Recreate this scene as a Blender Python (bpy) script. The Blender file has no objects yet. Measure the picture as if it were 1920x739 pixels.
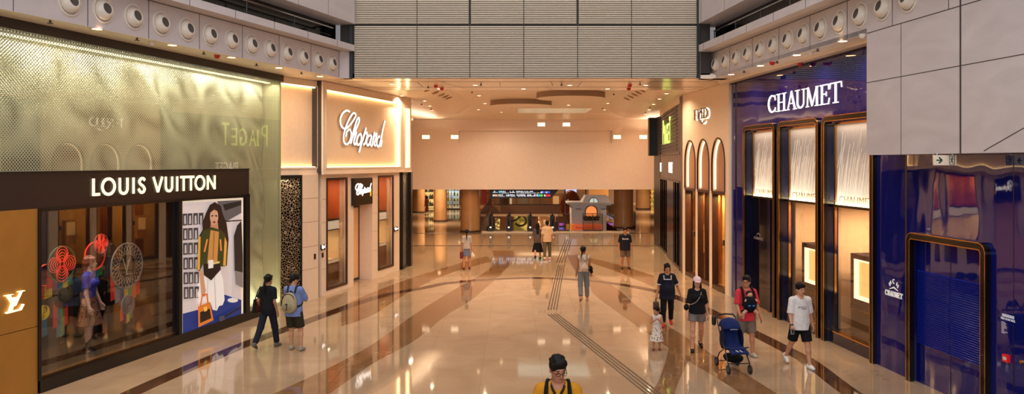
import bpy, math, random
import numpy as np
from mathutils import Vector, Matrix
random.seed(7)
sc = bpy.context.scene
COL = sc.collection
# ------------------------------------------------------------ camera, world, exposure
CH = 4.2; FPX = 1500.0; HZ = 305.0
cam_d = bpy.data.cameras.new('camera'); cam = bpy.data.objects.new('camera', cam_d); COL.objects.link(cam)
cam.location = (0, 0, CH); cam.rotation_euler = (math.pi/2, 0, 0)
cam_d.sensor_width = 36; cam_d.lens = 36*FPX/1920; cam_d.shift_y = -(369.5-HZ)/1920
cam_d.clip_end = 300; cam_d.clip_start = 0.05
sc.camera = cam
sc.view_settings.view_transform = 'Standard'; sc.view_settings.look = 'None'
sc.view_settings.gamma = 1; sc.view_settings.use_curve_mapping = False
sc.view_settings.exposure = -0.12
w = bpy.data.worlds.new('world'); sc.world = w; w.use_nodes = True
w.node_tree.nodes['Background'].inputs[0].default_value = (0.80, 0.74, 0.78, 1)
w.node_tree.nodes['Background'].inputs[1].default_value = 0.30
E_ATRIUM = 2100; E_DOWN = 34; E_FAR = 240
WARM = (1.0, 0.76, 0.52)

def area(name, loc, size, energy, color=WARM, target=None, shape='DISK', size_y=None, spread=None):
    d = bpy.data.lights.new(name, 'AREA'); d.shape = shape; d.size = size
    if size_y: d.size_y = size_y
    d.energy = energy; d.color = color
    if spread: d.spread = math.radians(spread)
    o = bpy.data.objects.new(name, d); COL.objects.link(o); o.location = loc
    if target is not None:
        o.rotation_euler = (Vector(target)-Vector(loc)).to_track_quat('-Z', 'Y').to_euler()
    return o
# daylight falling through the atrium roof high above the near part of the hall
area('atrium_daylight', (-0.5, 9, 17), 17, E_ATRIUM, (0.93, 0.95, 1.0), (0, 12, 0), 'RECTANGLE', 20)
# fill added behind the viewer to brighten the stone block and side walls
area('rear_fill', (0, -9, 9), 18, 2100, (0.95, 0.95, 1.0), (0, 20, 5.5), 'RECTANGLE', 9)
# ------------------------------------------------------------ materials
def lin(c):
    return tuple(((v/255)/12.92 if v/255 <= 0.04045 else ((v/255+0.055)/1.055)**2.4) for v in c)
_M = {}
def mat(name, c, rough=0.5, metal=0.0, emit=0.0, var=0.0, scale=8.0, spec=0.5, bump=0.0, ecol=None, stretch=None, trans=0.0):
    if name in _M: return _M[name]
    m = bpy.data.materials.new(name); m.use_nodes = True; nt = m.node_tree; b = nt.nodes['Principled BSDF']
    L = lin(c)
    b.inputs['Base Color'].default_value = (*L, 1); b.inputs['Roughness'].default_value = rough
    b.inputs['Metallic'].default_value = metal; b.inputs['Specular IOR Level'].default_value = spec
    if emit:
        b.inputs['Emission Color'].default_value = (*(lin(ecol) if ecol else L), 1); b.inputs['Emission Strength'].default_value = emit
    tc = nt.nodes.new('ShaderNodeTexCoord'); mp = nt.nodes.new('ShaderNodeMapping')
    nt.links.new(tc.outputs['Object'], mp.inputs[0])
    if stretch: mp.inputs['Scale'].default_value = stretch
    n = nt.nodes.new('ShaderNodeTexNoise'); n.inputs['Scale'].default_value = scale; n.inputs['Detail'].default_value = 5
    nt.links.new(mp.outputs[0], n.inputs['Vector'])
    v = var if var else 0.03
    r = nt.nodes.new('ShaderNodeValToRGB')
    r.color_ramp.elements[0].position = 0.3; r.color_ramp.elements[1].position = 0.7
    r.color_ramp.elements[0].color = (*[x*(1-v) for x in L], 1); r.color_ramp.elements[1].color = (*[min(1, x*(1+v)) for x in L], 1)
    nt.links.new(n.outputs['Fac'], r.inputs[0]); nt.links.new(r.outputs[0], b.inputs['Base Color'])
    if bump:
        bp = nt.nodes.new('ShaderNodeBump'); bp.inputs['Strength'].default_value = bump; bp.inputs['Distance'].default_value = 0.02
        nt.links.new(n.outputs['Fac'], bp.inputs['Height']); nt.links.new(bp.outputs[0], b.inputs['Normal'])
    _M[name] = m
    return m
def glow(name, c, s):
    return mat(name, c, 0.6, emit=s)
def glass(name, tint=(255, 255, 255), refl=1.0, ior=1.5):
    if name in _M: return _M[name]
    m = bpy.data.materials.new(name); m.use_nodes = True; nt = m.node_tree; nt.nodes.clear()
    out = nt.nodes.new('ShaderNodeOutputMaterial'); mx = nt.nodes.new('ShaderNodeMixShader')
    tr = nt.nodes.new('ShaderNodeBsdfTransparent'); tr.inputs[0].default_value = (*lin(tint), 1)
    gl = nt.nodes.new('ShaderNodeBsdfGlossy'); gl.inputs['Roughness'].default_value = 0.01
    fr = nt.nodes.new('ShaderNodeFresnel'); fr.inputs[0].default_value = ior
    mu = nt.nodes.new('ShaderNodeMath'); mu.operation = 'MULTIPLY'; mu.inputs[1].default_value = refl; mu.use_clamp = True
    nt.links.new(fr.outputs[0], mu.inputs[0]); nt.links.new(mu.outputs[0], mx.inputs[0])
    nt.links.new(tr.outputs[0], mx.inputs[1]); nt.links.new(gl.outputs[0], mx.inputs[2]); nt.links.new(mx.outputs[0], out.inputs[0])
    _M[name] = m
    return m
def marble(name, c, c2, scale, rough, joints=None, vein=0.5):
    if name in _M: return _M[name]
    m = bpy.data.materials.new(name); m.use_nodes = True; nt = m.node_tree; b = nt.nodes['Principled BSDF']
    N = nt.nodes.new; Lk = nt.links.new
    tc = N('ShaderNodeTexCoord')
    n1 = N('ShaderNodeTexNoise'); n1.inputs['Scale'].default_value = scale; n1.inputs['Detail'].default_value = 8; n1.inputs['Distortion'].default_value = 1.2
    mp = N('ShaderNodeMapping'); mp.inputs['Scale'].default_value = (1, 1.0, 3.0); Lk(tc.outputs['Object'], mp.inputs[0]); Lk(mp.outputs[0], n1.inputs['Vector'])
    r = N('ShaderNodeValToRGB'); r.color_ramp.elements[0].position = 0.5-0.25*vein; r.color_ramp.elements[1].position = 0.5+0.25*vein
    r.color_ramp.elements[0].color = (*lin(c2), 1); r.color_ramp.elements[1].color = (*lin(c), 1)
    Lk(n1.outputs['Fac'], r.inputs[0]); last = r.outputs[0]
    if joints:
        bt = N('ShaderNodeTexBrick'); bt.offset = 0; bt.inputs['Scale'].default_value = 1; bt.inputs['Brick Width'].default_value = joints; bt.inputs['Row Height'].default_value = joints
        bt.inputs['Mortar Size'].default_value = 0.004; bt.inputs['Color1'].default_value = (1, 1, 1, 1); bt.inputs['Color2'].default_value = (0.93, 0.93, 0.93, 1); bt.inputs['Mortar'].default_value = (0.72, 0.7, 0.68, 1)
        Lk(tc.outputs['Object'], bt.inputs[0])
        mm = N('ShaderNodeMixRGB'); mm.blend_type = 'MULTIPLY'; mm.inputs[0].default_value = 1; Lk(last, mm.inputs[1]); Lk(bt.outputs[0], mm.inputs[2]); last = mm.outputs[0]
    Lk(last, b.inputs['Base Color']); b.inputs['Roughness'].default_value = rough; b.inputs['IOR'].default_value = 1.6
    _M[name] = m
    return m
def lattice(name, dark, bright, scale, metal=0.6, thick=0.09):
    if name in _M: return _M[name]
    m = bpy.data.materials.new(name); m.use_nodes = True; nt = m.node_tree; b = nt.nodes['Principled BSDF']
    N = nt.nodes.new; Lk = nt.links.new
    tc = N('ShaderNodeTexCoord'); vo = N('ShaderNodeTexVoronoi'); vo.feature = 'DISTANCE_TO_EDGE'; vo.inputs['Scale'].default_value = scale
    Lk(tc.outputs['Object'], vo.inputs['Vector'])
    r = N('ShaderNodeValToRGB'); r.color_ramp.interpolation = 'LINEAR'
    r.color_ramp.elements[0].position = thick*0.6; r.color_ramp.elements[0].color = (1, 1, 1, 1)
    r.color_ramp.elements[1].position = thick; r.color_ramp.elements[1].color = (0, 0, 0, 1)
    Lk(vo.outputs['Distance'], r.inputs[0])
    mx = N('ShaderNodeMixRGB'); mx.inputs[1].default_value = (*lin(dark), 1); mx.inputs[2].default_value = (*lin(bright), 1)
    Lk(r.outputs[0], mx.inputs[0]); Lk(mx.outputs[0], b.inputs['Base Color'])
    b.inputs['Metallic'].default_value = metal; b.inputs['Roughness'].default_value = 0.25
    bp = N('ShaderNodeBump'); bp.inputs['Distance'].default_value = 0.05; bp.inputs['Strength'].default_value = 0.8
    Lk(r.outputs[0], bp.inputs['Height']); Lk(bp.outputs[0], b.inputs['Normal'])
    _M[name] = m
    return m
# ------------------------------------------------------------ mesh builder
class Frame:
    """u along a wall, v up, t out of the wall"""
    def __init__(s, O, U, N=None):
        s.O = Vector((O[0], O[1], O[2] if len(O) > 2 else 0)); s.U = Vector((U[0], U[1], 0)).normalized()
        s.N = Vector((N[0], N[1], 0)).normalized() if N is not None else Vector((s.U.y, -s.U.x, 0))
    def w(s, u, v, t=0): return s.O + s.U*u + Vector((0, 0, v)) + s.N*t
    def hit(s, px, py, t=0):
        r = Vector(((px-960)/FPX, 1, (HZ-py)/FPX)); C = Vector((0, 0, CH))
        k = (s.O + s.N*t - C).dot(s.N)/r.dot(s.N)
        P = C + r*k
        return (P-s.O).dot(s.U), P.z
    def u(s, px, t=0): return s.hit(px, 305, t)[0]
    def v(s, px, py, t=0): return s.hit(px, py, t)[1]
ID = Frame((0, 0, 0), (1, 0), (0, -1))
def gp(px, py, z=0.0):
    Y = (CH-z)*FPX/(py-HZ); return ((px-960)/FPX*Y, Y)
class MB:
    def __init__(s, fr=None): s.V = []; s.F = []; s.fr = fr or ID; s.sm = False; s.mi = []; s.cm = 0
    def add(s, vs, fs):
        b = len(s.V); s.V += [tuple(v) for v in vs]; s.F += [tuple(b+i for i in f) for f in fs]; s.mi += [s.cm]*len(fs); return s
    def box(s, u0, u1, v0, v1, t0, t1):
        p = [s.fr.w(u, v, t) for u in (u0, u1) for v in (v0, v1) for t in (t0, t1)]
        return s.add(p, [(0, 1, 3, 2), (4, 6, 7, 5), (0, 4, 5, 1), (2, 3, 7, 6), (0, 2, 6, 4), (1, 5, 7, 3)])
    def wb(s, x0, x1, y0, y1, z0, z1):
        p = [(x, y, z) for x in (x0, x1) for y in (y0, y1) for z in (z0, z1)]
        return s.add(p, [(0, 1, 3, 2), (4, 6, 7, 5), (0, 4, 5, 1), (2, 3, 7, 6), (0, 2, 6, 4), (1, 5, 7, 3)])
    def prism(s, pts, z0, z1):
        n = len(pts); p = [(x, y, z0) for x, y in pts]+[(x, y, z1) for x, y in pts]
        return s.add(p, [tuple(range(n)), tuple(range(2*n-1, n-1, -1))]+[(i, (i+1) % n, n+(i+1) % n, n+i) for i in range(n)])
    def poly(s, uv, t0, t1):
        n = len(uv); p = [s.fr.w(u, v, t0) for u, v in uv]+[s.fr.w(u, v, t1) for u, v in uv]
        return s.add(p, [tuple(range(n)), tuple(range(2*n-1, n-1, -1))]+[(i, (i+1) % n, n+(i+1) % n, n+i) for i in range(n)])
    def ribbon(s, pts, wd, t0, t1, closed=False):
        n = len(pts); W = wd if isinstance(wd, (list, tuple)) else [wd]*n
        L = []; R = []
        for i, (x, y) in enumerate(pts):
            a = pts[(i-1) % n] if (closed or i > 0) else pts[i]; b = pts[(i+1) % n] if (closed or i < n-1) else pts[i]
            dx, dy = b[0]-a[0], b[1]-a[1]; l = math.hypot(dx, dy) or 1
            nx, ny = -dy/l*W[i]/2, dx/l*W[i]/2
            L.append((x+nx, y+ny)); R.append((x-nx, y-ny))
        m = n if closed else n-1
        P = [s.fr.w(*q, t) for t in (t0, t1) for q in L] + [s.fr.w(*q, t) for t in (t0, t1) for q in R]
        F = []
        for i in range(m):
            j = (i+1) % n
            F += [(n+i, n+j, 3*n+j, 3*n+i), (i, 2*n+i, 2*n+j, j), (i, j, n+j, n+i), (2*n+i, 3*n+i, 3*n+j, 2*n+j)]
        if not closed: F += [(0, n, 3*n, 2*n), (n-1, 3*n-1, 4*n-1, 2*n-1)]
        return s.add(P, F)
    def tube(s, pts, r, seg=8, cap=True, closed=False):
        n = len(pts); pts = [Vector(p) for p in pts]; R = r if isinstance(r, (list, tuple)) else [r]*n
        vs = []; up = None
        for i in range(n):
            a = pts[(i-1) % n] if (closed or i > 0) else pts[i]; b = pts[(i+1) % n] if (closed or i < n-1) else pts[i]
            d = (b-a).normalized()
            if up is None: up = d.orthogonal().normalized()
            up = (up - d*up.dot(d)); up = up.normalized() if up.length > 1e-6 else d.orthogonal().normalized()
            q = d.cross(up)
            vs += [pts[i] + (up*math.cos(2*math.pi*k/seg)+q*math.sin(2*math.pi*k/seg))*R[i] for k in range(seg)]
        F = []
        for i in range(n if closed else n-1):
            j = (i+1) % n
            for k in range(seg): F.append((i*seg+k, i*seg+(k+1) % seg, j*seg+(k+1) % seg, j*seg+k))
        if cap and not closed: F += [tuple(range(seg-1, -1, -1)), tuple((n-1)*seg+k for k in range(seg))]
        return s.add(vs, F)
    def lathe(s, prof, c=(0, 0, 0), axis=None, seg=24, a0=0, a1=2*math.pi):
        """prof: (radius, height) along axis"""
        A = Vector(axis).normalized() if axis is not None else Vector((0, 0, 1))
        X = A.orthogonal().normalized(); Y = A.cross(X); c = Vector(c); n = len(prof); full = abs(a1-a0-2*math.pi) < 1e-6
        m = seg if full else seg+1; vs = []
        for k in range(m):
            an = a0+(a1-a0)*k/seg
            for r, h in prof: vs.append(c + A*h + (X*math.cos(an)+Y*math.sin(an))*max(r, 1e-5))
        F = []
        for k in range(seg):
            j = (k+1) % m
            for i in range(n-1): F.append((k*n+i, j*n+i, j*n+i+1, k*n+i+1))
        return s.add(vs, F)
    def ell(s, c, r, R=None, seg=14, rings=9):
        vs = []; F = []; c = Vector(c)
        for i in range(rings+1):
            th = math.pi*i/rings
            for k in range(seg):
                p = 2*math.pi*k/seg
                v = Vector((r[0]*math.sin(th)*math.cos(p), r[1]*math.sin(th)*math.sin(p), r[2]*math.cos(th)))
                if R: v = R @ v
                vs.append(c+v)
        for i in range(rings):
            for k in range(seg): F.append((i*seg+k, (i+1)*seg+k, (i+1)*seg+(k+1) % seg, i*seg+(k+1) % seg))
        return s.add(vs, F)
    def text(s, body, u0, v0, u1, v1, t0, t1, bold=0.0):
        """lettering fitted into a rectangle of the frame"""
        cu = bpy.data.curves.new('t', 'FONT'); cu.body = body; cu.offset = bold; cu.extrude = 0.5; cu.resolution_u = 3
        o = bpy.data.objects.new('t', cu); COL.objects.link(o); dg = bpy.context.evaluated_depsgraph_get()
        me = bpy.data.meshes.new_from_object(o.evaluated_get(dg)); bpy.data.objects.remove(o); bpy.data.curves.remove(cu)
        vs = [v.co.copy() for v in me.vertices]; fs = [tuple(p.vertices) for p in me.polygons]; bpy.data.meshes.remove(me)
        xs = [v.x for v in vs]; ys = [v.y for v in vs]; x0, x1, y0, y1 = min(xs), max(xs), min(ys), max(ys)
        P = [s.fr.w(u0+(v.x-x0)/(x1-x0)*(u1-u0), v0+(v.y-y0)/(y1-y0)*(v1-v0), t0+(v.z+0.5)*(t1-t0)) for v in vs]
        return s.add(P, fs)
    def build(s, name, m, parent=None, smooth=False, local=False, tags=None):
        me = bpy.data.meshes.new(name); V = np.array(s.V, dtype=float)
        o = bpy.data.objects.new(name, me)
        if parent is not None:
            off = np.zeros(3)
            if not local:
                q = parent
                while q is not None: off += np.array(q.location); q = q.parent
            V = V - off; o.parent = parent
        elif not local:
            base = np.array([(V[:, 0].min()+V[:, 0].max())/2, (V[:, 1].min()+V[:, 1].max())/2, V[:, 2].min()])
            V = V - base; o.location = base
        me.from_pydata([tuple(v) for v in V], [], s.F)
        ms = m if isinstance(m, (list, tuple)) else [m]
        for x in ms: me.materials.append(x)
        if len(ms) > 1: me.polygons.foreach_set('material_index', s.mi)
        import bmesh
        bm = bmesh.new(); bm.from_mesh(me); bmesh.ops.remove_doubles(bm, verts=bm.verts, dist=1e-6); bmesh.ops.recalc_face_normals(bm, faces=bm.faces); bm.to_mesh(me); bm.free()
        if smooth:
            me.polygons.foreach_set('use_smooth', [True]*len(me.polygons))
            try: me.set_sharp_from_angle(angle=math.radians(42))
            except Exception: pass
        COL.objects.link(o)
        if tags: tag(o, *tags)
        return o
def tag(o, label, cat, group=None):
    o['label'] = label; o['category'] = cat
    if group: o['group'] = group
    return o
def thing(name, label, cat, loc=(0, 0, 0), rz=0, group=None):
    o = bpy.data.objects.new(name, None); COL.objects.link(o); o.location = loc; o.rotation_euler = (0, 0, rz); o.empty_display_size = 0.2
    return tag(o, label, cat, group)
def struct(o):
    o['kind'] = 'structure'; return o
def copy_tree(o, parent=None):
    c = o.copy(); COL.objects.link(c)
    if parent is not None: c.parent = parent
    for ch in list(o.children): copy_tree(ch, c)
    return c
def spline(pts, n=6):
    out = []; P = [pts[0]]+list(pts)+[pts[-1]]
    for i in range(1, len(P)-2):
        a, b, c, d = P[i-1], P[i], P[i+1], P[i+2]
        for k in range(n):
            t = k/n
            out.append(tuple(0.5*((2*b[j])+(-a[j]+c[j])*t+(2*a[j]-5*b[j]+4*c[j]-d[j])*t*t+(-a[j]+3*b[j]-3*c[j]+d[j])*t**3) for j in range(len(b))))
    out.append(tuple(pts[-1])); return out
def arc(cx, cy, rx, ry, a0, a1, n=16):
    return [(cx+rx*math.cos(math.radians(a0+(a1-a0)*i/n)), cy+ry*math.sin(math.radians(a0+(a1-a0)*i/n))) for i in range(n+1)]
# ============================================================ STRUCTURE
PI_ = math.pi; Z1 = 6.75; ZC = 7.05; YB = 24.2; YW = 47.6
M_floor = marble('cream_marble', (186, 158, 128), (168, 138, 107), 0.8, 0.045, 1.2, 0.9)
M_brown = marble('brown_marble', (150, 110, 74), (126, 88, 56), 1.4, 0.05, 1.2, 0.8)
M_dark = marble('dark_emperador', (92, 58, 36), (50, 28, 16), 5.0, 0.05, None, 0.7)
M_stone = marble('pale_lavender_stone', (212, 202, 200), (196, 186, 184), 0.7, 0.45, None, 1.0)
M_ceil = mat('warm_plaster', (236, 220, 202), 0.35, spec=0.4)
M_ceilm = mat('satin_ceiling_panel', (232, 214, 192), 0.16, spec=0.6)
M_black = mat('black_metal', (14, 13, 13), 0.3)
M_joint = mat('dark_joint', (60, 50, 46), 0.7)
M_blk2 = mat('black_glass', (6, 8, 8), 0.08)
M_louv = mat('beige_louvre_metal', (232, 218, 194), 0.45)
M_white = mat('white_enamel', (225, 215, 200), 0.3)
M_beige = mat('cream_lacquer', (238, 208, 176), 0.3)
M_gold = mat('polished_gold', (214, 160, 84), 0.18, metal=1.0)
M_navy = mat('navy_lacquer', (22, 22, 66), 0.03, spec=0.9)
M_chrome = mat('chrome', (200, 200, 200), 0.1, metal=1)
M_led = glow('warm_led', (255, 222, 160), 7)
M_ledw = glow('white_led', (255, 236, 205), 9)

# floor: near hall, and both sides of the escalator void
fl = MB(); fl.prism([(-16, -6), (16, -6), (16, 48.3), (7.05, 48.3), (-1.8, 48.3), (-16, 48.3)], -0.5, 0)
fl.prism([(-16, 48.3), (-1.8, 48.3), (-1.8, 79), (-1.8, 95), (-16, 95)], -0.5, 0)
fl.prism([(7.4, 48.3), (22, 48.3), (22, 95), (7.4, 95)], -0.5, 0)
floor = struct(fl.build('floor', M_floor))
b = MB(); b.wb(-1.8, 7.4, 79, 95, -0.8, 0); struct(b.build('floor', mat('far_floor', (206, 160, 110), 0.12)))
b = MB(); b.wb(-16, 22, 48.3, 95, -5.3, -5); struct(b.build('floor', mat('lower_floor', (196, 150, 100), 0.15)))
def inlay(name, px, m, z=0.003, par=None):
    b = MB(); b.prism([gp(*p) for p in px], -0.02, z); o = b.build(name, m); return struct(o)
def strip_between(A, B, m, name, z=0.003):
    """inlaid stone band between two edge lines given as plan points"""
    b = MB(); n = len(A); P = [(x, y, z) for x, y in A]+[(x, y, z) for x, y in B]+[(x, y, -0.02) for x, y in A]+[(x, y, -0.02) for x, y in B]
    F = []
    for i in range(n-1):
        F += [(i, i+1, n+i+1, n+i), (2*n+i, 3*n+i, 3*n+i+1, 2*n+i+1), (i, 2*n+i, 2*n+i+1, i+1), (n+i, n+i+1, 3*n+i+1, 3*n+i)]
    b.add(P, F); return struct(b.build(name, m))
# brown radiating bands
def band(edgeA, edgeB, name='trim_1', m=None, z=0.003, n=6):
    A = spline([gp(*p) for p in edgeA], n); B = spline([gp(*p) for p in edgeB], n)
    L = max(len(A), len(B))
    def rs(P):
        d = [0]
        for i in range(1, len(P)): d.append(d[-1]+math.dist(P[i], P[i-1]))
        out = []
        for k in range(L):
            q = d[-1]*k/(L-1); i = min(max(j for j in range(len(d)) if d[j] <= q+1e-9), len(P)-2)
            f = (q-d[i])/(d[i+1]-d[i]+1e-12); out.append((P[i][0]+(P[i+1][0]-P[i][0])*f, P[i][1]+(P[i+1][1]-P[i][1])*f))
        return out
    return strip_between(rs(A), rs(B), m or M_brown, name, z)
band([(924, 470), (921, 501), (840, 550), (774, 592), (700, 645), (611, 693), (515, 738), (440, 780)],
     [(962, 470), (963, 487), (938, 515), (886, 561), (840, 589), (774, 641), (700, 681), (560, 780)], 'trim_1')
band([(640, 575), (700, 548), (770, 522), (840, 500), (912, 480)], [(640, 612), (700, 590), (770, 546), (840, 514), (922, 490)], 'trim_2')
band([(1103, 478), (1103, 500), (1110, 515), (1155, 540), (1200, 579), (1270, 622), (1331, 662), (1410, 709), (1520, 780)],
     [(1062, 478), (1080, 510), (1103, 532), (1115, 553), (1180, 601), (1254, 653), (1290, 677), (1357, 717), (1450, 780)], 'trim_3')
band([(1254, 653), (1244, 691), (1223, 738), (1190, 800)], [(1290, 677), (1275, 710), (1265, 738), (1252, 800)], 'trim_4', z=0.0034)
band([(1090, 478), (1106, 484), (1161, 497), (1226, 517)], [(1095, 488), (1114, 495), (1161, 511), (1226, 538)], 'trim_5', z=0.0034)
# the dark loop
cl = [gp(*p) for p in [(120, 800), (246, 738), (350, 692), (467, 643), (540, 616), (611, 590), (709, 557)]] + \
     [(-2.9, 26.9), (-2.2, 27.9), (-0.7, 28.8), (0.75, 29.1), (2.3, 28.7), (3.6, 27.7), (4.6, 26.3)] + \
     [gp(*p) for p in [(1275, 560), (1340, 588), (1414, 625), (1471, 654), (1518, 679.5), (1596, 738), (1700, 800)]]
cl = spline(cl, 5); A = []; B = []
for i in range(len(cl)):
    a = cl[max(i-1, 0)]; c = cl[min(i+1, len(cl)-1)]; l = math.dist(a, c); nx, ny = -(c[1]-a[1])/l*0.19, (c[0]-a[0])/l*0.19
    A.append((cl[i][0]+nx, cl[i][1]+ny)); B.append((cl[i][0]-nx, cl[i][1]-ny))
strip_between(A, B, M_dark, 'trim_6', 0.004)
for k, y in enumerate((40.4, 47.55)):
    b = MB(); b.wb(-6, 9, y-0.13, y+0.13, -0.02, 0.005); struct(b.build('trim_%d' % (7+k), mat('bronze_strip', (70, 48, 32), 0.3)))
b = MB(); b.wb(-1.8, 7.0, 47.75, 48.6, 0, 0.06); struct(b.build('trim_9', mat('pale_curb', (225, 205, 175), 0.25)))

# left atrium side
def zseg(p, q): return Frame((p[0], p[1]), (q[0]-p[0], q[1]-p[1]))
def right_frame(p, q):
    """right-hand wall; p is nearer, u runs away->toward reading direction (left to right in view)"""
    return Frame((q[0], q[1]), (p[0]-q[0], p[1]-q[1]), None)
LV = Frame((-8.61, 14.52), (1.59, 6.84))
CHB = Frame((-5.97, 25.1), (1.67, 6.3))
LAT = Frame((-6.81, 23.4), (0.49, 0.65))
CHW = Frame((-6.32, 24.05), (0.33, 0.95))
CHE = Frame((-4.30, 31.4), (0.08, 0.9))
# right planes: normal must face -X
RB = Frame((8.643-0.104*24.1, 24.1), (0.104, -1))          # nozzle band, white block
CM = Frame((9.025-0.085*25.1, 25.1), (0.085, -1))          # long blue shop front
FR = Frame((6.45, 30.3), (0.37, -5.2))                     # cream arched shop front
PG = Frame((7.33, 39.4), (-0.83, -8.7))                    # dark shop front
LB = Frame((-8.47, 13.2), (0.305, 1))                      # left nozzle band
LBe = LB.u(637); 
b = MB(LB); b.box(-12, LBe, Z1, 7.55, -0.45, 0)
wl = struct(b.build('wall_left', M_stone))
b = MB(LB); b.box(-12, LBe+0.15, 7.55, 7.73, -0.5, 0.42); struct(b.build('trim_10', M_stone))
b = MB(); p0 = LB.w(LBe, 0, 0); b.prism([(p0.x, p0.y), (-4.86, 24.2), (-4.86, 24.5), (p0.x-0.3, p0.y+0.4)], Z1, 7.55); struct(b.build('trim_11', M_stone))
b = MB(LB); b.box(-12, LBe+0.2, 7.73, 8.37, -0.6, -0.25); struct(b.build('wall_left_void', M_blk2))
b = MB(LB); b.box(-12, LBe+0.2, 8.37, 12, -0.5, 0.42); up = struct(b.build('wall_left_upper', M_stone))
b = MB(LB)
for k in range(-8, 8): u = LBe+0.15-k*1.55; b.box(u, u+0.012, 8.37, 12, 0.42, 0.423)
struct(b.build('trim_12', M_joint))
b = MB(LB)
b.box(-12, LBe, 7.535, 7.55, 0, 0.004)
for k in range(9): u = LBe-0.06-1.568*k; b.box(u-0.006, u+0.006, Z1, 7.55, 0, 0.004)
for k in range(8): u = LBe-0.9-1.568*k; b.box(u-0.006, u+0.006, 7.55, 7.73, 0.42, 0.424)
struct(b.build('trim_13', M_joint))
def rail(fr, ue, s):
    t = thing('handrail', s, 'railing', tuple(fr.w(0 if fr is LB else ue-6, 7.73, 0.1)))
    u0, u1 = (-6, ue-0.5) if fr is LB else (ue+0.5, ue+14)
    b = MB(); b.tube([fr.w(u0, 8.16, 0.05), fr.w(u1, 8.16, 0.05)], 0.022); b.build('top_rail', M_chrome, t, True)
    b = MB(); b.tube([fr.w(u0, 7.95, -0.02), fr.w(u1, 7.95, -0.02)], 0.014); b.build('lower_rail', mat('dark_steel', (70, 70, 72), 0.25, metal=1), t, True)
    n = 8
    for k in range(n):
        u = u0+(u1-u0)*(k+0.02)/n; b = MB(); b.tube([fr.w(u, 7.73, 0.05), fr.w(u, 8.16, 0.05)], 0.018); b.build('post', mat('dark_steel', (70, 70, 72), 0.25, metal=1), t, True)
rail(LB, LBe, 'thin metal handrail in the dark gap above the left stone ledge')
RBs = RB.u(1331)
b = MB(RB); b.box(RBs, 26, Z1, 7.55, -0.45, 0); struct(b.build('wall_right', M_stone))
b = MB(RB); b.box(RBs-0.1, 26, 7.55, 7.75, -0.5, 0.49); struct(b.build('trim_14', M_stone))
b = MB(); p0 = RB.w(RBs, 0, 0); b.prism([(p0.x, p0.y), (5.68, 24.2), (5.68, 24.5), (p0.x+0.3, p0.y+0.4)], Z1, 7.55); struct(b.build('trim_15', M_stone))
b = MB(RB); b.box(RBs-0.2, 26, 7.75, 8.40, -0.6, -0.25); struct(b.build('wall_right_void', M_blk2))
b = MB(RB); b.box(RBs-0.2, 26, 8.40, 12, -0.5, 0.49); struct(b.build('wall_right_upper', M_stone))
b = MB(RB)
b.box(RBs, 26, 7.535, 7.55, 0, 0.004)
for k in range(9): u = RBs+0.02+1.62*k; b.box(u-0.006, u+0.006, Z1, 7.55, 0, 0.004)
for k in range(8): u = RBs+0.8+1.62*k; b.box(u-0.006, u+0.006, 7.55, 7.75, 0.49, 0.494)
for k in range(8): u = RBs+0.6+1.9*k; b.box(u-0.006, u+0.006, 8.4, 12, 0.49, 0.494)
struct(b.build('trim_16', M_joint))
rail(RB, RBs, 'thin metal handrail in the dark gap above the right stone ledge')
# stone block hanging at the right
ub = RB.u(1625)
b = MB(RB); b.box(ub, 26, 4.35, Z1, -0.75, 0.0); blk = struct(b.build('wall_right_block', M_stone))
b = MB(RB)
b.box(ub, 26, 6.742, 6.756, -0.001, 0.004); b.box(ub, 26, 5.77, 5.782, -0.001, 0.004)
u = RB.u(1689.6); b.box(u-0.005, u+0.005, 4.35, 6.75, -0.001, 0.004)
u = RB.u(1801); b.box(u-0.016, u+0.016, 4.35, 9, -0.001, 0.006)
u0 = RB.u(1845); z0 = RB.v(1845, 283); u1 = RB.u(1920); z1 = RB.v(1920, 240); b.ribbon([(u0, z0), (u1, z1)], 0.012, -0.001, 0.004)
struct(b.build('trim_17', M_joint))
# bridge clad in louvres
b = MB(); b.wb(-5.2, 6.0, YB+0.03, 28.1, Z1+0.004, 12); struct(b.build('wall_bridge', mat('bridge_core', (60, 55, 50), 0.8)))
xs = [(x-960)/FPX*YB for x in (664, 782, 881, 982, 1083, 1184, 1307)]
def louvre(x0, x1, z0, z1, n):
    b = MB(); h = (z1-z0)/n
    for i in range(n):
        z = z0+h*i
        P = [(x0, YB+0.03, z+h*0.36), (x0, YB-0.012, z+h*0.38), (x0, YB-0.02, z+h*0.46), (x0, YB-0.02, z+h*0.90), (x0, YB+0.03, z+h)]
        Q = [(x1, p[1], p[2]) for p in P]; b.add(P+Q, [(j, j+1, 5+j+1, 5+j) for j in range(4)]+[(0, 4, 3, 2, 1), (5, 6, 7, 8, 9), (0, 5, 9, 4)])
    return b
zr = 8.36
for i in range(6):
    g = 0.012
    o = louvre(xs[i]+g, xs[i+1]-g, Z1, zr-0.03, 29).build('wall_bridge_louvre', M_louv); struct(o)
    gl_ = 0.035 if i in (2, 4) else g; gr_ = 0.035 if i in (1, 3) else g
    o = louvre(xs[i]+gl_, xs[i+1]-gr_, zr+0.03, 9.9, 27).build('wall_bridge_louvre', M_louv); struct(o)
for x in (-4.85, 5.64):
    b = MB(); b.wb(x-0.06, x+0.04, YB-0.05, YB+0.05, Z1, 12); struct(b.build('trim_18', M_black))
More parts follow.
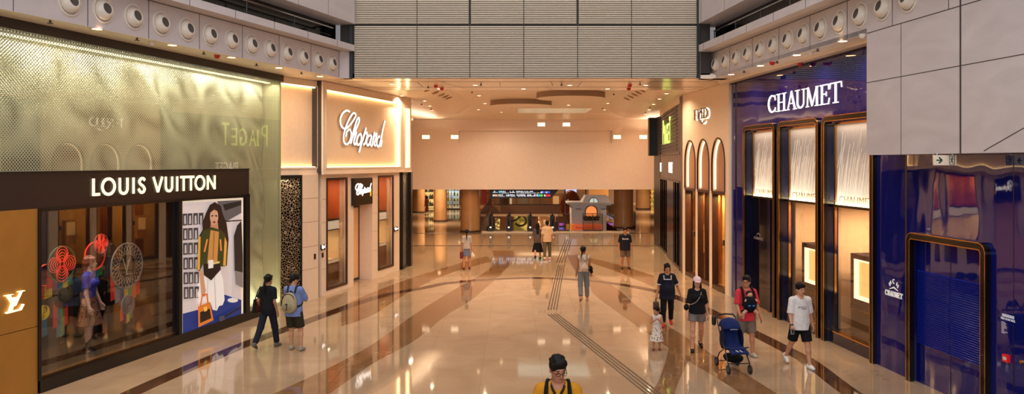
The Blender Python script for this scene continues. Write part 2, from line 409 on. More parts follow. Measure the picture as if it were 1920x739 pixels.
# ceilings
b = MB(); b.wb(-9, 9.5, YB+0.03, 28.1, Z1-0.0, Z1+0.15); struct(b.build('ceiling_soffit', M_ceilm))
b = MB()
for x0, y0, x1, y1 in ((-2.3, 25.0, -1.6, 27.6), (1.2, 25.0, 1.35, 26.6), (1.1, 26.6, 1.4, 28.0)): b.add([(x0, y0, Z1-0.003), (x0+0.02, y0, Z1-0.003), (x1+0.02, y1, Z1-0.003), (x1, y1, Z1-0.003)], [(0, 1, 2, 3)])
for y in (25.2, 27.0): b.wb(-5.5, 6.5, y, y+0.02, Z1-0.004, Z1)
for x in (-3, -0.4, 2.2, 4.4): b.wb(x, x+0.015, 25.2, 27, Z1-0.004, Z1)
struct(b.build('trim_19', M_joint))
b = MB()
sk = (0.2, 4.35, 42.0, 46.0)
for x0, x1, y0, y1 in ((-9, 9.5, 28.1, sk[2]), (-9, sk[0], sk[2], sk[3]), (sk[1], 9.5, sk[2], sk[3])): b.wb(x0, x1, y0, y1, ZC, ZC+0.15)
b.add([(-9, 46, ZC), (9.5, 46, ZC), (9.5, YW, Z1), (-9, YW, Z1), (-9, 46, ZC+.15), (9.5, 46, ZC+.15), (9.5, YW, Z1+.2), (-9, YW, Z1+.2)], [(0, 3, 2, 1), (4, 5, 6, 7), (0, 1, 5, 4), (2, 3, 7, 6), (1, 2, 6, 5), (3, 0, 4, 7)])
ceil = struct(b.build('ceiling', M_ceil))
# skylight
t = thing('skylight', 'rectangular frosted skylight set in the ceiling at the far end', 'skylight', (2.3, 44, ZC))
b = MB(); b.wb(sk[0], sk[1], sk[2], sk[2]+0.06, ZC+0.0, ZC+0.4); b.wb(sk[0], sk[1], sk[3]-0.06, sk[3], ZC, ZC+0.4); b.wb(sk[0], sk[0]+0.12, sk[2], sk[3], ZC, ZC+0.4); b.wb(sk[1]-0.12, sk[1], sk[2], sk[3], ZC, ZC+0.4); b.build('frame', M_ceil, t)
for i in range(3):
    w_ = (sk[1]-sk[0]-0.24)/3; x = sk[0]+0.12+w_*i
    b = MB(); b.wb(x+0.01, x+w_-0.01, sk[2]+0.06, sk[3]-0.06, ZC+0.36, ZC+0.40); b.build('pane', glow('sky_pane', (186, 190, 172), 1.3), t)
# curved lowered ceiling edges with flared faces
def island(side, bot, top, outer):
    bs = spline([(x, y, Z1) for x, y in bot], 8); ts = spline([(x, y, ZC) for x, y in top], 8)
    n = min(len(bs), len(ts)); bs = [bs[int(i*(len(bs)-1)/(n-1))] for i in range(n)]; ts = [ts[int(i*(len(ts)-1)/(n-1))] for i in range(n)]
    b = MB(); b.add(bs+ts, [(i, i+1, n+i+1, n+i) for i in range(n-1)])
    o = [(outer, q[1], Z1) for q in bs]; b.add(bs+o, [(i, i+1, n+i+1, n+i) for i in range(n-1)])
    struct(b.build('ceiling_curve', M_ceil, smooth=True)); return bs, ts
bl, tl = island(-1, [(-3.8, 28.1), (-3.2, 31.9), (-3.0, 35.1), (-3.1, 40.3), (-3.6, 44.5), (-4.4, 47.6)], [(-3.1, 28.1), (-2.4, 31.7), (-2.15, 35), (-2.1, 39.6), (-2.6, 43.5), (-3.3, 47.6)], -8)
br, tr_ = island(1, [(5.1, 28.1), (5.18, 31.1), (5.3, 35.4), (5.9, 41.1), (6.4, 45), (7.07, 47.6)], [(4.6, 28.1), (4.55, 31.4), (4.5, 35.6), (4.94, 40.7), (5.4, 44), (6.1, 47.6)], 8.5)
# ring vents in the flared faces
def ring_vents(bs, ts, lab, idx):
    for k in idx:
        a = Vector(bs[k]); c = Vector(ts[k]); m_ = (a+c)/2; tang = (Vector(bs[min(k+1, len(bs)-1)])-Vector(bs[k-1])).normalized(); nrm = (c-a).cross(tang).normalized()
        if nrm.z > 0: nrm = -nrm
        b = MB(); b.lathe([(0.06, 0.005), (0.08, 0.02), (0.13, 0.025), (0.15, 0.0)], m_, nrm, 18)
        b.lathe([(0.001, 0.004), (0.065, 0.006)], m_, nrm, 18)
        o = b.build('ring_vent', M_ceil if False else mat('vent_ring', (150, 110, 76), 0.4), smooth=True); tag(o, lab, 'vent', lab)
ring_vents(bl, tl, 'small round vent on the left curved ceiling edge', (4, 6, 8, 10, 12))
ring_vents(br, tr_, 'small round vent on the right curved ceiling edge', (5, 7, 9, 11, 13))
# ceiling drums
for x, y, r, lab in ((2.4, 32.7, 1.4, 'larger flat round ceiling drum nearest the louvred bridge'), (0.42, 37.0, 1.42, 'flat round ceiling drum in front of the skylight')):
    t = thing('ceiling_drum', lab, 'ceiling feature', (x, y, 6.82), group=None)
    b = MB(); b.lathe([(r, 0), (r, 0.23)], (x, y, 6.82), None, 48); b.build('rim', mat('drum_rim_shade', (150, 126, 106), 0.5), t, True)  # rim darker than the underside: shade of its unlit side put into the colour
    b = MB(); b.lathe([(0.0, 0.0), (r-0.05, 0.0), (r, 0.0)], (x, y, 6.82), None, 48); b.build('underside', M_ceil, t, True)
# atrium side soffits
def soff(fr, u0, u1, back, m=M_ceil):
    b = MB(fr); b.box(u0, u1, Z1-0.006, Z1+0.1, -back, -0.002); return struct(b.build('ceiling_soffit', m))
soff(LB, -12, LBe+0.3, 6.0); 
b = MB(); b.prism([(5.70, 24.2), tuple(RB.w(0, 0, 0))[:2], tuple(RB.w(8.35, 0, 0))[:2], (12, 15.8), (12, 24.2)], Z1-0.006, Z1+0.1); struct(b.build('ceiling_soffit', M_ceil))
b = MB(CM); b.box(-0.3, 9.5, 6.68, 6.75, 0.0, 0.28); struct(b.build('trim_20', M_ceil))
b = MB(CM); b.box(-0.3, 9.5, 6.655, 6.70, 0.0, 0.05); struct(b.build('trim_21', M_joint))
# bulkhead
b = MB(); x0, x1 = -3.17, 5.95; za, zb = 5.37, 6.1
b.wb(-8, 10, YW, YW+0.15, 2.6, za); b.wb(-8, x0, YW, YW+0.15, za, Z1+0.3); b.wb(x1, 10, YW, YW+0.15, za, Z1+0.3); b.wb(x0, x1, YW, YW+0.15, zb, Z1+0.3)
b.wb(x0, x1, YW+0.15, YW+0.3, za, zb)
bulk = struct(b.build('wall_back', mat('bulkhead_plaster', (234, 214, 196), 0.35)))
def recessed_light(px, py, lab):
    Y = YW; x = (px-960)/FPX*Y; z = CH+(HZ-py)/FPX*Y
    t = thing('recessed_light', lab, 'light', (x, Y-0.02, z-0.12), group=None)
    b = MB(); b.wb(x-0.24, x+0.24, Y-0.02, Y+0.005, z-0.13, z-0.11); b.wb(x-0.24, x+0.24, Y-0.02, Y+0.005, z+0.11, z+0.13); b.wb(x-0.24, x-0.22, Y-0.02, Y+0.005, z-0.11, z+0.11); b.wb(x+0.22, x+0.24, Y-0.02, Y+0.005, z-0.11, z+0.11); b.build('frame', M_ceil, t)
    b = MB(); b.wb(x-0.22, x+0.22, Y-0.012, Y+0.005, z-0.11, z+0.11); b.build('diffuser', glow('lamp_diffuser', (255, 226, 190), 2.0), t)
for px, py, l in ((1015, 233.5, 'upper square wall light, left of the central pair'), (1062, 233.5, 'upper square wall light, right of the central pair'), (798.5, 257, 'outermost left square light in the lower row of the far wall'), (852.5, 257, 'second square light from the left in the lower row of the far wall'), (1157, 257, 'second square light from the right in the lower row of the far wall'), (1206, 257, 'outermost right square light in the lower row of the far wall')):
    recessed_light(px, py, l)
# rear shell
b = MB(); b.wb(-16, 22, 94, 94.3, -5, 4); struct(b.build('wall_far', mat('far_wall', (150, 104, 66), 0.5)))
b = MB(); b.wb(-16.2, -16, 5, 95, -5, 4); struct(b.build('wall_left_far', mat('far_wall2', (190, 150, 110), 0.5)))
b = MB(); b.wb(22, 22.2, 48, 95, -5, 4); struct(b.build('wall_right_far', mat('far_wall2', (190, 150, 110), 0.5)))
b = MB(); b.wb(-16, 22, YW+0.15, 95, 3.4, 3.6); struct(b.build('ceiling_far', M_ceil))
b = MB(); b.wb(-16, -7.8, YW-0.3, YW+0.15, 0, 7); b.wb(9, 22, YW-0.3, YW+0.15, 0, 7); struct(b.build('wall_back_side', mat('far_wall2', (190, 150, 110), 0.5)))
# corridor side walls hidden behind the shop fronts
b = MB(); b.prism([(-4.38, 33.25), (-6.4, 47.4), (-8, 47.4), (-8, 33.25)], 0, Z1); struct(b.build('wall_left_corridor', mat('tan_wall', (216, 176, 136), 0.3)))
b = MB(); b.prism([(7.9, 41.4), (9.0, 47.5), (10, 47.5), (9.6, 41.4)], 0, Z1); struct(b.build('wall_right_corridor', mat('tan_wall', (216, 176, 136), 0.3)))
# ledges and uplights added along both corridor walls to brighten the ceiling
b = MB(); b.prism([(-4.1, 33.2), (-6.1, 47.3), (-6.4, 47.3), (-4.4, 33.2)], 5.95, 6.05); struct(b.build('trim_30', M_ceil))
area('added_uplight_left', (-5.2, 40.3, 6.1), 0.2, 150, WARM, None, 'RECTANGLE', 12).rotation_euler = (PI_, 0, -0.14)
b = MB(); b.prism([(7.6, 41.4), (8.6, 47.3), (9.0, 47.3), (7.95, 41.4)], 5.95, 6.05); struct(b.build('trim_31', M_ceil))
area('added_uplight_right', (8.2, 44.4, 6.1), 0.2, 90, WARM, None, 'RECTANGLE', 5).rotation_euler = (PI_, 0, 0.16)
# ------------------------------------------------------------ downlights
DL = []
def downlight(x, y, z, e, lab, c=WARM, r=0.075, grp='ceiling downlights'):
    t = thing('downlight', lab, 'light', (x, y, z-0.012), group=grp)
    b = MB(); b.lathe([(r, 0.004), (r*1.35, 0.0), (r*1.4, 0.012), (r, 0.012)], (0, 0, 0), None, 14); b.build('ring', M_white, t, True, local=True)
    b = MB(); b.lathe([(0.0, 0.006), (r, 0.006)], (0, 0, 0), None, 14); b.build('lens', glow('downlight_lens', (255, 214, 160), 14), t, True, local=True)
    if e: area('downlight_lamp', (x, y, z-0.03), r*2, e, c, (x, y, 0), spread=150)
l1 = 'small round downlight in the main ceiling of the corridor'
for x, y in ((-1.2, 30), (0.6, 30.6), (4.3, 30.2), (-1.4, 34), (2.9, 36), (3.9, 34.5), (-1.3, 38.5), (2.8, 39.6), (4.6, 38.4), (-1.8, 43), (-0.6, 45.2), (5.0, 43.2)): downlight(x, y, ZC, E_DOWN*2.1, l1, grp='main ceiling downlights')
l2 = 'small round downlight in the satin soffit under the louvred bridge'
for x, y in ((-3.9, 26), (-1.2, 26.3), (1.9, 26.3), (4.4, 26.3), (-2.5, 27.6), (0.4, 27.6), (3.3, 27.6)): downlight(x, y, Z1, E_DOWN, l2, grp='soffit downlights')
l3 = 'small round downlight in the curved ceiling strip over the left shops'
for x, y in ((-4.2, 30.5), (-3.6, 33), (-3.7, 36), (-3.9, 39), (-4.4, 42.5)): downlight(x, y, Z1, E_DOWN*1.5, l3, grp='left strip downlights')
l4 = 'small round downlight in the curved ceiling strip over the right shops'
for x, y in ((5.7, 29.5), (5.9, 32), (6.2, 35), (6.6, 38.5), (7.0, 42), (7.4, 45)): downlight(x, y, Z1, E_DOWN*1.5, l4, grp='right strip downlights')
l5 = 'round downlight in the narrow soffit above the perforated screen'
for px, py in ((-40, 5), (182, 54), (323, 84.5), (434, 107.5), (523, 127), (600, 143)):
    Y = 2.55*FPX/(HZ-py); downlight((px-960)/FPX*Y, Y, Z1, E_DOWN*0.8, l5, r=0.09, grp='screen soffit downlights')
l6 = 'round downlight in the narrow soffit above the blue shop front'
for px, py in ((1580, 77), (1494, 103), (1426, 123), (1371, 139.5)):
    Y = 2.55*FPX/(HZ-py); downlight((px-960)/FPX*Y, Y, Z1, E_DOWN*0.8, l6, r=0.09, grp='blue shop soffit downlights')
for k, (x, y) in enumerate(((-5, 55), (-6, 66), (2, 60), (11, 56), (12, 68), (-5, 76), (3, 84), (12, 82))): downlight(x, y, 3.4, E_FAR, 'downlight in the far hall ceiling', r=0.12, grp='far hall downlights')
area('gallery_fill', (2.6, 66, 3.3), 4, 260, WARM, (2.6, 82, -0.6), 'RECTANGLE', 0.4)  # added light aimed at the gallery front to brighten the balcony slab
area('lower_hall_lamp', (2.5, 86, -0.9), 3, 160, WARM, (2.5, 84, -5))
# sprinklers and detectors
def sprinkler(x, y, z):
    b = MB(); b.lathe([(0.0, 0), (0.02, -0.005), (0.02, -0.05), (0.05, -0.055), (0.05, -0.065), (0.0, -0.066)], (x, y, z), None, 10)
    tag(b.build('sprinkler_head', mat('sprinkler', (60, 44, 34), 0.4), smooth=True), 'tiny dark sprinkler head on the ceiling', 'sprinkler', 'sprinkler heads')
for x, y, z in ((-1.0, 25.8, Z1), (1.6, 25.8, Z1), (4.1, 25.6, Z1), (-2.8, 26.7, Z1), (-0.6, 29.5, ZC), (1.4, 28.9, ZC), (4.2, 33, ZC), (-1.6, 32, ZC), (0.0, 41, ZC), (4.7, 41.5, ZC), (-3.9, 34.5, Z1), (-3.8, 37.6, Z1), (6.3, 36.6, Z1), (6.7, 40.2, Z1)): sprinkler(x, y, z)
for px, py in ((94, 37.5), (257, 70.5), (382, 97), (481, 119), (565, 135)): Y = 2.55*FPX/(HZ-py); sprinkler((px-960)/FPX*Y, Y, Z1)
for px, py in ((1533, 91), (1457, 114), (1395, 132)): Y = 2.55*FPX/(HZ-py); sprinkler((px-960)/FPX*Y, Y, Z1)
def detector(px, py, z, m, lab, cat='detector'):
    Y = (z-CH)*FPX/(HZ-py); x = (px-960)/FPX*Y
    b = MB(); b.lathe([(0.0, -0.085), (0.04, -0.085), (0.06, -0.055), (0.068, -0.025), (0.075, 0), (0.0, 0)], (x, Y, z), None, 16); tag(b.build('ceiling_detector', m, smooth=True), lab, cat)
M_red = mat('red_plastic', (190, 30, 24), 0.35)
detector(407, 103, Z1, M_red, 'red round fire device on the soffit above the perforated screen')
detector(285, 78, Z1, M_white, 'cream round detector on the soffit above the perforated screen')
detector(1448, 116, Z1, M_red, 'red round fire device on the soffit nearest the ring nozzles at right')
detector(1500, 118, 6.68, M_red, 'red round fire device on the strip just above the blue facade')
detector(1521, 96, Z1, M_white, 'cream round detector between two downlights above the blue facade')
detector(1617, 64, Z1, M_white, 'cream round detector beside the pale stone block')
detector(817, 160, Z1, M_red, 'red round fire device under the bridge, upper of the left pair')
detector(828, 165, Z1, M_red, 'red round fire device under the bridge, lower of the left pair')
detector(1181, 159, Z1, M_red, 'red round fire device under the bridge, upper of the right pair')
detector(1179, 165, Z1, M_red, 'red round fire device under the bridge, lower of the right pair')
# ------------------------------------------------------------ air jet nozzles
M_hole = mat('nozzle_mouth', (84, 76, 70), 0.8)
def nozzle(fr, u, z, sgn, lab, grp, proto=[]):
    ctr = fr.w(u, z, 0)
    ang = math.atan2(fr.U.y, fr.U.x)
    t = thing('air_nozzle', lab, 'air nozzle', tuple(ctr), 0, grp)
    ax = Vector(fr.N)
    b = MB(); b.lathe([(0.262, 0.0), (0.262, 0.018), (0.235, 0.026), (0.222, 0.012), (0.222, 0.0)], (0, 0, 0), ax, 36); b.build('flange', M_white, t, True, local=True)
    b = MB(); pr = [(0.222, 0.004), (0.205, 0.045), (0.17, 0.075), (0.125, 0.085)]
    # eyeball bowl swung toward the far end and slightly up
    tilt = (ax + Vector((0, 0, 0.22))).normalized()
    b.lathe([(0.205, -0.02), (0.2, 0.03), (0.18, 0.075), (0.145, 0.11), (0.112, 0.122), (0.104, 0.108)], (0, 0, 0), tilt, 32)
    bw = b.build('bowl', M_white, t, True, local=True)
    b = MB(); b.lathe([(0.0, 0.104), (0.106, 0.108)], (0, 0, 0), tilt, 28); b.build('mouth', M_hole, bw, True, local=True)
ordn = ['first', 'second', 'third', 'fourth', 'fifth', 'sixth', 'seventh', 'eighth', 'ninth', 'tenth', 'eleventh', 'twelfth', 'thirteenth']
un = LB.u(622)
for k in range(13):
    nozzle(LB, un-0.784*k, 7.125, 1, 'white round air nozzle on the left stone band, %s from the bridge' % ordn[k], 'air nozzles on the left band')
un = RB.u(1343.6)
for k in range(13):
    nozzle(RB, un+0.806*k, 7.16, -1, 'white round air nozzle on the right stone band, %s from the bridge' % ordn[k], 'air nozzles on the right band')
# ------------------------------------------------------------ tactile guide strips
M_tac = mat('tactile_bar', (64, 44, 30), 0.35, metal=0.6)
def tactile(a, b_, lab, n=4, sp=0.105):
    a = Vector(a); c = Vector(b_); d = (c-a).normalized(); q = Vector((d.y, -d.x)); t = thing('tactile_strip', lab, 'tactile paving', (a.x, a.y, 0))
    for i in range(n):
        o = q*((i-(n-1)/2)*sp)
        P = [a+o-q*0.015, a+o+q*0.015, c+o+q*0.015, c+o-q*0.015]
        m = MB(); m.prism([tuple(p) for p in P], 0.0, 0.009); m.build('bar', M_tac, t)
tactile(gp(1035.5, 581), gp(1052.5, 497), 'four parallel dark tactile bars running up the middle of the corridor', sp=0.08)
tactile(gp(1051, 493), gp(1066, 449), 'four parallel tactile bars at the far end of the corridor before the escalators', sp=0.11)
tactile(gp(1036, 589), gp(1252, 760), 'four long tactile bars running diagonally to the bottom of the floor', sp=0.085)
b = MB()
cx, cy = gp(1035, 585)
for i in range(12):
    for j in range(6): b.lathe([(0.0, 0.01), (0.022, 0.008), (0.028, 0.0)], (cx-0.38+i*0.066, cy-0.16+j*0.066, 0.0), None, 8)
tag(b.build('tactile_dots', mat('tactile_dot', (176, 140, 104), 0.35), smooth=True), 'patch of small raised warning dots where the tactile bars bend', 'tactile paving')
b = MB()
for px, py in ((1585, 697), (1594, 704), (1603, 711), (1640, 696), (1650, 704), (1661, 711)):
    x, y = gp(px, py); b.lathe([(0.055, 0.0), (0.055, 0.002), (0.068, 0.002), (0.068, 0.0)], (x, y, 0), None, 16)
o = b.build('trim_22', mat('dark_joint2', (120, 90, 66), 0.4)); struct(o)
# ============================================================ LEFT SHOPS
M_fas = mat('dark_brown_fascia', (40, 28, 26), 0.35)
M_let = glow('cream_letter', (255, 236, 186), 1.4)
# ---- dark shop box with gold wall
zt = LV.v(230, 321); zb = LV.v(74, 391); zw0 = LV.v(74, 714)
ua, uw0, uw1, up0, up1, ue = LV.u(-300), LV.u(73), LV.u(334), LV.u(340), LV.u(460), LV.u(467)
up1 = LV.u(459)
t = thing('shop_fascia', 'dark brown shop fascia box running above the display window and the fashion poster', 'shop front', tuple(LV.w(0, zb, 0)))
b = MB(LV); b.box(ua, ue, zb, zt, -0.5, 0.0); b.build('panel', M_fas, t)
b = MB(LV); b.box(ua, ue+0.01, zt, zt+0.02, -0.5, 0.02); b.build('top_edge', M_black, t)
t = thing('shopfront_surround', 'black metal frame and plinth around the display window and poster', 'shop front', tuple(LV.w(0, 0, 0)))
b = MB(LV); b.box(uw0, LV.u(490), 0, zw0, -0.3, 0.03); b.build('plinth', M_black, t)
for a, c in ((uw0-0.03, uw0+0.03), (uw1, up0), (up1, ue)):
    b = MB(LV); b.box(a, c, zw0, zb, -0.25, 0.03); b.build('upright', M_black, t)
b = MB(LV); b.box(uw0, ue, zb-0.06, zb, -0.2, 0.03); b.build('head_rail', M_black, t)
M_goldw = mat('brushed_gold_wall', (184, 134, 62), 0.42, metal=0.55, var=0.06, scale=3)
z_j = LV.v(30, 622)
t = thing('gold_wall_panel', 'matte gold wall cladding left of the display window', 'wall panel', tuple(LV.w(uw0-1, 0, 0)))
for z0, z1 in ((0.0, z_j-0.006), (z_j+0.006, zb)):
    b = MB(LV); b.box(ua, uw0-0.03, z0, z1, -0.1, 0.0); b.build('panel', M_goldw, t)
# monogram on the gold wall
def on(fr, pts, t=0): return [fr.hit(x, y, t) for x, y in pts]
t = thing('wall_monogram', 'small glowing interlaced monogram of two letters on the gold wall', 'sign', tuple(LV.w(LV.u(24), 1.3, 0.03)))
def zz(p, ox, oy, s): return [(ox+x/s, oy+y/s) for x, y in p]
def mono(fr, P, par, m, t0=0.0, t1=0.04):
    """P maps unit coords to frame coords"""
    b = MB(fr); b.ribbon([P(0.02, 0.92), P(0.42, 0.92)], 0.02*P.k, t0, t1); b.ribbon([P(0.2, 0.9), P(0.52, 0.32)], [0.13*P.k, 0.10*P.k], t0, t1)
    b.ribbon([P(0.52, 0.32), P(0.86, 1.0)], 0.045*P.k, t0, t1); b.ribbon([P(0.68, 1.0), P(1.0, 1.0)], 0.03*P.k, t0, t1); b.build('letter', m, par)
    b = MB(fr); b.ribbon([P(0.36, 0.72), P(0.66, 0.72)], 0.025*P.k, t0, t1+0.002); b.ribbon([P(0.5, 0.72), P(0.28, 0.03)], 0.11*P.k, t0, t1+0.002)
    b.ribbon([P(0.1, 0.02), P(0.8, 0.05)], 0.05*P.k, t0, t1+0.002); b.ribbon([P(0.8, 0.03), P(0.95, 0.3)], 0.04*P.k, t0, t1+0.002); b.build('letter', m, par)
u0, v0 = LV.hit(8, 589, 0.03); u1 = LV.u(43); v1 = LV.v(43, 545)
P = lambda x, y: (u0+(u1-u0)*x, v0+(v1-v0)*y)
P.k = (u1-u0)
mono(LV, P, t, M_let, 0.0, 0.05)
# sign letters
def letter_geo(b, ch, P, w_, t0, t1):
    R = lambda pts, cl=False, ww=None: b.ribbon([P(*p) for p in pts], ww or w_, t0, t1, cl)
    if ch == 'L': R([(0.09, 1), (0.09, 0)]); R([(0, 0.07), (1, 0.07)])
    elif ch == 'O': R(arc(0.5, 0.5, 0.42, 0.46, 0, 352, 44), True)
    elif ch == 'U': R([(0.12, 1)]+arc(0.5, 0.34, 0.38, 0.30, 180, 360, 16)+[(0.88, 1)])
    elif ch == 'I': R([(0.5, 1), (0.5, 0)])
    elif ch == 'S': R(spline([(0.88, 0.80), (0.72, 0.92), (0.45, 0.92), (0.2, 0.75), (0.35, 0.58), (0.65, 0.45), (0.86, 0.26), (0.7, 0.08), (0.38, 0.06), (0.1, 0.28)], 6))
    elif ch == 'V': R([(0.08, 1), (0.5, 0.02)]); R([(0.5, 0.02), (0.92, 1)])
    elif ch == 'T': R([(0.5, 1), (0.5, 0)]); R([(0, 0.94), (1, 0.94)])
    elif ch == 'N': R([(0.1, 0), (0.1, 1)]); R([(0.1, 0.96), (0.9, 0.04)]); R([(0.9, 0), (0.9, 1)])
t = thing('shop_sign', 'row of illuminated cream sans serif capitals on the dark brown fascia', 'sign', tuple(LV.w(LV.u(290), LV.v(176, 367), 0.04)))
vb = LV.v(176, 367.4, 0.04); vt = LV.v(176, 335, 0.04)
for ch, a, c in (('L', 45, 145), ('O', 165, 375), ('U', 415, 560), ('I', 602, 658), ('S', 690, 805), ('V', 905, 1055), ('U', 1080, 1200), ('I', 1232, 1283), ('T', 1305, 1398), ('T', 1412, 1500), ('O', 1510, 1660), ('N', 1685, 1810)):
    x0 = LV.u(170+a/7.68, .04); x1 = LV.u(170+c/7.68, .04)
    P = lambda x, y: (x0+(x1-x0)*x, vb+(vt-vb)*y)
    b = MB(LV); letter_geo(b, ch, P, 0.058, 0.01, 0.028); b.build('letter', M_let, t)
# display window: glass + room
t = thing('display_window', 'large dark display window with coloured discs behind its glass', 'window', tuple(LV.w((uw0+uw1)/2, zw0, -0.9)))
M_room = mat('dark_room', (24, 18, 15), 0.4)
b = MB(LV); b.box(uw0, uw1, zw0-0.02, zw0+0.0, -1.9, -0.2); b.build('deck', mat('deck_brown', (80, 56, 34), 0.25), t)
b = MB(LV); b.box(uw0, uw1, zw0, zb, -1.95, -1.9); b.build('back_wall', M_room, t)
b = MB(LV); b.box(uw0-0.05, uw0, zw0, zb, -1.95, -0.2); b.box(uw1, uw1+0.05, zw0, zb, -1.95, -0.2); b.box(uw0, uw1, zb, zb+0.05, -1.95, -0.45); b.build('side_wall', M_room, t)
for k in range(5):
    u = uw0+0.5+k*0.75; b = MB(LV); b.box(u, u+0.12, zw0, zb, -1.9, -1.84); b.build('wall_pilaster', mat('pilaster', (52, 38, 28), 0.35), t)
b = MB(LV); b.box(uw0+0.03, uw1, zw0, zb-0.06, -0.06, -0.045); b.build('pane', glass('shop_glass', (240, 240, 240), 0.24), t)
b = MB(LV); b.box(uw0+0.03, uw1, zw0, zw0+0.05, -0.2, -0.06); b.build('gilt_ledge', mat('gilt_ledge', (170, 116, 52), 0.3, metal=0.7), t)
area('display_window_lamp', tuple(LV.w((uw0+uw1)/2-0.6, zb-0.1, -0.5)), 2.4, 85, (1, .86, .7), tuple(LV.w((uw0+uw1)/2-0.6, 1.6, -1.1)), 'RECTANGLE', 0.2)
# lit shelf inside
ts = thing('display_shelf', 'small lit shelf with pale busts at the right inside the dark display window', 'shelf', tuple(LV.w(LV.u(292, -1.5), LV.v(292, 455, -1.5), -1.5)))
a, c = LV.u(262, -1.5), LV.u(324, -1.5); z0 = LV.v(292, 456, -1.5); z1 = LV.v(292, 418, -1.5)
b = MB(LV); b.box(a, c, z0, z1, -1.84, -1.8); b.build('backboard', mat('shelf_back', (150, 104, 62), 0.5), ts)
b = MB(LV); b.box(a, c, z0-0.03, z0, -1.84, -1.3); b.build('board', mat('shelf_board', (190, 170, 140), 0.3), ts)
b = MB(LV); b.box(a, c, z1, z1+0.03, -1.84, -1.5); b.build('canopy', M_room, ts)
b = MB(LV); b.box(a+0.05, c-0.05, z1-0.012, z1, -1.78, -1.74); b.build('light_strip', M_led, ts)
for k, (f, lab) in enumerate(((0.38, 'cream display bust, left one on the small lit shelf'), (0.72, 'cream display bust, right one on the small lit shelf'))):
    c0 = LV.w(a+(c-a)*f, z0, -1.55); b = MB(); b.lathe([(0.05, 0), (0.05, 0.02), (0.02, 0.03), (0.09, 0.1), (0.11, 0.2), (0.07, 0.26), (0.035, 0.29), (0.035, 0.34), (0.0, 0.35)], c0, None, 16)
    tag(b.build('display_bust', mat('cream_bust', (232, 214, 180), 0.5), smooth=True), lab, 'bust')
# discs
def dl(fr, cx, cy, r, t, n=40, k=1.0): return arc(cx, cy, r, r, 0, 360-360/n, n-1)
def disc(px, py, rp, T, lab, ringc, kind, fill=None, fringe=(), fl=0.6):
    cu_, cv = LV.hit(px, py, T); Y = LV.w(cu_, cv, T).y; r = rp*Y/FPX
    t = thing('decorative_disc', lab, 'decoration', tuple(LV.w(cu_, cv-r, T)))
    mr = mat('disc_'+ringc[0], ringc[1], 0.4, emit=0.35)  # rings, wires and ribbons emit a little so they show in the dark window
    b = MB(LV); b.ribbon(arc(cu_, cv, r, r, 0, 351, 40), r*0.06, T-0.012, T+0.012, True); b.build('ring', mr, t)
    if fill:
        b = MB(LV); b.poly(arc(cu_, cv, r*0.95, r*0.95, 0, 351, 40), T-0.02, T-0.012); b.build('backing', mat('disc_fill_'+fill[0], fill[1], 0.7), t)
    if kind == 'flower':
        b = MB(LV)
        for k in range(4):
            an = math.pi/2*k+math.pi/2
            for q in (0.42, 0.34, 0.26, 0.18, 0.1):
                ox, oy = math.cos(an)*r*(0.12+q), math.sin(an)*r*(0.12+q)
                b.ribbon(arc(cu_+ox*1.05, cv+oy*1.05, r*q, r*q, 0, 345, 23), r*0.028, T, T+0.014, True)
        b.ribbon(arc(cu_, cv, r*0.15, r*0.15, 0, 345, 23), r*0.05, T, T+0.016, True); b.build('flower', mat('red_wire', (230, 66, 50), 0.4, emit=0.5), t)
    if kind == 'string':
        b = MB(LV); n = 26
        for k in range(n):
            a0 = 2*math.pi*k/n; a1 = a0+2*math.pi*10/n
            b.ribbon([(cu_+math.cos(a0)*r*.96, cv+math.sin(a0)*r*.96), (cu_+math.cos(a1)*r*.96, cv+math.sin(a1)*r*.96)], r*0.014, T, T+0.006)
        b.build('string_web', mat('pale_string', (190, 178, 160), 0.6), t)
        if rp > 30:
            b = MB(LV); b.poly(arc(cu_, cv, r*0.5, r*0.5, 0, 350, 30), T+0.006, T+0.012); b.build('hub', mat('disc_hub', (52, 42, 30), 0.5), t)
            P = lambda x, y: (cu_+(x-0.5)*r*0.62, cv+(y-0.5)*r*0.8)
            P.k = r*0.5; b = MB(LV)
            b.ribbon([P(0, .95), P(0.4, .15)], r*.05, T+.012, T+.016); b.ribbon([P(0.4, .15), P(0.75, .95)], r*.03, T+.012, T+.016); b.ribbon([P(.55, .8), P(.4, 0)], r*.04, T+.012, T+.016); b.ribbon([P(.3, 0), P(.95, .02)], r*.03, T+.012, T+.016)
            b.build('monogram', mat('pale_string', (190, 178, 160), 0.6), t)
    if kind == 'spin':
        b = MB(LV)
        for k in range(9): b.ribbon(arc(cu_, cv, r*(0.15+0.09*k), r*(0.15+0.09*k), 10*k, 10*k+330, 24), r*0.03, T, T+0.01)
        b.build('spiral', mr, t)
    n = len(fringe)
    for k, (cn, cc) in enumerate(fringe):
        x0 = cu_-r*0.92+2*r*0.92*k/n; x1 = cu_-r*0.92+2*r*0.92*(k+1)/n; mid = abs((k+0.5)/n-0.5)*2
        b = MB(LV); b.poly([(x0, cv-r*0.25), (x1, cv-r*0.25), (x1, cv-r-fl*(1.15-mid*0.7)), (x0, cv-r-fl*(1.15-mid*0.7)-0.03)], T-0.05, T-0.035)
        b.build('ribbon', mat('ribbon_'+cn, cc, 0.6, emit=0.18), t)
RD, OR, YE, GR, TE, PU, DK = ('red', (196, 44, 40)), ('orange', (214, 96, 40)), ('yellow', (206, 168, 40)), ('green', (60, 120, 60)), ('teal', (40, 110, 120)), ('purple', (110, 40, 90)), ('dark', (30, 28, 36))
disc(116, 495, 33, -0.62, 'large disc with a red four petal wire flower in the display window', ('olive', (70, 80, 60)), 'flower', ('black', (22, 18, 18)), (RD, PU, TE, YE, GR), 0.15)
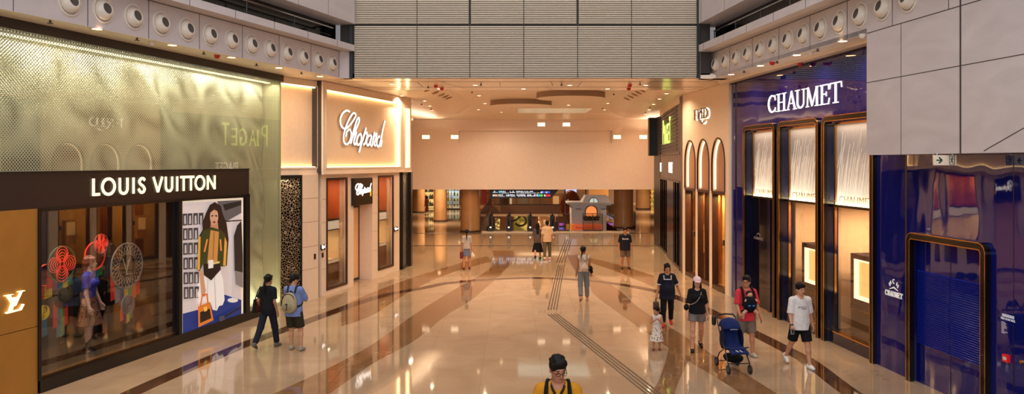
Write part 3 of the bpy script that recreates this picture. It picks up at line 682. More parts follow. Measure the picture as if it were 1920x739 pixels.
disc(189.5, 457, 18, -0.85, 'small disc with a red four petal wire flower above the mannequin', ('brown', (120, 60, 40)), 'flower', None)
disc(178, 480, 26, -0.95, 'plain bright red hoop just behind the mannequin head', ('red', (220, 50, 40)), 'plain', ('maroon', (70, 22, 24)), (RD, OR, TE, GR), 0.2)
disc(238.5, 498, 42, -0.62, 'largest disc, strung with pale thread around a dark monogram hub', ('grey', (110, 104, 96)), 'string', ('black', (22, 18, 18)), (RD, TE, ('blue', (40, 60, 120)), YE, GR, OR, RD), 0.35)
disc(240, 571, 17.5, -0.5, 'small purple threaded disc hanging under the largest disc', ('grey', (110, 104, 96)), 'spin', ('purple', (90, 24, 70)), (RD, PU, YE, GR), 0.18)
disc(117, 559, 19, -0.5, 'small black disc hanging under the big flower disc', DK, 'plain', ('black', (16, 14, 16)), (RD, TE, GR, RD), 0.55)
disc(82, 586, 13, -0.5, 'small yellow ringed disc at the lower left edge of the display window', ('yellow', (206, 176, 40)), 'spin', ('red', (120, 30, 30)), (RD, TE), 0.4)
disc(86, 516, 20, -0.8, 'orange hoop at the left edge of the display window', ('orange', (226, 90, 46)), 'plain', ('maroon', (70, 22, 24)), (RD, YE), 0.3)
# ---- fashion poster light box
t = thing('fashion_poster', 'backlit poster of a long haired woman in a green jacket holding an orange handbag', 'poster', tuple(LV.w((up0+up1)/2, zw0, 0)))
S = 2.547
def pz(x, y, T): return LV.hit(330+x/S, 360+y/S, T)
pc = [0]
def pp(pts, c, name=None, par=None, t1=None, glowv=0.42):
    pc[0] += 1; T = 0.004+0.0012*pc[0]
    b = MB(LV); b.poly([pz(x, y, 0.0) for x, y in pts], T-0.001, T)
    return b, mat('print_%d_%d_%d' % c, c, 0.3, emit=glowv)
def part(name, *ps):
    """ps: (points, colour)"""
    B = MB(LV); ms = []
    for pts, c in ps:
        pc[0] += 1; T = 0.004+0.0010*pc[0]; m_ = mat('print_%d_%d_%d' % c, c, 0.3, emit=0.42)
        if m_ not in ms: ms.append(m_)
        B.cm = ms.index(m_); B.poly([pz(x, y, 0.0) for x, y in pts], T-0.0008, T)
    return B.build(name, ms, t)
b = MB(LV); b.box(up0, up1, zw0, zb-0.06, -0.15, 0.0); b.build('light_box', M_black, t)
part('border', ([(25, 42), (320, 27), (320, 606), (25, 700)], (246, 232, 206)))
part('backdrop', ([(31, 52), (311, 38), (311, 592), (31, 676)], (212, 200, 196)), ([(31, 582), (130, 556), (222, 488), (311, 516), (311, 592), (31, 676)], (24, 52, 126)), ([(196, 44), (311, 38), (311, 100), (224, 150), (205, 90)], (96, 90, 92)), ([(222, 60), (311, 42), (311, 62), (232, 90)], (40, 36, 36)))
th = []
for r_ in range(6):
    y = 104+r_*70
    for k, x in enumerate((30, 54, 80, 106)):
        if k == 3 and r_ in (1, 2, 3, 4, 5) : continue
        th += [([(x, y-k*1.2), (x+22, y-1-k*1.2), (x+22, y+55-k*2), (x, y+57-k*2)], (66, 60, 62)), ([(x+7, y+10), (x+15, y+8), (x+17, y+48), (x+6, y+50)], (186, 178, 176))]
part('thumbnail_rows', *th)
part('clothes_rack', ([(224, 138), (306, 132), (306, 138), (224, 144)], (50, 46, 46)), ([(256, 140), (262, 140), (266, 512), (260, 512)], (200, 196, 196)), (arc(263, 517, 25, 11, 0, 350, 20), (226, 220, 214)), ([(268, 210), (284, 160), (304, 138), (311, 300), (311, 390), (272, 380)], (44, 38, 38)), ([(272, 375), (311, 385), (311, 458), (276, 440)], (132, 122, 120)))
part('figure_skirt', ([(120, 390), (200, 366), (216, 420), (223, 515), (214, 540), (196, 545), (186, 567), (166, 562), (156, 530), (140, 524), (102, 536), (94, 486)], (236, 230, 224)), ([(172, 400), (176, 400), (184, 560), (178, 562)], (196, 188, 184)), ([(140, 420), (144, 420), (142, 522), (137, 522)], (200, 192, 188)))
part('figure_hair', ([(152, 62), (176, 48), (204, 66), (214, 106), (232, 150), (242, 226), (237, 288), (224, 240), (214, 200), (150, 196), (112, 236), (98, 216), (118, 180), (116, 150), (132, 104)], (44, 28, 24)))
part('figure_body', ([(156, 146), (190, 146), (194, 190), (154, 190)], (188, 134, 104)), (arc(172, 118, 20, 40, 0, 345, 24), (206, 156, 126)), ([(100, 372), (118, 380), (132, 470), (128, 500), (110, 492)], (200, 150, 116)),
     ([(158, 112), (168, 110), (168, 116), (158, 118)], (60, 36, 30)), ([(177, 110), (187, 112), (187, 118), (177, 116)], (60, 36, 30)), ([(165, 140), (179, 140), (175, 149), (168, 149)], (140, 36, 36)), ([(152, 80), (192, 78), (196, 96), (172, 84), (150, 100)], (44, 28, 24)))
part('figure_jacket', ([(118, 186), (160, 168), (204, 182), (226, 204), (236, 290), (232, 352), (204, 356), (118, 346), (102, 378), (88, 372), (94, 284), (106, 212)], (58, 62, 30)), ([(154, 182), (194, 190), (186, 340), (138, 342), (146, 250)], (196, 138, 72)),
     ([(96, 214), (106, 212), (102, 372), (90, 372)], (224, 162, 66)), ([(222, 214), (232, 240), (226, 352), (214, 350)], (224, 162, 66)), ([(134, 226), (142, 224), (128, 286), (120, 286)], (220, 140, 60)), ([(196, 226), (204, 226), (208, 280), (200, 282)], (220, 140, 60)), ([(168, 190), (172, 190), (166, 340), (162, 340)], (150, 98, 50)))
part('figure_belt', ([(118, 346), (196, 330), (202, 370), (156, 422), (120, 396)], (26, 20, 22)), ([(142, 326), (166, 324), (166, 362), (142, 366)], (236, 230, 222)), ([(166, 336), (196, 330), (196, 340), (166, 346)], (216, 190, 120)))
part('figure_handbag', ([(92, 548), (150, 524), (166, 612), (94, 646)], (216, 122, 44)), ([(102, 574), (148, 556), (156, 602), (102, 626)], (36, 22, 20)), ([(100, 548), (106, 546), (114, 500), (132, 492), (136, 530), (142, 528), (138, 484), (110, 490)], (206, 110, 40)), ([(118, 552), (134, 546), (136, 566), (122, 572)], (240, 190, 90)))
part('umbrella', ([(196, 602), (296, 546), (300, 552), (200, 612)], (30, 28, 34)), ([(192, 596), (216, 588), (220, 610), (196, 620)], (70, 68, 74)))
# ---- perforated gold screen
def screen_mat():
    m = bpy.data.materials.new('perforated_gold_sheet'); m.use_nodes = True; nt = m.node_tree; N = nt.nodes.new; Lk = nt.links.new; bs = nt.nodes['Principled BSDF']
    bs.inputs['Base Color'].default_value = (*lin((204, 204, 180)), 1); bs.inputs['Metallic'].default_value = 0.35; bs.inputs['Roughness'].default_value = 0.4
    out = nt.nodes['Material Output']; tc = N('ShaderNodeTexCoord'); mp = N('ShaderNodeMapping'); mp.inputs['Rotation'].default_value = (math.radians(45), 0, 0)
    Lk(tc.outputs['UV'], mp.inputs[0])
    mp.inputs['Rotation'].default_value = (0, 0, math.radians(45)); mp.inputs['Scale'].default_value = (20, 20, 1)
    vo = N('ShaderNodeTexVoronoi'); vo.inputs['Randomness'].default_value = 0.0; vo.inputs['Scale'].default_value = 1
    vo.voronoi_dimensions = '2D'; Lk(mp.outputs[0], vo.inputs['Vector'])
    lt = N('ShaderNodeMath'); lt.operation = 'LESS_THAN'; lt.inputs[1].default_value = 0.36; Lk(vo.outputs['Distance'], lt.inputs[0])
    tr = N('ShaderNodeBsdfTransparent'); mx = N('ShaderNodeMixShader'); Lk(lt.outputs[0], mx.inputs[0]); Lk(bs.outputs[0], mx.inputs[1]); Lk(tr.outputs[0], mx.inputs[2]); Lk(mx.outputs[0], out.inputs[0])
    return m
def back_mat():
    m = bpy.data.materials.new('wavy_gold_backing'); m.use_nodes = True; nt = m.node_tree; N = nt.nodes.new; Lk = nt.links.new; bs = nt.nodes['Principled BSDF']
    tc = N('ShaderNodeTexCoord'); mp = N('ShaderNodeMapping'); Lk(tc.outputs['UV'], mp.inputs[0]); mp.inputs['Rotation'].default_value = (0, 0, math.radians(45)); mp.inputs['Scale'].default_value = (20, 20, 1)
    vo = N('ShaderNodeTexVoronoi'); vo.inputs['Randomness'].default_value = 0.0; vo.inputs['Scale'].default_value = 1; vo.voronoi_dimensions = '2D'; Lk(mp.outputs[0], vo.inputs['Vector'])
    lt = N('ShaderNodeMath'); lt.operation = 'LESS_THAN'; lt.inputs[1].default_value = 0.36; Lk(vo.outputs['Distance'], lt.inputs[0])
    mx = N('ShaderNodeMixRGB'); mx.inputs[1].default_value = (*lin((222, 222, 198)), 1); mx.inputs[2].default_value = (*lin((70, 68, 48)), 1); Lk(lt.outputs[0], mx.inputs[0]); Lk(mx.outputs[0], bs.inputs['Base Color'])
    bs.inputs['Roughness'].default_value = 0.45; bs.inputs['Metallic'].default_value = 0.3
    return m
M_scr = screen_mat(); M_bk = back_mat()
def sheet(fr, u0, u1, z0, z1, T, name, m, par, wave=0.0, step=0.2, bend=True):
    nu = max(1, int((u1-u0)/step)); nv = max(1, int((z1-z0)/step)) if wave else 1
    if not wave: nu = 1
    V = []; UVv = []
    for i in range(nu+1):
        for j in range(nv+1):
            u = u0+(u1-u0)*i/nu; z = z0+(z1-z0)*j/nv
            d = wave*(math.sin(u*2.3+1.1*math.sin(z*1.7+u*0.6))*math.cos(z*2.1+0.9*math.sin(u*1.3+z*0.4))+0.5*math.sin(u*4.1+z*2.9)) if wave else 0
            V.append(fr.w(u, z, T+d)); UVv.append((u, z))
    F = [(i*(nv+1)+j, (i+1)*(nv+1)+j, (i+1)*(nv+1)+j+1, i*(nv+1)+j+1) for i in range(nu) for j in range(nv)]
    me = bpy.data.meshes.new(name); L = Vector(par.location); me.from_pydata([tuple(v-L) for v in V], [], F); me.materials.append(m)
    uvl = me.uv_layers.new(name='UVMap')
    for lp in me.loops: uvl.data[lp.index].uv = UVv[lp.vertex_index]
    if wave: me.polygons.foreach_set('use_smooth', [True]*len(me.polygons))
    o = bpy.data.objects.new(name, me); COL.objects.link(o); o.parent = par; return o
us0 = LV.u(-420, -.25); us1 = LV.u(521.5, -.25)
t = thing('perforated_screen', 'tall pale gold perforated metal screen glowing above and beside the dark shop', 'wall screen', tuple(LV.w(1, zt, -0.25)))
sheet(LV, us0, us1, zt-0.0, 6.56, -0.25, 'front_sheet', M_scr, t)
sheet(LV, ue, us1, 0.05, zt-0.0, -0.25, 'front_sheet', M_scr, t)
sheet(LV, us0, us1-0.05, zt+0.0, 6.56, -0.72, 'back_sheet', M_bk, t, 0.03, 0.14)
sheet(LV, ue+0.02, us1-0.05, 0.05, zt, -0.72, 'back_sheet', M_bk, t, 0.04, 0.14)
b = MB(LV); b.box(us0, us1, zt+0.01, 6.55, -0.2, -0.19); b.box(ue+0.01, us1, 0.3, zt, -0.2, -0.19); b.build('pane', glass('screen_glass', (252, 252, 248), 0.16), t)
b = MB(LV); b.box(us0, us1-0.1, 6.50, 6.53, -0.55, -0.45); b.build('light_strip', glow('screen_led', (250, 246, 205), 4), t)
b = MB(LV); b.box(us1, us1+0.05, 0.0, 6.56, -0.9, -0.19); b.build('end_post', mat('end_post', (176, 172, 140), 0.4, metal=0.5), t)
b = MB(LV); b.box(us0, us1+0.05, 6.56, 6.745, -0.9, -0.10); b.build('top_channel', mat('charcoal_channel', (44, 38, 34), 0.5), t)
b = MB(LV); b.box(us0, us1, zt, 6.56, -0.98, -0.92); b.box(ue+0.01, us1, 0, zt, -0.98, -0.92); b.build('back_panel', mat('screen_back', (150, 146, 110), 0.6), t)
for k in range(6):
    u = us0+2.0+(us1-us0-2)*(k+0.5)/6
    area('screen_top_lamp', tuple(LV.w(u, 6.48, -0.48)), 1.6, 48, (1, 0.98, 0.84), tuple(LV.w(u, 3.0, -0.52)), 'RECTANGLE', 0.12)
area('screen_foot_lamp', tuple(LV.w(ue+1.2, 0.1, -0.48)), 1.6, 40, (1, 0.96, 0.72), tuple(LV.w(ue+1.2, 4, -0.5)), 'RECTANGLE', 0.12)
# ---- jeweller's shop, second on the left
M_bf = mat('beige_lacquer_wall', (232, 208, 182), 0.3)
FA = Frame((-6.81, 23.4), (0.84, 1.7)); FC = Frame(tuple(CHB.w(CHB.u(757, .15), 0, 0.15))[:2], (0.42, 0.9)); FC.O.z = 0
def fascia(fr, T, x0, x1, xi0, xi1, yt, yb, lab, name='lit_fascia_panel', top=Z1-0.01, bot=None, led=(1, 1, 1)):
    a, c = fr.u(x0, T), fr.u(x1, T); ai, ci = fr.u(xi0, T), fr.u(xi1, T); vt_ = fr.v(xi0, yt, T); vb_ = fr.v(xi0, yb, T); bot = bot or zfas
    t = thing(name, lab, 'fascia', tuple(fr.w((a+c)/2, bot, T)))
    b = MB(fr)
    b.box(a, c, vt_, top, T-0.2, T); b.box(a, c, bot, vb_, T-0.2, T); b.box(a, ai, vb_, vt_, T-0.2, T); b.box(ci, c, vb_, vt_, T-0.2, T); b.build('frame', M_bf, t)
    b = MB(fr)
    b.box(a, c, bot, bot+0.05, T, T+0.03); b.box(ai-0.06, ci+0.06, vt_, vt_+0.05, T, T+0.02); b.box(ai-0.06, ci+0.06, vb_-0.05, vb_, T, T+0.02)
    b.box(ai-0.06, ai, vb_, vt_, T, T+0.02); b.box(ci, ci+0.06, vb_, vt_, T, T+0.02); b.build('moulding', M_bf, t)
    b = MB(fr); b.box(ai, ci, vb_, vt_, T-0.2, T-0.14); b.build('inset', mat('inset_panel', (232, 204, 174), 0.4), t)
    b = MB(fr); e = 0.028
    if led[0]: b.box(ai, ci, vt_-e, vt_, T-0.12, T-0.05)
    if led[1]: b.box(ci-e, ci, vb_, vt_, T-0.12, T-0.05)
    if led[2]: b.box(ai, ci, vb_, vb_+e*0.6, T-0.12, T-0.05); b.box(ai, ai+e, vb_, vt_, T-0.12, T-0.05)
    b.build('light_strip', M_led, t)
    return t
zfas = CHB.v(655, 326, .15)
fascia(FA, 0.0, 523, 601, 526, 594.5, 155, 314, 'narrow backlit beige fascia panel next to the perforated screen')
fascia(CHB, 0.15, 606, 757, 612, 751, 168, 314, 'wide backlit beige fascia panel carrying white script lettering')
fascia(FC, 0.0, 757.3, 771, 759, 768, 203, 314, 'slim backlit beige fascia strip turning the far corner')
b = MB(); p1 = FA.w(FA.u(601), 0, -0.06); p2 = CHB.w(CHB.u(606, .15), 0, 0.09)
b.prism([(p1.x, p1.y), (p2.x, p2.y), (p2.x-0.3, p2.y), (p1.x-0.3, p1.y)], zfas, Z1-0.01); tag(b.build('fascia_joint', M_joint), 'dark vertical joint between the two large backlit fascia panels', 'trim')
# script sign
script = [
 ('C', [(215, 132), (190, 120), (165, 120), (120, 160), (95, 240), (112, 315), (150, 345), (190, 325), (240, 270), (288, 190), (282, 155), (250, 158), (195, 250), (150, 380), (136, 470), (152, 530), (185, 540), (218, 495), (235, 420), (218, 358), (182, 378), (165, 445)]),
 ('h', [(225, 530), (262, 420), (320, 290), (336, 232), (325, 210), (302, 245), (262, 380), (222, 532)]), ('h', [(248, 450), (285, 385), (296, 405), (268, 500), (278, 545), (302, 515)]),
 ('o', [(352, 410), (322, 435), (302, 495), (312, 545), (342, 535), (362, 480), (356, 420), (346, 412)]),
 ('p', [(420, 335), (378, 480), (332, 642)]), ('p', [(372, 500), (400, 420), (426, 392), (434, 430), (412, 520), (386, 548)]),
 ('a', [(482, 428), (450, 440), (426, 500), (438, 555), (464, 530), (492, 440), (474, 530), (490, 562), (506, 530)]),
 ('r', [(526, 388), (512, 470), (500, 540)]), ('r', [(505, 490), (532, 425), (556, 410), (545, 460), (524, 540), (542, 560)]),
 ('d', [(592, 440), (564, 468), (553, 530), (572, 572), (594, 535), (620, 420)]), ('d', [(656, 250), (622, 400), (600, 530), (606, 562), (622, 490)])]
groups_ = {}
t = thing('shop_sign', 'large white flowing script lettering on the wide backlit beige panel', 'sign', tuple(CHB.w(CHB.u(680, .12), CHB.v(680, 280, .12), 0.12)))
ks = {}
for ch, pts in script: ks.setdefault(ch, []).append(pts)
for ch, strokes in ks.items():
    for (T0, T1, wd, m_) in ((0.06, 0.09, 0.082, 'r'), (0.09, 0.105, 0.068, 'w')):
        b = MB(CHB)
        for s_ in strokes:
            q = [CHB.hit(625+x/6.718, 190+y/6.718, .12) for x, y in s_]
            b.ribbon(spline(q, 5), wd if ch != 'C' else wd*0.85, T0, T1)
        b.build('letter' if m_ == 'w' else 'letter_side', glow('white_letter', (255, 250, 244), 1.5) if m_ == 'w' else mat('letter_side', (150, 120, 110), 0.4), t)
def small_script(fr, par, u0, u1, v0, v1, t0, t1, wd, m=None):
    b = MB(fr)
    for ch, s_ in script:
        b.ribbon(spline([(u0+(x-95)/560*(u1-u0), v1-(y-120+ (x-95)*-0.28+0)/420*(v1-v0)) for x, y in s_], 4), wd, t0, t1)
    b.build('lettering', m or glow('white_letter', (255, 250, 244), 1.5), par)
# lower wall
def wall_with(fr, T, a, c, z1, holes, name, m, dep=0.25, z0=0):
    b = MB(fr); cur = a
    for (h0, h1, y0, y1) in sorted(holes):
        b.box(cur, h0, z0, z1, T-dep, T)
        if y0 > z0: b.box(h0, h1, z0, y0, T-dep, T)
        if y1 < z1: b.box(h0, h1, y1, z1, T-dep, T)
        cur = h1
    b.box(cur, c, z0, z1, T-dep, T)
    return struct(b.build(name, m))
w1 = (CHB.u(613), CHB.u(649.5), CHB.v(613, 542), CHB.v(613, 337)); dr = (CHB.u(663), CHB.u(698), 0.0, CHB.v(663, 384)); w2 = (CHB.u(709.5), CHB.u(736.5), CHB.v(709.5, 505), CHB.v(709.5, 332))
c0, c1 = CHB.u(603), CHB.u(749)
wall_with(CHB, 0.0, c0, c1, zfas, [w1, dr, w2], 'wall_left_jeweller', M_bf)
b = MB(CHW); b.box(0, CHW.u(597), 0, zfas, -0.25, 0.0); struct(b.build('wall_left_jeweller', M_bf))
b = MB(); p1 = CHW.w(CHW.u(597), 0, -0.1); p2 = CHB.w(c0, 0, -0.1); b.prism([(p1.x, p1.y), (p2.x, p2.y), (p2.x-0.2, p2.y), (p1.x-0.2, p1.y)], 0, zfas); struct(b.build('trim_23', M_joint))
b = MB(CHW)
for y in (372, 416, 462, 504): z = CHW.v(585, y); b.box(0, CHW.u(597), z, z+0.012, 0, 0.003)
struct(b.build('trim_24', mat('dark_joint3', (170, 130, 100), 0.5)))
b = MB(CHB)
for y in (374, 418, 463, 505): z = CHB.v(607, y); b.box(c0, w1[0]-0.05, z, z+0.012, 0, 0.003)
for y in (366, 400, 434, 470): z = CHB.v(703, y); b.box(dr[1], w2[0]-0.05, z, z+0.01, 0, 0.003)
struct(b.build('trim_25', mat('dark_joint3', (170, 130, 100), 0.5)))
M_fr = mat('dark_walnut_frame', (62, 34, 22), 0.3)
M_org = mat('orange_silk', (206, 112, 58), 0.5)
def jwindow(h, lab, cx0, cx1, yh0, yh1, yn1):
    a, c, z0, z1 = h
    t = thing('shop_window', lab, 'window', tuple(CHB.w((a+c)/2, z0, -0.1)))
    f = 0.05; b = MB(CHB); b.box(a-f, a+0.02, z0, z1, -0.03, 0.025); b.box(c-0.02, c+f, z0, z1, -0.03, 0.025); b.box(a-f, c+f, z1-0.02, z1+f, -0.03, 0.025); b.box(a-f, c+f, z0-f, z0+0.02, -0.03, 0.025); b.build('frame', M_fr, t)
    b = MB(CHB); b.box(a, c, z0, z1, -0.06, -0.05); b.build('pane', glass('shop_glass2', (250, 245, 240), 0.8), t)
    b = MB(CHB); b.box(a-0.1, c+0.1, z0-0.1, z1+0.1, -1.0, -0.95); b.box(a-0.12, a-0.1, z0, z1, -1.0, -0.25); b.box(c+0.1, c+0.12, z0, z1, -1.0, -0.25); b.box(a-0.1, c+0.1, z1+0.05, z1+0.1, -1.0, -0.25); b.build('interior', M_org, t)
    b = MB(CHB); b.box(a-0.1, c+0.1, z0-0.08, z0-0.03, -1.0, -0.25); b.build('interior_floor', M_fr, t)
    area('window_lamp', tuple(CHB.w((a+c)/2, z1-0.05, -0.6)), 0.5, 45, (1, .76, .52), tuple(CHB.w((a+c)/2, z0, -0.6)))
    return t
def jcase(h, px1, y0, y1, y2, lab):
    a = h[0]-0.02; T = -0.3; c = CHB.u(px1, T); zt_ = CHB.v(px1, y0, T); zm = CHB.v(px1, y1, T); zb_ = CHB.v(px1, y2, T)
    k = thing('display_case', lab, 'display case', tuple(CHB.w((a+c)/2, 0.3, -0.5)))
    b = MB(CHB); b.box(a, c, zm, zt_, -0.85, T); b.build('header', glow('case_header', (255, 240, 210), 1.5), k)
    b = MB(CHB); b.box(a, c+0.02, zt_, zt_+0.05, -0.85, T+0.03); b.box(a, c+0.03, zm-0.03, zm, -0.85, T+0.02); b.build('cornice', M_fr, k)
    b = MB(CHB); b.box(a, c, zb_, zm, -0.87, -0.83); b.box(a, a+0.03, zb_, zm, -0.85, T); b.box(c-0.03, c, zb_, zm, -0.85, T); b.box(a, c, zb_-0.03, zb_, -0.85, T); b.build('niche', mat('lit_cream_suede', (246, 214, 160), 0.7, emit=0.35), k)  # suede emits a little: the case light is put into its colour
    b = MB(CHB); b.box(a, c, zb_-0.12, zb_-0.03, -0.85, T); b.build('tray', glow('case_tray', (255, 236, 200), 1.0), k)
    b = MB(CHB); b.box(a, c, 0.25, zb_-0.12, -0.85, T-0.02); b.build('cabinet', mat('reddish_cabinet', (130, 66, 40), 0.25), k)
    b = MB(CHB); cc = CHB.w((a+c)/2, zb_, -0.5); b.lathe([(0.05, 0), (0.05, 0.01), (0.02, 0.02), (0.07, 0.1), (0.05, 0.17), (0.0, 0.19)], cc, None, 14); b.build('necklace_stand', mat('cream_bust', (232, 214, 180), 0.5), k, True)
    area('case_lamp', tuple(CHB.w((a+c)/2, zm-0.05, -0.42)), 0.3, 18, (1, .85, .6), tuple(CHB.w((a+c)/2, zb_, -0.55)))
jwindow(w1, 'tall walnut framed jewellery window left of the shop door', 0, 0, 0, 0, 0)
jcase(w1, 636, 412, 428, 483, 'cream lit jewellery case in the window left of the shop door')
jwindow(w2, 'tall walnut framed jewellery window right of the shop door', 0, 0, 0, 0, 0)
jcase(w2, 725, 397, 410, 453, 'cream lit jewellery case in the window right of the shop door')
for h, y, lab in ((w1, 378, 'sparkling glass wall lamp in the left jewellery window'), (w2, 363, 'sparkling glass wall lamp in the right jewellery window')):
    u = h[0]+0.12; z = CHB.v(616 if h is w1 else 712, y, -0.5); c = CHB.w(u, z, -0.55); k = thing('wall_lamp', lab, 'lamp', tuple(c))
    b = MB(); b.tube([c+CHB.N*(-0.4), c], 0.012); b.build('bracket', M_gold, k)
    b = MB(); b.ell(c, (0.07, 0.07, 0.13)); b.build('globe', glow('lamp_globe', (255, 220, 170), 2.5), k, True)
    b = MB()
    for q in range(7): b.ell(c+Vector((0.08*math.cos(q), 0.08*math.sin(q), -0.12-0.02*(q % 3))), (0.015, 0.015, 0.04), seg=6, rings=5)
    b.build('crystals', glow('crystal', (255, 236, 210), 1.2), k, True)
# entrance recess
b = MB(CHB); b.box(dr[0]-0.05, dr[1]+0.03, 0, dr[3]+0.1, -0.62, -0.57); b.box(dr[1], dr[1]+0.06, 0, dr[3]+0.1, -0.6, -0.25); b.box(dr[0]-0.06, dr[0], 0, dr[3]+0.1, -0.6, -0.25); b.box(dr[0], dr[1], dr[3]+0.02, dr[3]+0.1, -0.6, -0.25); struct(b.build('wall_entrance', M_bf))
t = thing('shop_door', 'narrow glass door with dark frame in the entrance recess under the black hanging sign', 'door', tuple(CHB.w((dr[0]+dr[1])/2-0.2, 0, -0.55)))
a = dr[0]+0.02; c = CHB.u(676, -0.5); zt_ = CHB.v(670, 386, -0.5)
b = MB(CHB); b.box(a, a+0.05, 0, zt_, -0.57, -0.5); b.box(c-0.09, c, 0, zt_, -0.57, -0.5); b.box(a, c, zt_-0.06, zt_, -0.57, -0.5); b.box(a, c, 0, 0.08, -0.57, -0.5); b.build('frame', M_fr, t)
b = MB(CHB); b.box(a+0.05, c-0.09, 0.08, zt_-0.06, -0.55, -0.54); b.build('leaf', mat('door_leaf', (232, 176, 120), 0.2, emit=0.1), t)
b = MB(CHB); b.ribbon(spline([(a+0.15, 1.75), (a+0.35, 1.9), (a+0.45, 1.75), (a+0.2, 1.62), (a+0.5, 1.6)], 5), 0.03, -0.54, -0.52); b.build('handle', M_fr, t)
t = thing('hanging_sign', 'black rectangular sign with white script above the shop door', 'sign', tuple(CHB.w((dr[0]+dr[1])/2, dr[3], 0.1)))
sa, sc_ = CHB.u(663.5, .1), CHB.u(698.5, .1); sz0, sz1 = CHB.v(664, 386, .1), CHB.v(664, 334.5, .1)
b = MB(CHB); b.box(sa, sc_, sz0, sz1, 0.0, 0.1); b.build('board', mat('sign_black', (18, 14, 14), 0.15), t)
small_script(CHB, t, sa+0.12, sc_-0.12, sz0+0.35, sz1-0.22, 0.1, 0.115, 0.045)
b = MB(CHB); b.box(sc_-0.2, sc_-0.12, sz0+0.28, sz0+0.55, 0.1, 0.112); b.build('orange_mark', glow('orange_mark', (240, 160, 40), 1.2), t)
for fr_, x0, x1, y0, y1, lab in ((CHB, 603.5, 610.5, 459.5, 469.5, 'small black plate with white script left of the first jewellery window'), (CHB, 740, 747.5, 426.5, 434, 'small black plate with white script beside the second jewellery window')):
    a, c = fr_.u(x0, .05), fr_.u(x1, .05); z0, z1 = fr_.v(x0, y1, .05), fr_.v(x0, y0, .05); k = thing('name_plate', lab, 'sign', tuple(fr_.w((a+c)/2, z0, 0.04)))
    b = MB(fr_); b.box(a, c, z0, z1, 0, 0.04); b.build('plate', mat('sign_black', (18, 14, 14), 0.15), k)
    small_script(fr_, k, a+0.02, c-0.02, z0+0.04, z1-0.02, 0.04, 0.05, 0.012)
for fr_, x, y0, y1, lab in ((CHW, 590, 476, 486, 'small dark flush pull on the left wall panel'), (CHB, 604.5, 474, 483, 'small dark flush pull just left of the first jewellery window')):
    a = fr_.u(x-1.5); c = fr_.u(x+1.5); b = MB(fr_); b.box(a, c, fr_.v(x, y1), fr_.v(x, y0), 0, 0.02); b.box(a+0.02, c-0.02, fr_.v(x, y1)+0.03, fr_.v(x, y0)-0.03, 0.02, 0.03); tag(b.build('flush_pull', M_fr), lab, 'handle')
# lattice panels
M_lat = lattice('silver_lattice', (26, 20, 15), (205, 188, 158), 13, 0.7, 0.085)
for fr_, x0, x1, lab in ((LAT, 519, 566, 'wide dark lattice panel with silver tracery between the screen and the beige wall'), (CHE, 749.5, 763, 'narrow dark lattice panel with silver tracery at the far end of the jeweller')):
    a, c = max(fr_.u(x0), 0.0), fr_.u(x1); t = thing('lattice_panel', lab, 'lattice', tuple(fr_.w((a+c)/2, 0, 0)))
    b = MB(fr_); b.box(a, c, 0, zfas, -0.2, -0.05); b.build('core', mat('lattice_core', (20, 16, 12), 0.4), t)
    b = MB(fr_); b.box(a, a+0.03, 0, zfas, -0.05, 0.02); b.box(c-0.05, c, 0, zfas, -0.05, 0.02); b.box(a, c, zfas-0.1, zfas, -0.05, 0.02); b.box(a, c, 0, 0.12, -0.05, 0.02); b.build('frame', M_black, t)
    b = MB(fr_); b.box(a+0.03, c-0.05, 0.12, zfas-0.1, -0.05, -0.01); b.build('tracery', M_lat, t)
    m_ = (a+c)/2
    area('lattice_lamp', tuple(fr_.w(m_, zfas-0.15, 0.25)), 0.3, 6, WARM, tuple(fr_.w(m_, 1, 0)), 'RECTANGLE', 0.1)
b = MB(); b.prism([(-4.22, 32.3), (-4.10, 32.5), (-4.12, 33.2), (-4.6, 33.2), (-4.6, 32.3)], 0, zfas+0.02); tag(b.build('corner_post', M_black), 'tall black corner post ending the jeweller shop front', 'post')
# ============================================================ RIGHT SHOPS
def navy_mat(name, c, w_=0.03):
    m = mat(name, c, 0.025, spec=0.75); nt = m.node_tree; bs = nt.nodes['Principled BSDF']
    n = nt.nodes.new('ShaderNodeTexNoise'); n.inputs['Scale'].default_value = 0.9; n.inputs['Detail'].default_value = 1.5
    tc = nt.nodes.new('ShaderNodeTexCoord'); mp = nt.nodes.new('ShaderNodeMapping'); mp.inputs['Scale'].default_value = (1, 1, 0.45)
    nt.links.new(tc.outputs['Object'], mp.inputs[0]); nt.links.new(mp.outputs[0], n.inputs['Vector'])
    bp = nt.nodes.new('ShaderNodeBump'); bp.inputs['Strength'].default_value = w_*10; bp.inputs['Distance'].default_value = 0.12
    nt.links.new(n.outputs['Fac'], bp.inputs['Height']); nt.links.new(bp.outputs[0], bs.inputs['Normal']); return m
M_nv = navy_mat('navy_gloss_panel', (16, 22, 100), 0.02)
M_nv2 = mat('navy_trim', (12, 14, 44), 0.12, spec=0.6)
M_post = mat('bronze_black', (26, 18, 18), 0.15, metal=0.4)
ZW = 5.22; ZD = 3.23; zc_top = 6.66
W = [(CM.u(1399.5), CM.u(1456)), (CM.u(1465), CM.u(1538)), (CM.u(1549), CM.u(1641))]
ARL, ARR = CM.u(1711), CM.u(1853); UE = 12.0
b = MB(CM); cur = CM.u(1382)
for a, c in W:
    b.box(cur, a, 0, zc_top, -0.3, 0.0); b.box(a, c, ZW-0.1, zc_top, -0.3, 0.0); cur = c
b.box(cur, ARL, 0, 4.36, -0.3, 0.0); b.box(ARL, ARR, 2.8, 4.36, -0.3, 0.0); b.box(ARR, UE+8, 0, 4.36, -0.3, 0.0); b.box(cur, CM.u(1700), 4.36, zc_top, -0.3, 0)
struct(b.build('wall_right_shop', M_nv))
b = MB(CM); b.box(0.0, CM.u(1378.5), 0, zc_top, -0.3, 0.0); struct(b.build('wall_right_shop_end', M_nv))
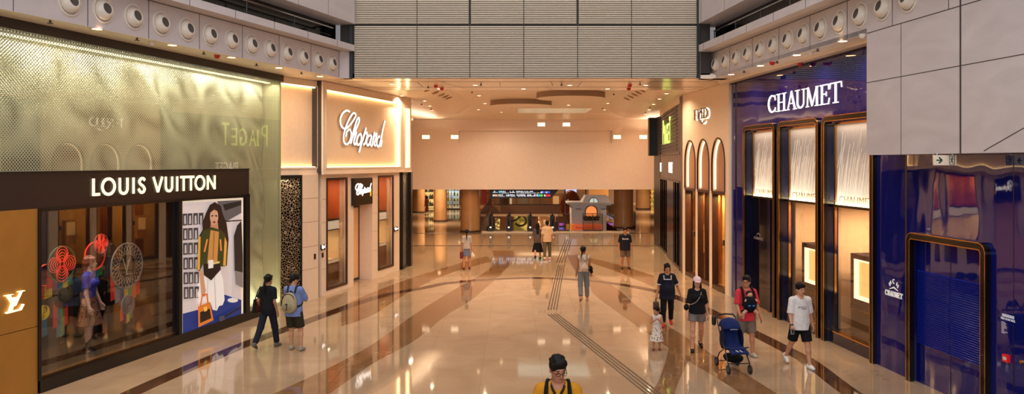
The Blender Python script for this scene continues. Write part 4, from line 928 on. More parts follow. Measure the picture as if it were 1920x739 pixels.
b = MB(CM); b.box(CM.u(1378.5), CM.u(1382), 0, zc_top, -0.25, -0.02); b.box(CM.u(1697.5), CM.u(1700.5), 0, 4.35, 0, 0.004); b.box(CM.u(1900), CM.u(1900)+0.015, 0, 4.3, 0, 0.003); struct(b.build('trim_26', M_black))
def arch_frame(a, c, zt_, par, wd=0.13, r=0.16, T=0.09, z0=0.0):
    out = [(a, z0), (a, zt_-r)]+arc(a+r, zt_-r, r, r, 180, 90, 6)[1:]+arc(c-r, zt_-r, r, r, 90, 0, 6)+[(c, z0)]
    b = MB(CM); b.ribbon(out, wd, 0.0, T); b.build('surround', M_post, par)
    b = MB(CM)
    for o in (-wd/2+0.008, wd/2-0.008):
        q = [(a-o, z0), (a-o, zt_-r)]+arc(a+r, zt_-r, r+o, r+o, 180, 90, 6)[1:]+arc(c-r, zt_-r, r+o, r+o, 90, 0, 6)+[(c+o, z0)]
        b.ribbon(q, 0.016, T-0.01, T+0.006)
    b.build('gold_edging', M_gold, par)
def serif(b, ch, P, k, t0, t1):
    """k: stroke scale (metres of a thick stem)"""
    R = lambda pts, w_: b.ribbon([P(*p) for p in pts], w_, t0, t1)
    th_ = k*0.34
    sf = lambda x, y, h=0.26: R([(x-h, y), (x+h, y)], th_*0.9)
    if ch == 'C':
        A = arc(0.52, 0.5, 0.40, 0.47, 50, 310, 26); b.ribbon([P(*p) for p in A], [th_+(k-th_)*max(0, math.sin(math.pi*i/26))**1.2 for i in range(27)], t0, t1)
        R([(0.80, 0.98), (0.84, 0.68)], th_); R([(0.82, 0.02), (0.84, 0.28)], th_*0.8)
    elif ch == 'H':
        R([(0.22, 0), (0.22, 1)], k); R([(0.78, 0), (0.78, 1)], k); R([(0.22, 0.5), (0.78, 0.5)], th_)
        for x in (0.22, 0.78): sf(x, 0.02, .2); sf(x, 0.98, .2)
    elif ch == 'A':
        R([(0.14, 0), (0.5, 1)], th_*1.1); R([(0.48, 1), (0.84, 0)], k*1.05); R([(0.28, 0.34), (0.72, 0.34)], th_); sf(0.14, 0.02, .16); sf(0.84, 0.02, .18)
    elif ch == 'U':
        b.ribbon([P(*p) for p in [(0.2, 1)]+arc(0.5, 0.3, 0.3, 0.27, 180, 360, 14)+[(0.8, 1)]], [k]+[k-(k-th_*1.2)*i/14 for i in range(15)]+[th_*1.2], t0, t1); sf(0.2, 0.98, .2); sf(0.8, 0.98, .16)
    elif ch == 'M':
        R([(0.12, 0), (0.16, 1)], th_*1.1); R([(0.16, 1), (0.5, 0.04)], k); R([(0.5, 0.04), (0.84, 1)], th_*1.1); R([(0.84, 1), (0.86, 0)], k*1.05); sf(0.12, 0.02, .12); sf(0.86, 0.02, .15); sf(0.12, .98, .08); sf(.88, .98, .1)
    elif ch == 'E':
        R([(0.26, 0), (0.26, 1)], k); R([(0.08, 0.98), (0.9, 0.98)], th_); R([(0.08, 0.02), (0.94, 0.02)], th_); R([(0.26, 0.52), (0.68, 0.52)], th_); R([(0.88, 1), (0.93, 0.72)], th_); R([(0.9, 0), (0.97, 0.3)], th_); R([(0.68, 0.4), (0.68, 0.64)], th_*0.8)
    elif ch == 'T':
        R([(0.5, 0), (0.5, 1)], k); R([(0.04, 0.98), (0.96, 0.98)], th_*1.2); R([(0.06, 1), (0.02, 0.72)], th_); R([(0.94, 1), (0.98, 0.72)], th_); sf(0.5, 0.02, .22)
    elif ch == 'F':
        R([(0.26, 0), (0.26, 1)], k); R([(0.08, 0.98), (0.9, 0.98)], th_); R([(0.26, 0.52), (0.68, 0.52)], th_); sf(.26, .02, .2)
    elif ch == 'R':
        R([(0.2, 0), (0.2, 1)], k); R([(0.2, 0.98)]+arc(0.5, 0.74, 0.3, 0.24, 90, -90, 10)+[(0.2, 0.5)], th_*1.5); R([(0.45, 0.5), (0.9, 0.0)], k)
    elif ch == 'D':
        R([(0.2, 0), (0.2, 1)], k); R([(0.2, 0.98)]+arc(0.4, 0.5, 0.48, 0.48, 90, -90, 16)+[(0.2, 0.02)], th_*2)
def serif_word(fr, spec, z0, z1, par, m, k, t0, t1, name='letter'):
    for ch, x0, x1 in spec:
        P = lambda x, y: (x0+(x1-x0)*x, z0+(z1-z0)*y)
        b = MB(fr); serif(b, ch, P, k, t0, t1); b.build(name, m, par)
M_wl = glow('white_letter', (255, 250, 244), 1.5)
t = thing('shop_sign', 'large glowing white serif capitals on the dark blue facade', 'sign', tuple(CM.w(CM.u(1500), 5.57, 0.05)))
sp = [(c, CM.u(1420+a/8.211, .05), CM.u(1420+z/8.211, .05)) for c, a, z in (('C', 135, 275), ('H', 270, 422), ('A', 422, 582), ('U', 562, 720), ('M', 722, 920), ('E', 928, 1085), ('T', 1085, 1275))]
serif_word(CM, sp, 5.575, 6.05, t, M_wl, 0.062, 0.0, 0.02)
nm = ('leftmost', 'middle', 'rightmost')
def stalks(a, c, z0, z1, T, seed, par):
    rnd = random.Random(seed); b = MB(CM)
    for i in range(46):
        x = a+(c-a)*(i+0.5)/46*1.25-(c-a)*0.25; h = (z1-z0)*rnd.uniform(0.45, 1.0); ln = rnd.uniform(0.25, 0.6)*h*0.5
        q = [(x+ln*(s**1.8), z0+h*s) for s in [j/7 for j in range(8)]]
        q = [p for p in q if a+0.01 < p[0] < c-0.01]
        if len(q) > 2: b.ribbon(q, 0.007, T, T+0.010)
    b.build('grass_relief', mat('relief_white', (255, 246, 232), 0.4), par)
for i, (a, c) in enumerate(W):
    t = thing('shop_window' if i else 'shop_doorway', '%s of the three tall gold edged openings in the blue shop front' % nm[i], 'window' if i else 'doorway', tuple(CM.w((a+c)/2, 0, 0)))
    arch_frame(a+0.0, c-0.0, ZW, t, 0.13)
    ai, ci = a+0.065, c-0.065
    b = MB(CM); b.box(ai-0.06, ai, ZD, ZW-0.05, -0.22, -0.0); b.box(ai-0.06, ai, 0, ZD, -0.16, 0.0); b.build('reveal', M_nv2, t)
    b = MB(CM); b.box(ai, ai+0.03, ZD, ZW-0.1, -0.22, -0.18); b.box(ci-0.0, ci+0.03, ZD, ZW-0.1, -0.5, -0.02); b.box(ai, ci, ZW-0.13, ZW-0.1, -0.5, -0.1); b.build('gold_reveal', M_gold, t)
    b = MB(CM); b.box(ai, ci, ZD, ZW-0.1, -0.27, -0.22); b.build('upper_panel', mat('upper_panel', (206, 196, 190), 0.5), t)
    stalks(ai+0.03, ci, ZD+0.02, ZW-0.25, -0.22, 5+i, t)
    b = MB(CM); b.box(ai, ci, ZD-0.06, ZD, -0.55, -0.04); b.build('shelf_ledge', M_post, t)
    b = MB(CM); b.box(ai+0.03, ci, ZD, ZD+0.03, -0.20, -0.18); b.build('light_strip', glow('strip_gold', (255, 226, 160), 9), t)
    area('window_grazing_lamp', tuple(CM.w((ai+ci)/2, ZD+0.05, -0.12)), ci-ai-0.1, 12, (1, 0.87, 0.66), tuple(CM.w((ai+ci)/2, ZD+1.0, -0.25)), 'RECTANGLE', 0.08)
    area('window_head_lamp', tuple(CM.w((ai+ci)/2, ZW-0.15, -0.08)), ci-ai-0.1, 4, (1, 0.84, 0.66), tuple(CM.w((ai+ci)/2, ZD+0.6, -0.24)), 'RECTANGLE', 0.08)
    wl_ = ci-ai
    b = MB(CM); b.text('CHAUMET', ai+wl_*0.12, ZD+0.04, ci-wl_*0.16, ZD+0.20, -0.17, -0.16, 0.0); b.build('lettering', mat('gold_grey_letter', (120, 100, 60), 0.4), t)
    if i == 0:
        b = MB(CM); b.box(ai, ci, 0, ZD-0.06, -0.26, -0.14); b.build('door_panel', mat('black_blue_door', (12, 13, 26), 0.08), t)
        b = MB(CM); b.box(ai+wl_*0.62, ai+wl_*0.72, 0, ZD-0.06, -0.14, -0.09); b.box(ai, ai+0.04, 0, ZD-0.06, -0.14, -0.10); b.build('door_stile', M_nv2, t)
        b = MB(CM); b.text('CHAUMET', ai+wl_*0.08, 1.95, ai+wl_*0.42, 2.03, -0.14, -0.135); b.ribbon(arc(ai+wl_*0.25, 2.0, 0.14, 0.14, 30, 150, 8), 0.02, -0.14, -0.135); b.build('emblem', mat('dim_letter', (150, 140, 130), 0.4), t)
        b = MB(CM); b.box(ai, ci, 0.0, 0.012, -0.14, 0.0); b.build('threshold', mat('threshold_stone', (176, 130, 90), 0.1), t)
    else:
        b = MB(CM); b.box(ai, ci, 0.0, 0.26, -1.3, -0.03); b.build('sill', M_nv2, t)
        b = MB(CM); b.box(ai, ci, 0.26, 0.285, -0.16, -0.02); b.build('gold_sill_edge', M_gold, t)
        b = MB(CM); b.box(ai-0.3, ci+0.3, 0.26, ZD+0.2, -1.3, -1.25); b.box(ci+0.3, ci+0.33, 0.26, ZD, -1.3, -0.3); b.box(ai-0.3, ai-0.33, 0.26, ZD, -1.3, -0.5); b.build('curtain_wall', mat('tan_curtain', (234, 200, 160), 0.5, var=0.05, scale=3, stretch=(4, 4, 0.3)), t)
        b = MB(CM); b.box(ai+0.0, ai+0.03, 0.26, ZD-0.06, -0.22, -0.16); b.build('gold_post', M_gold, t)
        b = MB(CM); b.box(ai, ci, 0.285, ZD-0.06, -0.12, -0.11); b.build('pane', glass('shop_glass3', (245, 240, 235), 0.35), t)
        b = MB(CM); b.box((ai+ci)/2+0.1, (ai+ci)/2+0.11, 2.0, ZD, -1.24, -1.23); b.build('hanging_wire', M_post, t)
        area('window_lamp', tuple(CM.w((ai+ci)/2, ZD-0.12, -0.8)), 0.5, 95, (1, .78, .54), tuple(CM.w((ai+ci)/2, 0.5, -0.95)))
        # display case
        px0, py0, py1 = ((1503.4, 454.5, 535), (1594.8, 474.4, 566.5))[i-1]; T = -0.4
        x0 = CM.u(px0, T); x1 = ci+0.05; zt_ = CM.v(px0, py0, T); zb_ = CM.v(px0, py1, T)
        k = thing('display_case', '%s navy framed display case glowing cream inside, beside the %s gold post' % (('smaller', 'farther') if i == 1 else ('larger', 'nearer')), 'display case', tuple(CM.w((x0+x1)/2, 0.26, -0.7)))
        f = 0.11
        b = MB(CM); b.box(x0, x0+f, zb_, zt_, -1.0, T); b.box(x1-0.02, x1, zb_, zt_, -1.0, T); b.box(x0, x1, zt_-f, zt_, -1.0, T); b.box(x0, x1, zb_, zb_+f, -1.0, T); b.build('frame', mat('case_navy', (16, 18, 42), 0.55, spec=0.15), k)
        b = MB(CM)
        q0 = [(x0+f, zb_+f), (x1-.02, zb_+f), (x1-.02, zt_-f), (x0+f, zt_-f)]; g_ = 0.07
        q1 = [(x0+f+g_, zb_+f+g_), (x1-.02, zb_+f+g_), (x1-.02, zt_-f-g_), (x0+f+g_, zt_-f-g_)]
        P0 = [CM.w(u, v, T-0.02) for u, v in q0]; P1 = [CM.w(u, v, T-0.11) for u, v in q1]; b.add(P0+P1, [(j, (j+1) % 4, 4+(j+1) % 4, 4+j) for j in range(4)]); b.build('lit_reveal', glow('lit_reveal', (255, 238, 208), 2.0), k)
        b = MB(CM); b.box(q1[0][0]-.05, q1[1][0], q1[0][1]-.05, q1[2][1]+.05, T-0.16, T-0.11); b.build('niche_back', glow('niche_gold', (255, 214, 130), 1.2), k)
        cc = CM.w(x0+(x1-x0)*0.72, zb_+f+0.0, T+0.06); b = MB(); b.lathe([(0.06, 0), (0.05, 0.03), (0.02, 0.05), (0.06, 0.12), (0.03, 0.18), (0.0, 0.19)], cc, None, 12); b.build('jewel_stand', mat('cream_bust', (232, 214, 180), 0.5), k, True)
        b = MB(CM); b.box(x0-0.02, x1, 0.26, zb_-0.14, -0.95, T-0.02); b.build('cabinet', mat('dark_cabinet', (44, 32, 28), 0.6), k)
        b = MB(CM); xm = (x0+x1)/2; b.box(xm-0.02, xm+0.02, 0.26, zb_-0.14, T-0.02, T+0.0); b.box(x0-0.03, x1, zb_-0.14, zb_-0.11, -0.95, T); b.build('gold_stile', M_gold, k)
        b = MB(CM); b.box(x0-0.02, x1, zb_-0.11, zb_, -0.95, T-0.01); b.build('drawer', M_nv2, k)
# dark closed doorway with louvred vent panels at right
t = thing('service_doorway', 'closed doorway in the blue wall with rounded gold edged surround', 'doorway', tuple(CM.w((ARL+ARR)/2, 0, 0)))
arch_frame(ARL, ARR, 2.80, t, 0.13, 0.12, 0.1)
b = MB(CM); b.box(ARL, ARR, 0, 2.75, -0.12, -0.06); b.build('door_leaf', M_nv, t)
mid = (ARL+ARR)/2
for a, c in ((ARL+0.08, mid-0.02), (mid+0.02, ARR-0.1)):
    b = MB(CM); n = 34
    for k in range(n):
        z = 0.75+(2.15-0.75)*k/n; P = [CM.w(u, zz_, tt) for u in (a, c) for zz_, tt in ((z, -0.06), (z+0.012, -0.03), (z+0.036, -0.06))]
        b.add(P, [(0, 1, 4, 3), (1, 2, 5, 4), (0, 2, 1), (3, 4, 5)])
    b.build('vent_louvre', mat('blue_louvre', (22, 38, 150), 0.3, metal=0.2), t)
b = MB(CM); b.box(mid-0.006, mid+0.006, 0, 2.75, -0.06, -0.055); b.build('leaf_joint', M_black, t)
# small white emblem
t = thing('wall_emblem', 'small white crown like emblem above serif capitals on the blue wall', 'sign', tuple(CM.w(CM.u(1677), CM.v(1677, 558), 0.01)))
u0, u1 = CM.u(1660), CM.u(1693); z0 = CM.v(1660, 552); z1 = CM.v(1660, 545.3)
n7 = 7; wd = (u1-u0)/n7
serif_word(CM, [(ch, u0+wd*k*1.0, u0+wd*(k+0.95)) for k, ch in enumerate('CHAUMET')], z0, z0+0.105, t, mat('emblem_white', (235, 232, 226), 0.4, emit=0.35), 0.022, 0.0, 0.01)
um = (u0+u1)/2; zm = z0+0.12
b = MB(CM); b.ribbon([(um-0.15, zm+0.02), (um, zm+0.07), (um+0.15, zm+0.02)], [0.008, 0.03, 0.008], 0, 0.01); b.build('crown_line', mat('emblem_white', (235, 232, 226), 0.4, emit=0.35), t)
b = MB(CM)
for k, an in enumerate((150, 130, 90, 50, 30)):
    cx, cy = um+0.17*math.cos(math.radians(an)), zm+0.03+0.16*math.sin(math.radians(an))
    if k == 2: b.ribbon(arc(cx, cy, 0.035, 0.04, 50, 310, 12), 0.014, 0, 0.01)
    else: b.ribbon([(cx-0.02*math.cos(math.radians(an)), cy-0.03), (cx+0.02*math.cos(math.radians(an)), cy+0.03)], 0.028, 0, 0.01)
b.build('crown_motif', mat('emblem_white', (235, 232, 226), 0.4, emit=0.35), t)
# fire hose notice, red alarm, exit sign
t = thing('fire_hose_notice', 'small white printed fire hose notice on the blue wall at the far right', 'sign', tuple(CM.w(CM.u(1890), 1.6, 0.0)))
M_pr = mat('white_print', (225, 225, 230), 0.5, emit=0.25)
a, c = CM.u(1877), CM.u(1904); za = CM.v(1880, 587); zb2 = CM.v(1877, 596)
b = MB(CM)
for k in range(5):
    x = a+0.03+k*(c-a-0.05)/5; w_ = (c-a-0.05)/5*0.85; z = za-0.05
    b.box(x, x+w_, z+0.036, z+0.044, 0.001, 0.004); b.box(x, x+w_, z, z+0.008, 0.001, 0.004); b.box(x+w_*.42, x+w_*.58, z, z+0.044, 0.001, 0.004); b.box(x, x+w_*.14, z, z+0.03, 0.001, 0.004); b.box(x+w_*0.8, x+w_, z, z+0.03, 0.001, 0.004); b.box(x, x+w_, z+0.02, z+0.026, 0.001, 0.004)
b.build('upper_characters', M_pr, t)
b = MB(CM); b.text('FIRE HOSE REEL', a, za-0.10, c, za-0.065, 0.001, 0.004, 0.01); b.build('title', M_pr, t)
b = MB(CM); rnd = random.Random(3)
for k in range(9): b.box(a+0.01, a+0.01+rnd.uniform(0.06, 0.16), za-0.145-k*0.022, za-0.139-k*0.022, 0.001, 0.003)
b.build('small_print', M_pr, t)
t = thing('fire_alarm_point', 'small red square alarm call point low on the blue wall', 'alarm', tuple(CM.w(CM.u(1889), CM.v(1889, 678), 0.0)))
a, c = CM.u(1884), CM.u(1894.5); z0, z1 = CM.v(1884, 677), CM.v(1884, 663)
b = MB(CM); b.box(a, c, z0, z1, 0.0, 0.05); b.build('box', mat('alarm_red', (214, 30, 36), 0.35, emit=0.15), t)
b = MB(CM); w_ = c-a; h_ = z1-z0; b.box(a+w_*.22, c-w_*.22, z0+h_*.28, z0+h_*.68, 0.05, 0.055); b.build('white_plate', M_white, t)
b = MB(CM); a = CM.u(1917); b.lathe([(0.0, 0.03), (0.03, 0.03), (0.035, 0.0)], tuple(CM.w(a, CM.v(1917, 679), 0)), CM.N, 14); tag(b.build('brass_knob', M_gold, smooth=True), 'small round brass fitting at the very right edge of the blue wall', 'knob')
EX = Frame(tuple(RB.w(RB.u(1772), 0, -0.05))[:2], (1, -0.02))
x0, x1 = EX.u(1751), EX.u(1793.5); z0, z1 = EX.v(1770, 310), EX.v(1770, 291)
t = thing('exit_sign', 'pale exit sign with green arrow and running figure under the stone block', 'sign', tuple(EX.w((x0+x1)/2, z0, 0)))
b = MB(EX); b.box(x0, x1, z0, z1, -0.03, 0.0); b.build('panel', mat('exit_panel', (226, 206, 184), 0.5, emit=0.15), t)
for xx in (x0+0.06, x1-0.06):
    b = MB(EX); b.tube([EX.w(xx, z1, -0.015), EX.w(xx, 4.36, -0.015)], 0.006); b.build('hanger', M_chrome, t)
W_, H_ = x1-x0, z1-z0; q = lambda x, y: (x0+W_*x, z0+H_*y); M_gr = mat('exit_green', (10, 74, 40), 0.5)
b = MB(EX); b.ribbon([q(.11, .5), q(.33, .5)], H_*.12, 0, .004); b.ribbon([q(.22, .8), q(.36, .5)], H_*.13, 0, .004); b.ribbon([q(.22, .2), q(.36, .5)], H_*.13, 0, .004); b.build('arrow', M_gr, t)
b = MB(EX)
for p in (([(.69, .08), (.69, .92)]), ([(.69, .92), (.91, .92)]), ([(.91, .92), (.91, .08)]), ([(.69, .08), (.91, .08)])): b.ribbon([q(*s_) for s_ in p], 0.008, 0, .004)
b.poly([q(.82+.02*math.cos(i), .80+.055*math.sin(i)) for i in [k*math.pi/5 for k in range(10)]], 0, .004)
b.ribbon([q(.80, .72), q(.785, .45)], H_*.10, 0, .004); b.ribbon([q(.785, .45), q(.84, .32), q(.84, .14)], H_*.06, 0, .004); b.ribbon([q(.78, .45), q(.76, .28), (q(.71, .27))], H_*.06, 0, .004)
b.ribbon([q(.80, .68), q(.75, .66), q(.73, .55)], H_*.045, 0, .004); b.ribbon([q(.80, .68), q(.85, .58), q(.89, .6)], H_*.045, 0, .004)
b.build('running_figure', M_gr, t)
# ---- cream arched shop
M_cf = mat('cream_facade', (236, 212, 184), 0.3)
zft = 6.745
AR = [(FR.u(1284.5), FR.u(1304), 265), (FR.u(1308), FR.u(1330), 261), (FR.u(1335), FR.u(1359.5), 258)]
fe0, fe1 = FR.u(1279.5), FR.u(1366.5)
tops = [FR.v((1294, 1318, 1347)[i], AR[i][2]) for i in range(3)]; za_ = FR.v(1347, 359); ztp = sum(tops)/3
b = MB(FR); cur = fe0
for a, c, _ in AR:
    b.box(cur, a, 0, zft, -0.2, 0); cur = c
    r = (c-a)/2; m_ = (a+c)/2; L_ = [(a, zft)]+[(a, ztp-r*1.3)]+[(m_-r*math.cos(th), ztp-r*1.3+r*1.3*math.sin(th)) for th in [math.pi/2*j/8 for j in range(9)]]+[(m_, zft)]
    b.poly(L_, -0.2, 0); b.poly([(2*m_-x, y) for x, y in L_], -0.2, 0)
b.box(cur, fe1, 0, zft, -0.2, 0)
struct(b.build('wall_right_arches', M_cf))
b = MB(FR); b.box(fe0-1.3, fe1, 0, zft, -0.66, -0.62); struct(b.build('wall_right_arches_back', mat('yellow_interior', (236, 200, 130), 0.5)))
lab3 = ('farthest arched bay of the cream shop front', 'middle arched bay of the cream shop front', 'nearest arched bay of the cream shop front')
for i, (a, c, _) in enumerate(AR):
    t = thing('arched_bay', lab3[i], 'window', tuple(FR.w((a+c)/2, 0, 0)))
    m_ = (a+c)/2; r = (c-a)/2
    out = [(a, za_), (a, ztp-r*1.3)]+[(m_-r*math.cos(th), ztp-r*1.3+r*1.3*math.sin(th)) for th in [math.pi*j/16 for j in range(1, 16)]]+[(c, ztp-r*1.3), (c, za_)]
    b = MB(FR); b.ribbon(out, 0.05, -0.02, 0.03); b.build('bronze_rim', M_fr, t)
    b = MB(FR); b.box(a-0.03, c+0.03, za_, ztp+0.1, -0.16, -0.12); b.build('niche_back', mat('niche_beige', (178, 128, 92), 0.5), t)
    b = MB(FR); led = [(a+0.05, za_+0.05), (a+0.05, ztp-r*1.3)]+[(m_-(r-.05)*math.cos(th), ztp-r*1.3+(r*1.3-.05)*math.sin(th)) for th in [math.pi*j/16 for j in range(1, 12)]]
    b.ribbon(led, 0.028, -0.12, -0.08); b.build('light_strip', glow('arch_led', (255, 224, 180), 2.6), t)
    b = MB(FR); b.box(a, c, za_-0.09, za_, -0.4, 0.02); b.build('transom', M_fr, t)
    b = MB(FR); b.box(a, a+0.05, 0, za_-0.09, -0.2, 0.0); b.box(c-0.04, c, 0, za_-0.09, -0.2, 0.0); b.box(a, c, 0, 0.14, -0.2, 0.0)
    if i == 1: b.box(m_-0.05, m_+0.05, 0.0, za_-0.09, -0.2, -0.05)
    b.build('door_frame' if i == 1 else 'window_frame', M_fr, t)
    b = MB(FR); b.box(a, c, 0.14, za_-0.09, -0.14, -0.13); b.build('pane', glass('shop_glass4', (255, 240, 215), 0.35), t)
    b = MB(FR); b.box(a-1.2, a-0.82, 0.02, za_-0.1, -0.6, -0.56); b.build('side_panel', mat('amber_panel', (150, 84, 44), 0.3), t)
    if i != 1:
        b = MB(FR); b.box(c-0.95, c-0.5, 0.9, 1.9, -0.55, -0.36); b.build('display_box', mat('box_amber', (210, 160, 90), 0.4), t)
        b = MB(FR); b.box(c-0.9, c-0.55, 1.3, 1.82, -0.36, -0.35); b.build('lit_niche', glow('niche_gold2', (255, 224, 160), 0.8), t)
        b = MB(FR); b.box(c-0.12, c-0.05, 1.55, 1.72, 0.0, 0.03); b.build('handle_plate', M_black, t)
    area('bay_lamp', tuple(FR.w(m_, za_-0.2, -0.38)), 0.25, 60, (1, .78, .46), tuple(FR.w(m_, 0, -0.5)))
t = thing('shop_sign', 'dark overlapping serif capitals with a white halo on the cream facade', 'sign', tuple(FR.w(FR.u(1317), FR.v(1317, 234), 0.05)))
fs = 5.275
FL = {'F': [([(428, 150), (428, 242)], 1), ([(420, 146), (462, 138)], .4), ([(428, 194), (446, 190)], .4)],
      'R': [([(462, 140), (462, 232)], 1), ([(462, 140), (484, 142), (486, 165), (470, 184)], .5), ([(470, 184), (480, 240), (496, 268), (512, 266), (522, 248)], .7)],
      'E': [([(498, 130), (498, 222)], 1), ([(484, 128), (518, 124)], .4), ([(498, 172), (512, 170)], .4), ([(490, 222), (518, 216)], .4)],
      'D': [([(522, 122), (522, 216)], 1), ([(522, 118), (545, 128), (552, 165), (545, 208), (522, 218)], .6)]}
for ch, st in FL.items():
    for off, (T0, T1), wd, m_, nm_ in (((7, 3), (0.005, 0.02), 0.05, glow('halo', (255, 240, 214), 2.6), 'halo'), ((0, 0), (0.06, 0.09), 0.04, mat('oxblood', (86, 40, 36), 0.3), 'letter')):
        b = MB(FR)
        for s_, k in st: 
            q_ = [FR.hit(1225+(x+off[0])/fs, 180+(y+off[1])/fs) for x, y in s_]; b.ribbon(spline(q_, 5) if len(q_) > 2 else q_, wd*(0.5+0.5*k), T0, T1)
        b.build(nm_, m_, t)
# ---- dark shop beyond
M_dk = mat('dark_slat', (44, 32, 26), 0.35); M_db = mat('dark_bronze_panel', (70, 50, 40), 0.3)
pe0, pe1 = 0.0, PG.u(1276); zs = PG.v(1270, 287); zl = PG.v(1270, 342)
b = MB(PG); b.box(pe0, pe1, zs, 6.5, -0.3, 0.0)
for k in range(12): z = zs+0.15+k*(6.4-zs)/12; b.box(pe0+0.05, PG.u(1270), z, z+0.07, 0, 0.03)
tag(b.build('slatted_fascia', M_dk), 'dark slatted fascia behind the tall glowing yellow green lettering', 'fascia')
b = MB(PG); b.box(pe0, pe1, 6.5, Z1, -0.3, 0.05); struct(b.build('trim_27', M_ceil))
b = MB(); p1 = PG.w(pe1, 0, 0); p2 = FR.w(fe0, 0, 0); b.prism([(p1.x-.02, p1.y), (p2.x-.02, p2.y), (p2.x+.3, p2.y), (p1.x+.3, p1.y)], 0, Z1); struct(b.build('trim_28', M_fr))
b = MB(PG)
for k in range(9): u = pe0+(pe1-pe0)*k/9; b.box(u+0.02, u+(pe1-pe0)/9-0.02, zl+0.06, zs-0.06, -0.2, 0.02)
b.box(pe0, pe1, zs-0.05, zs, -0.2, 0.06); b.box(pe0, pe1, zl, zl+0.05, -0.2, 0.06)
tag(b.build('panelled_frieze', M_db), 'row of dark bronze panels below the slatted fascia', 'fascia')
t = thing('shopfront_glazing', 'tall dark framed glazing of the shop beyond the arches', 'shop front', tuple(PG.w((pe0+pe1)/2, 0, 0)))
b = MB(PG); b.box(pe0, pe1, 0, 0.12, -0.15, 0.04); b.build('plinth', M_black, t)
for k in range(10):
    u = pe0+(pe1-0.1-pe0)*k/9; b = MB(PG); b.box(u, u+0.09, 0.12, zl, -0.12, 0.04); b.build('mullion', M_post, t)
b = MB(PG); b.box(pe0, pe1, 0.12, zl, -0.08, -0.07); b.build('pane', glass('shop_glass5', (200, 190, 180), 1.2), t)
d0, d1 = PG.u(1252.5), PG.u(1264.5); b = MB(PG); b.box(d0, d1, 0, zl, -0.5, 0.05); b.build('door', mat('black_door', (10, 9, 9), 0.2), t)
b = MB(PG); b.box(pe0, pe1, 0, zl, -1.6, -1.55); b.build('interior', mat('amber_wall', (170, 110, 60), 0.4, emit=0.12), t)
for k in range(6):
    u = pe0+0.5+k*1.35
    b = MB(PG); b.box(u, u+0.8, 1.2, 1.7, -1.4, -1.1); b.build('lit_showcase', glow('showcase', (255, 220, 160), 0.9), t)
t = thing('shop_sign', 'tall glowing yellow green lettering on the dark slatted fascia', 'sign', tuple(PG.w(PG.u(1249), 5, 0.08)))
z0 = PG.v(1242, 272); z1 = PG.v(1242, 228)
a, c = PG.u(1241.5, .1), PG.u(1256.5, .1); wl_ = (c-a)
x = a
for ch, w0, lo, hi in (('P', .2, 0, 1), ('I', .06, 0, .75), ('A', .2, 0, .78), ('G', .2, 0, .78), ('E', .16, 0, .78), ('T', .2, 0, 1.0)):
    b = MB(PG); b.text(ch, x, z0+(z1-z0)*lo, x+wl_*w0*0.72, z0+(z1-z0)*hi, 0.06, 0.075, 0.0); b.build('letter', glow('lime_letter', (214, 255, 120), 1.1), t); x += wl_*w0*0.98
t = thing('small_shop_sign', 'small white letters on the bronze frieze right of the dark door', 'sign', tuple(PG.w(PG.u(1258), 4.0, 0.03)))
b = MB(PG); b.text('PIAGET', PG.u(1254.8), PG.v(1255, 324), PG.u(1262), PG.v(1255, 304), 0.02, 0.03, 0.0); b.build('lettering', M_wl, t)
t = thing('small_shop_sign', 'small white letters on the bronze frieze at its far corner', 'sign', tuple(PG.w(PG.u(1239), 4.0, 0.03)))
b = MB(PG); b.text('PIAGET', PG.u(1237.5, .03), PG.v(1239, 322), PG.u(1241), PG.v(1239, 305), 0.02, 0.03, 0.0); b.build('lettering', M_wl, t)
b = MB(); b.wb(7.02, 7.9, 40.9, 41.3, 4.55, 6.5); tag(b.build('projecting_box', M_black), 'black projecting sign box at the far end of the dark shop', 'sign')
b = MB(); b.wb(7.33, 7.55, 39.6, 41.3, 0, 6.5); tag(b.build('corner_post', M_black), 'tall black corner post at the end of the dark shop front', 'post')
# ============================================================ FAR HALL
def at(px, py, Y): return ((px-960)/FPX*Y, CH+(HZ-py)/FPX*Y)
def rect(b, x0, y0, x1, y1, Y, d=0.1):
    a = at(x0, y1, Y); c = at(x1, y0, Y); b.wb(a[0], c[0], Y, Y+d, a[1], c[1]); return b
M_col = marble('column_stone', (182, 138, 92), (168, 124, 80), 0.6, 0.15, None, 1)
for x, y, r, lab in ((-2.53, 48.55, 0.60, 'large round column left of the escalators, nearest on that side'), (-5.1, 57, 0.48, 'middle round column on the left behind the big one'), (-7.8, 67, 0.5, 'farthest round column on the left'), (7.15, 51.3, 0.62, 'large round column right of the small white kiosk'), (11.8, 72, 0.65, 'farther round column on the right behind the railing')):
    t = thing('column', lab, 'column', (x, y, 0), group=None)
    b = MB(); b.lathe([(r, 0.12), (r, 3.39)], (x, y, 0), None, 36); b.build('shaft', M_col, t, True)
    b = MB(); b.lathe([(r+0.03, 0.0), (r+0.03, 0.12), (r, 0.12)], (x, y, 0), None, 36); b.build('base', mat('bronze_strip', (70, 48, 32), 0.3), t, True)
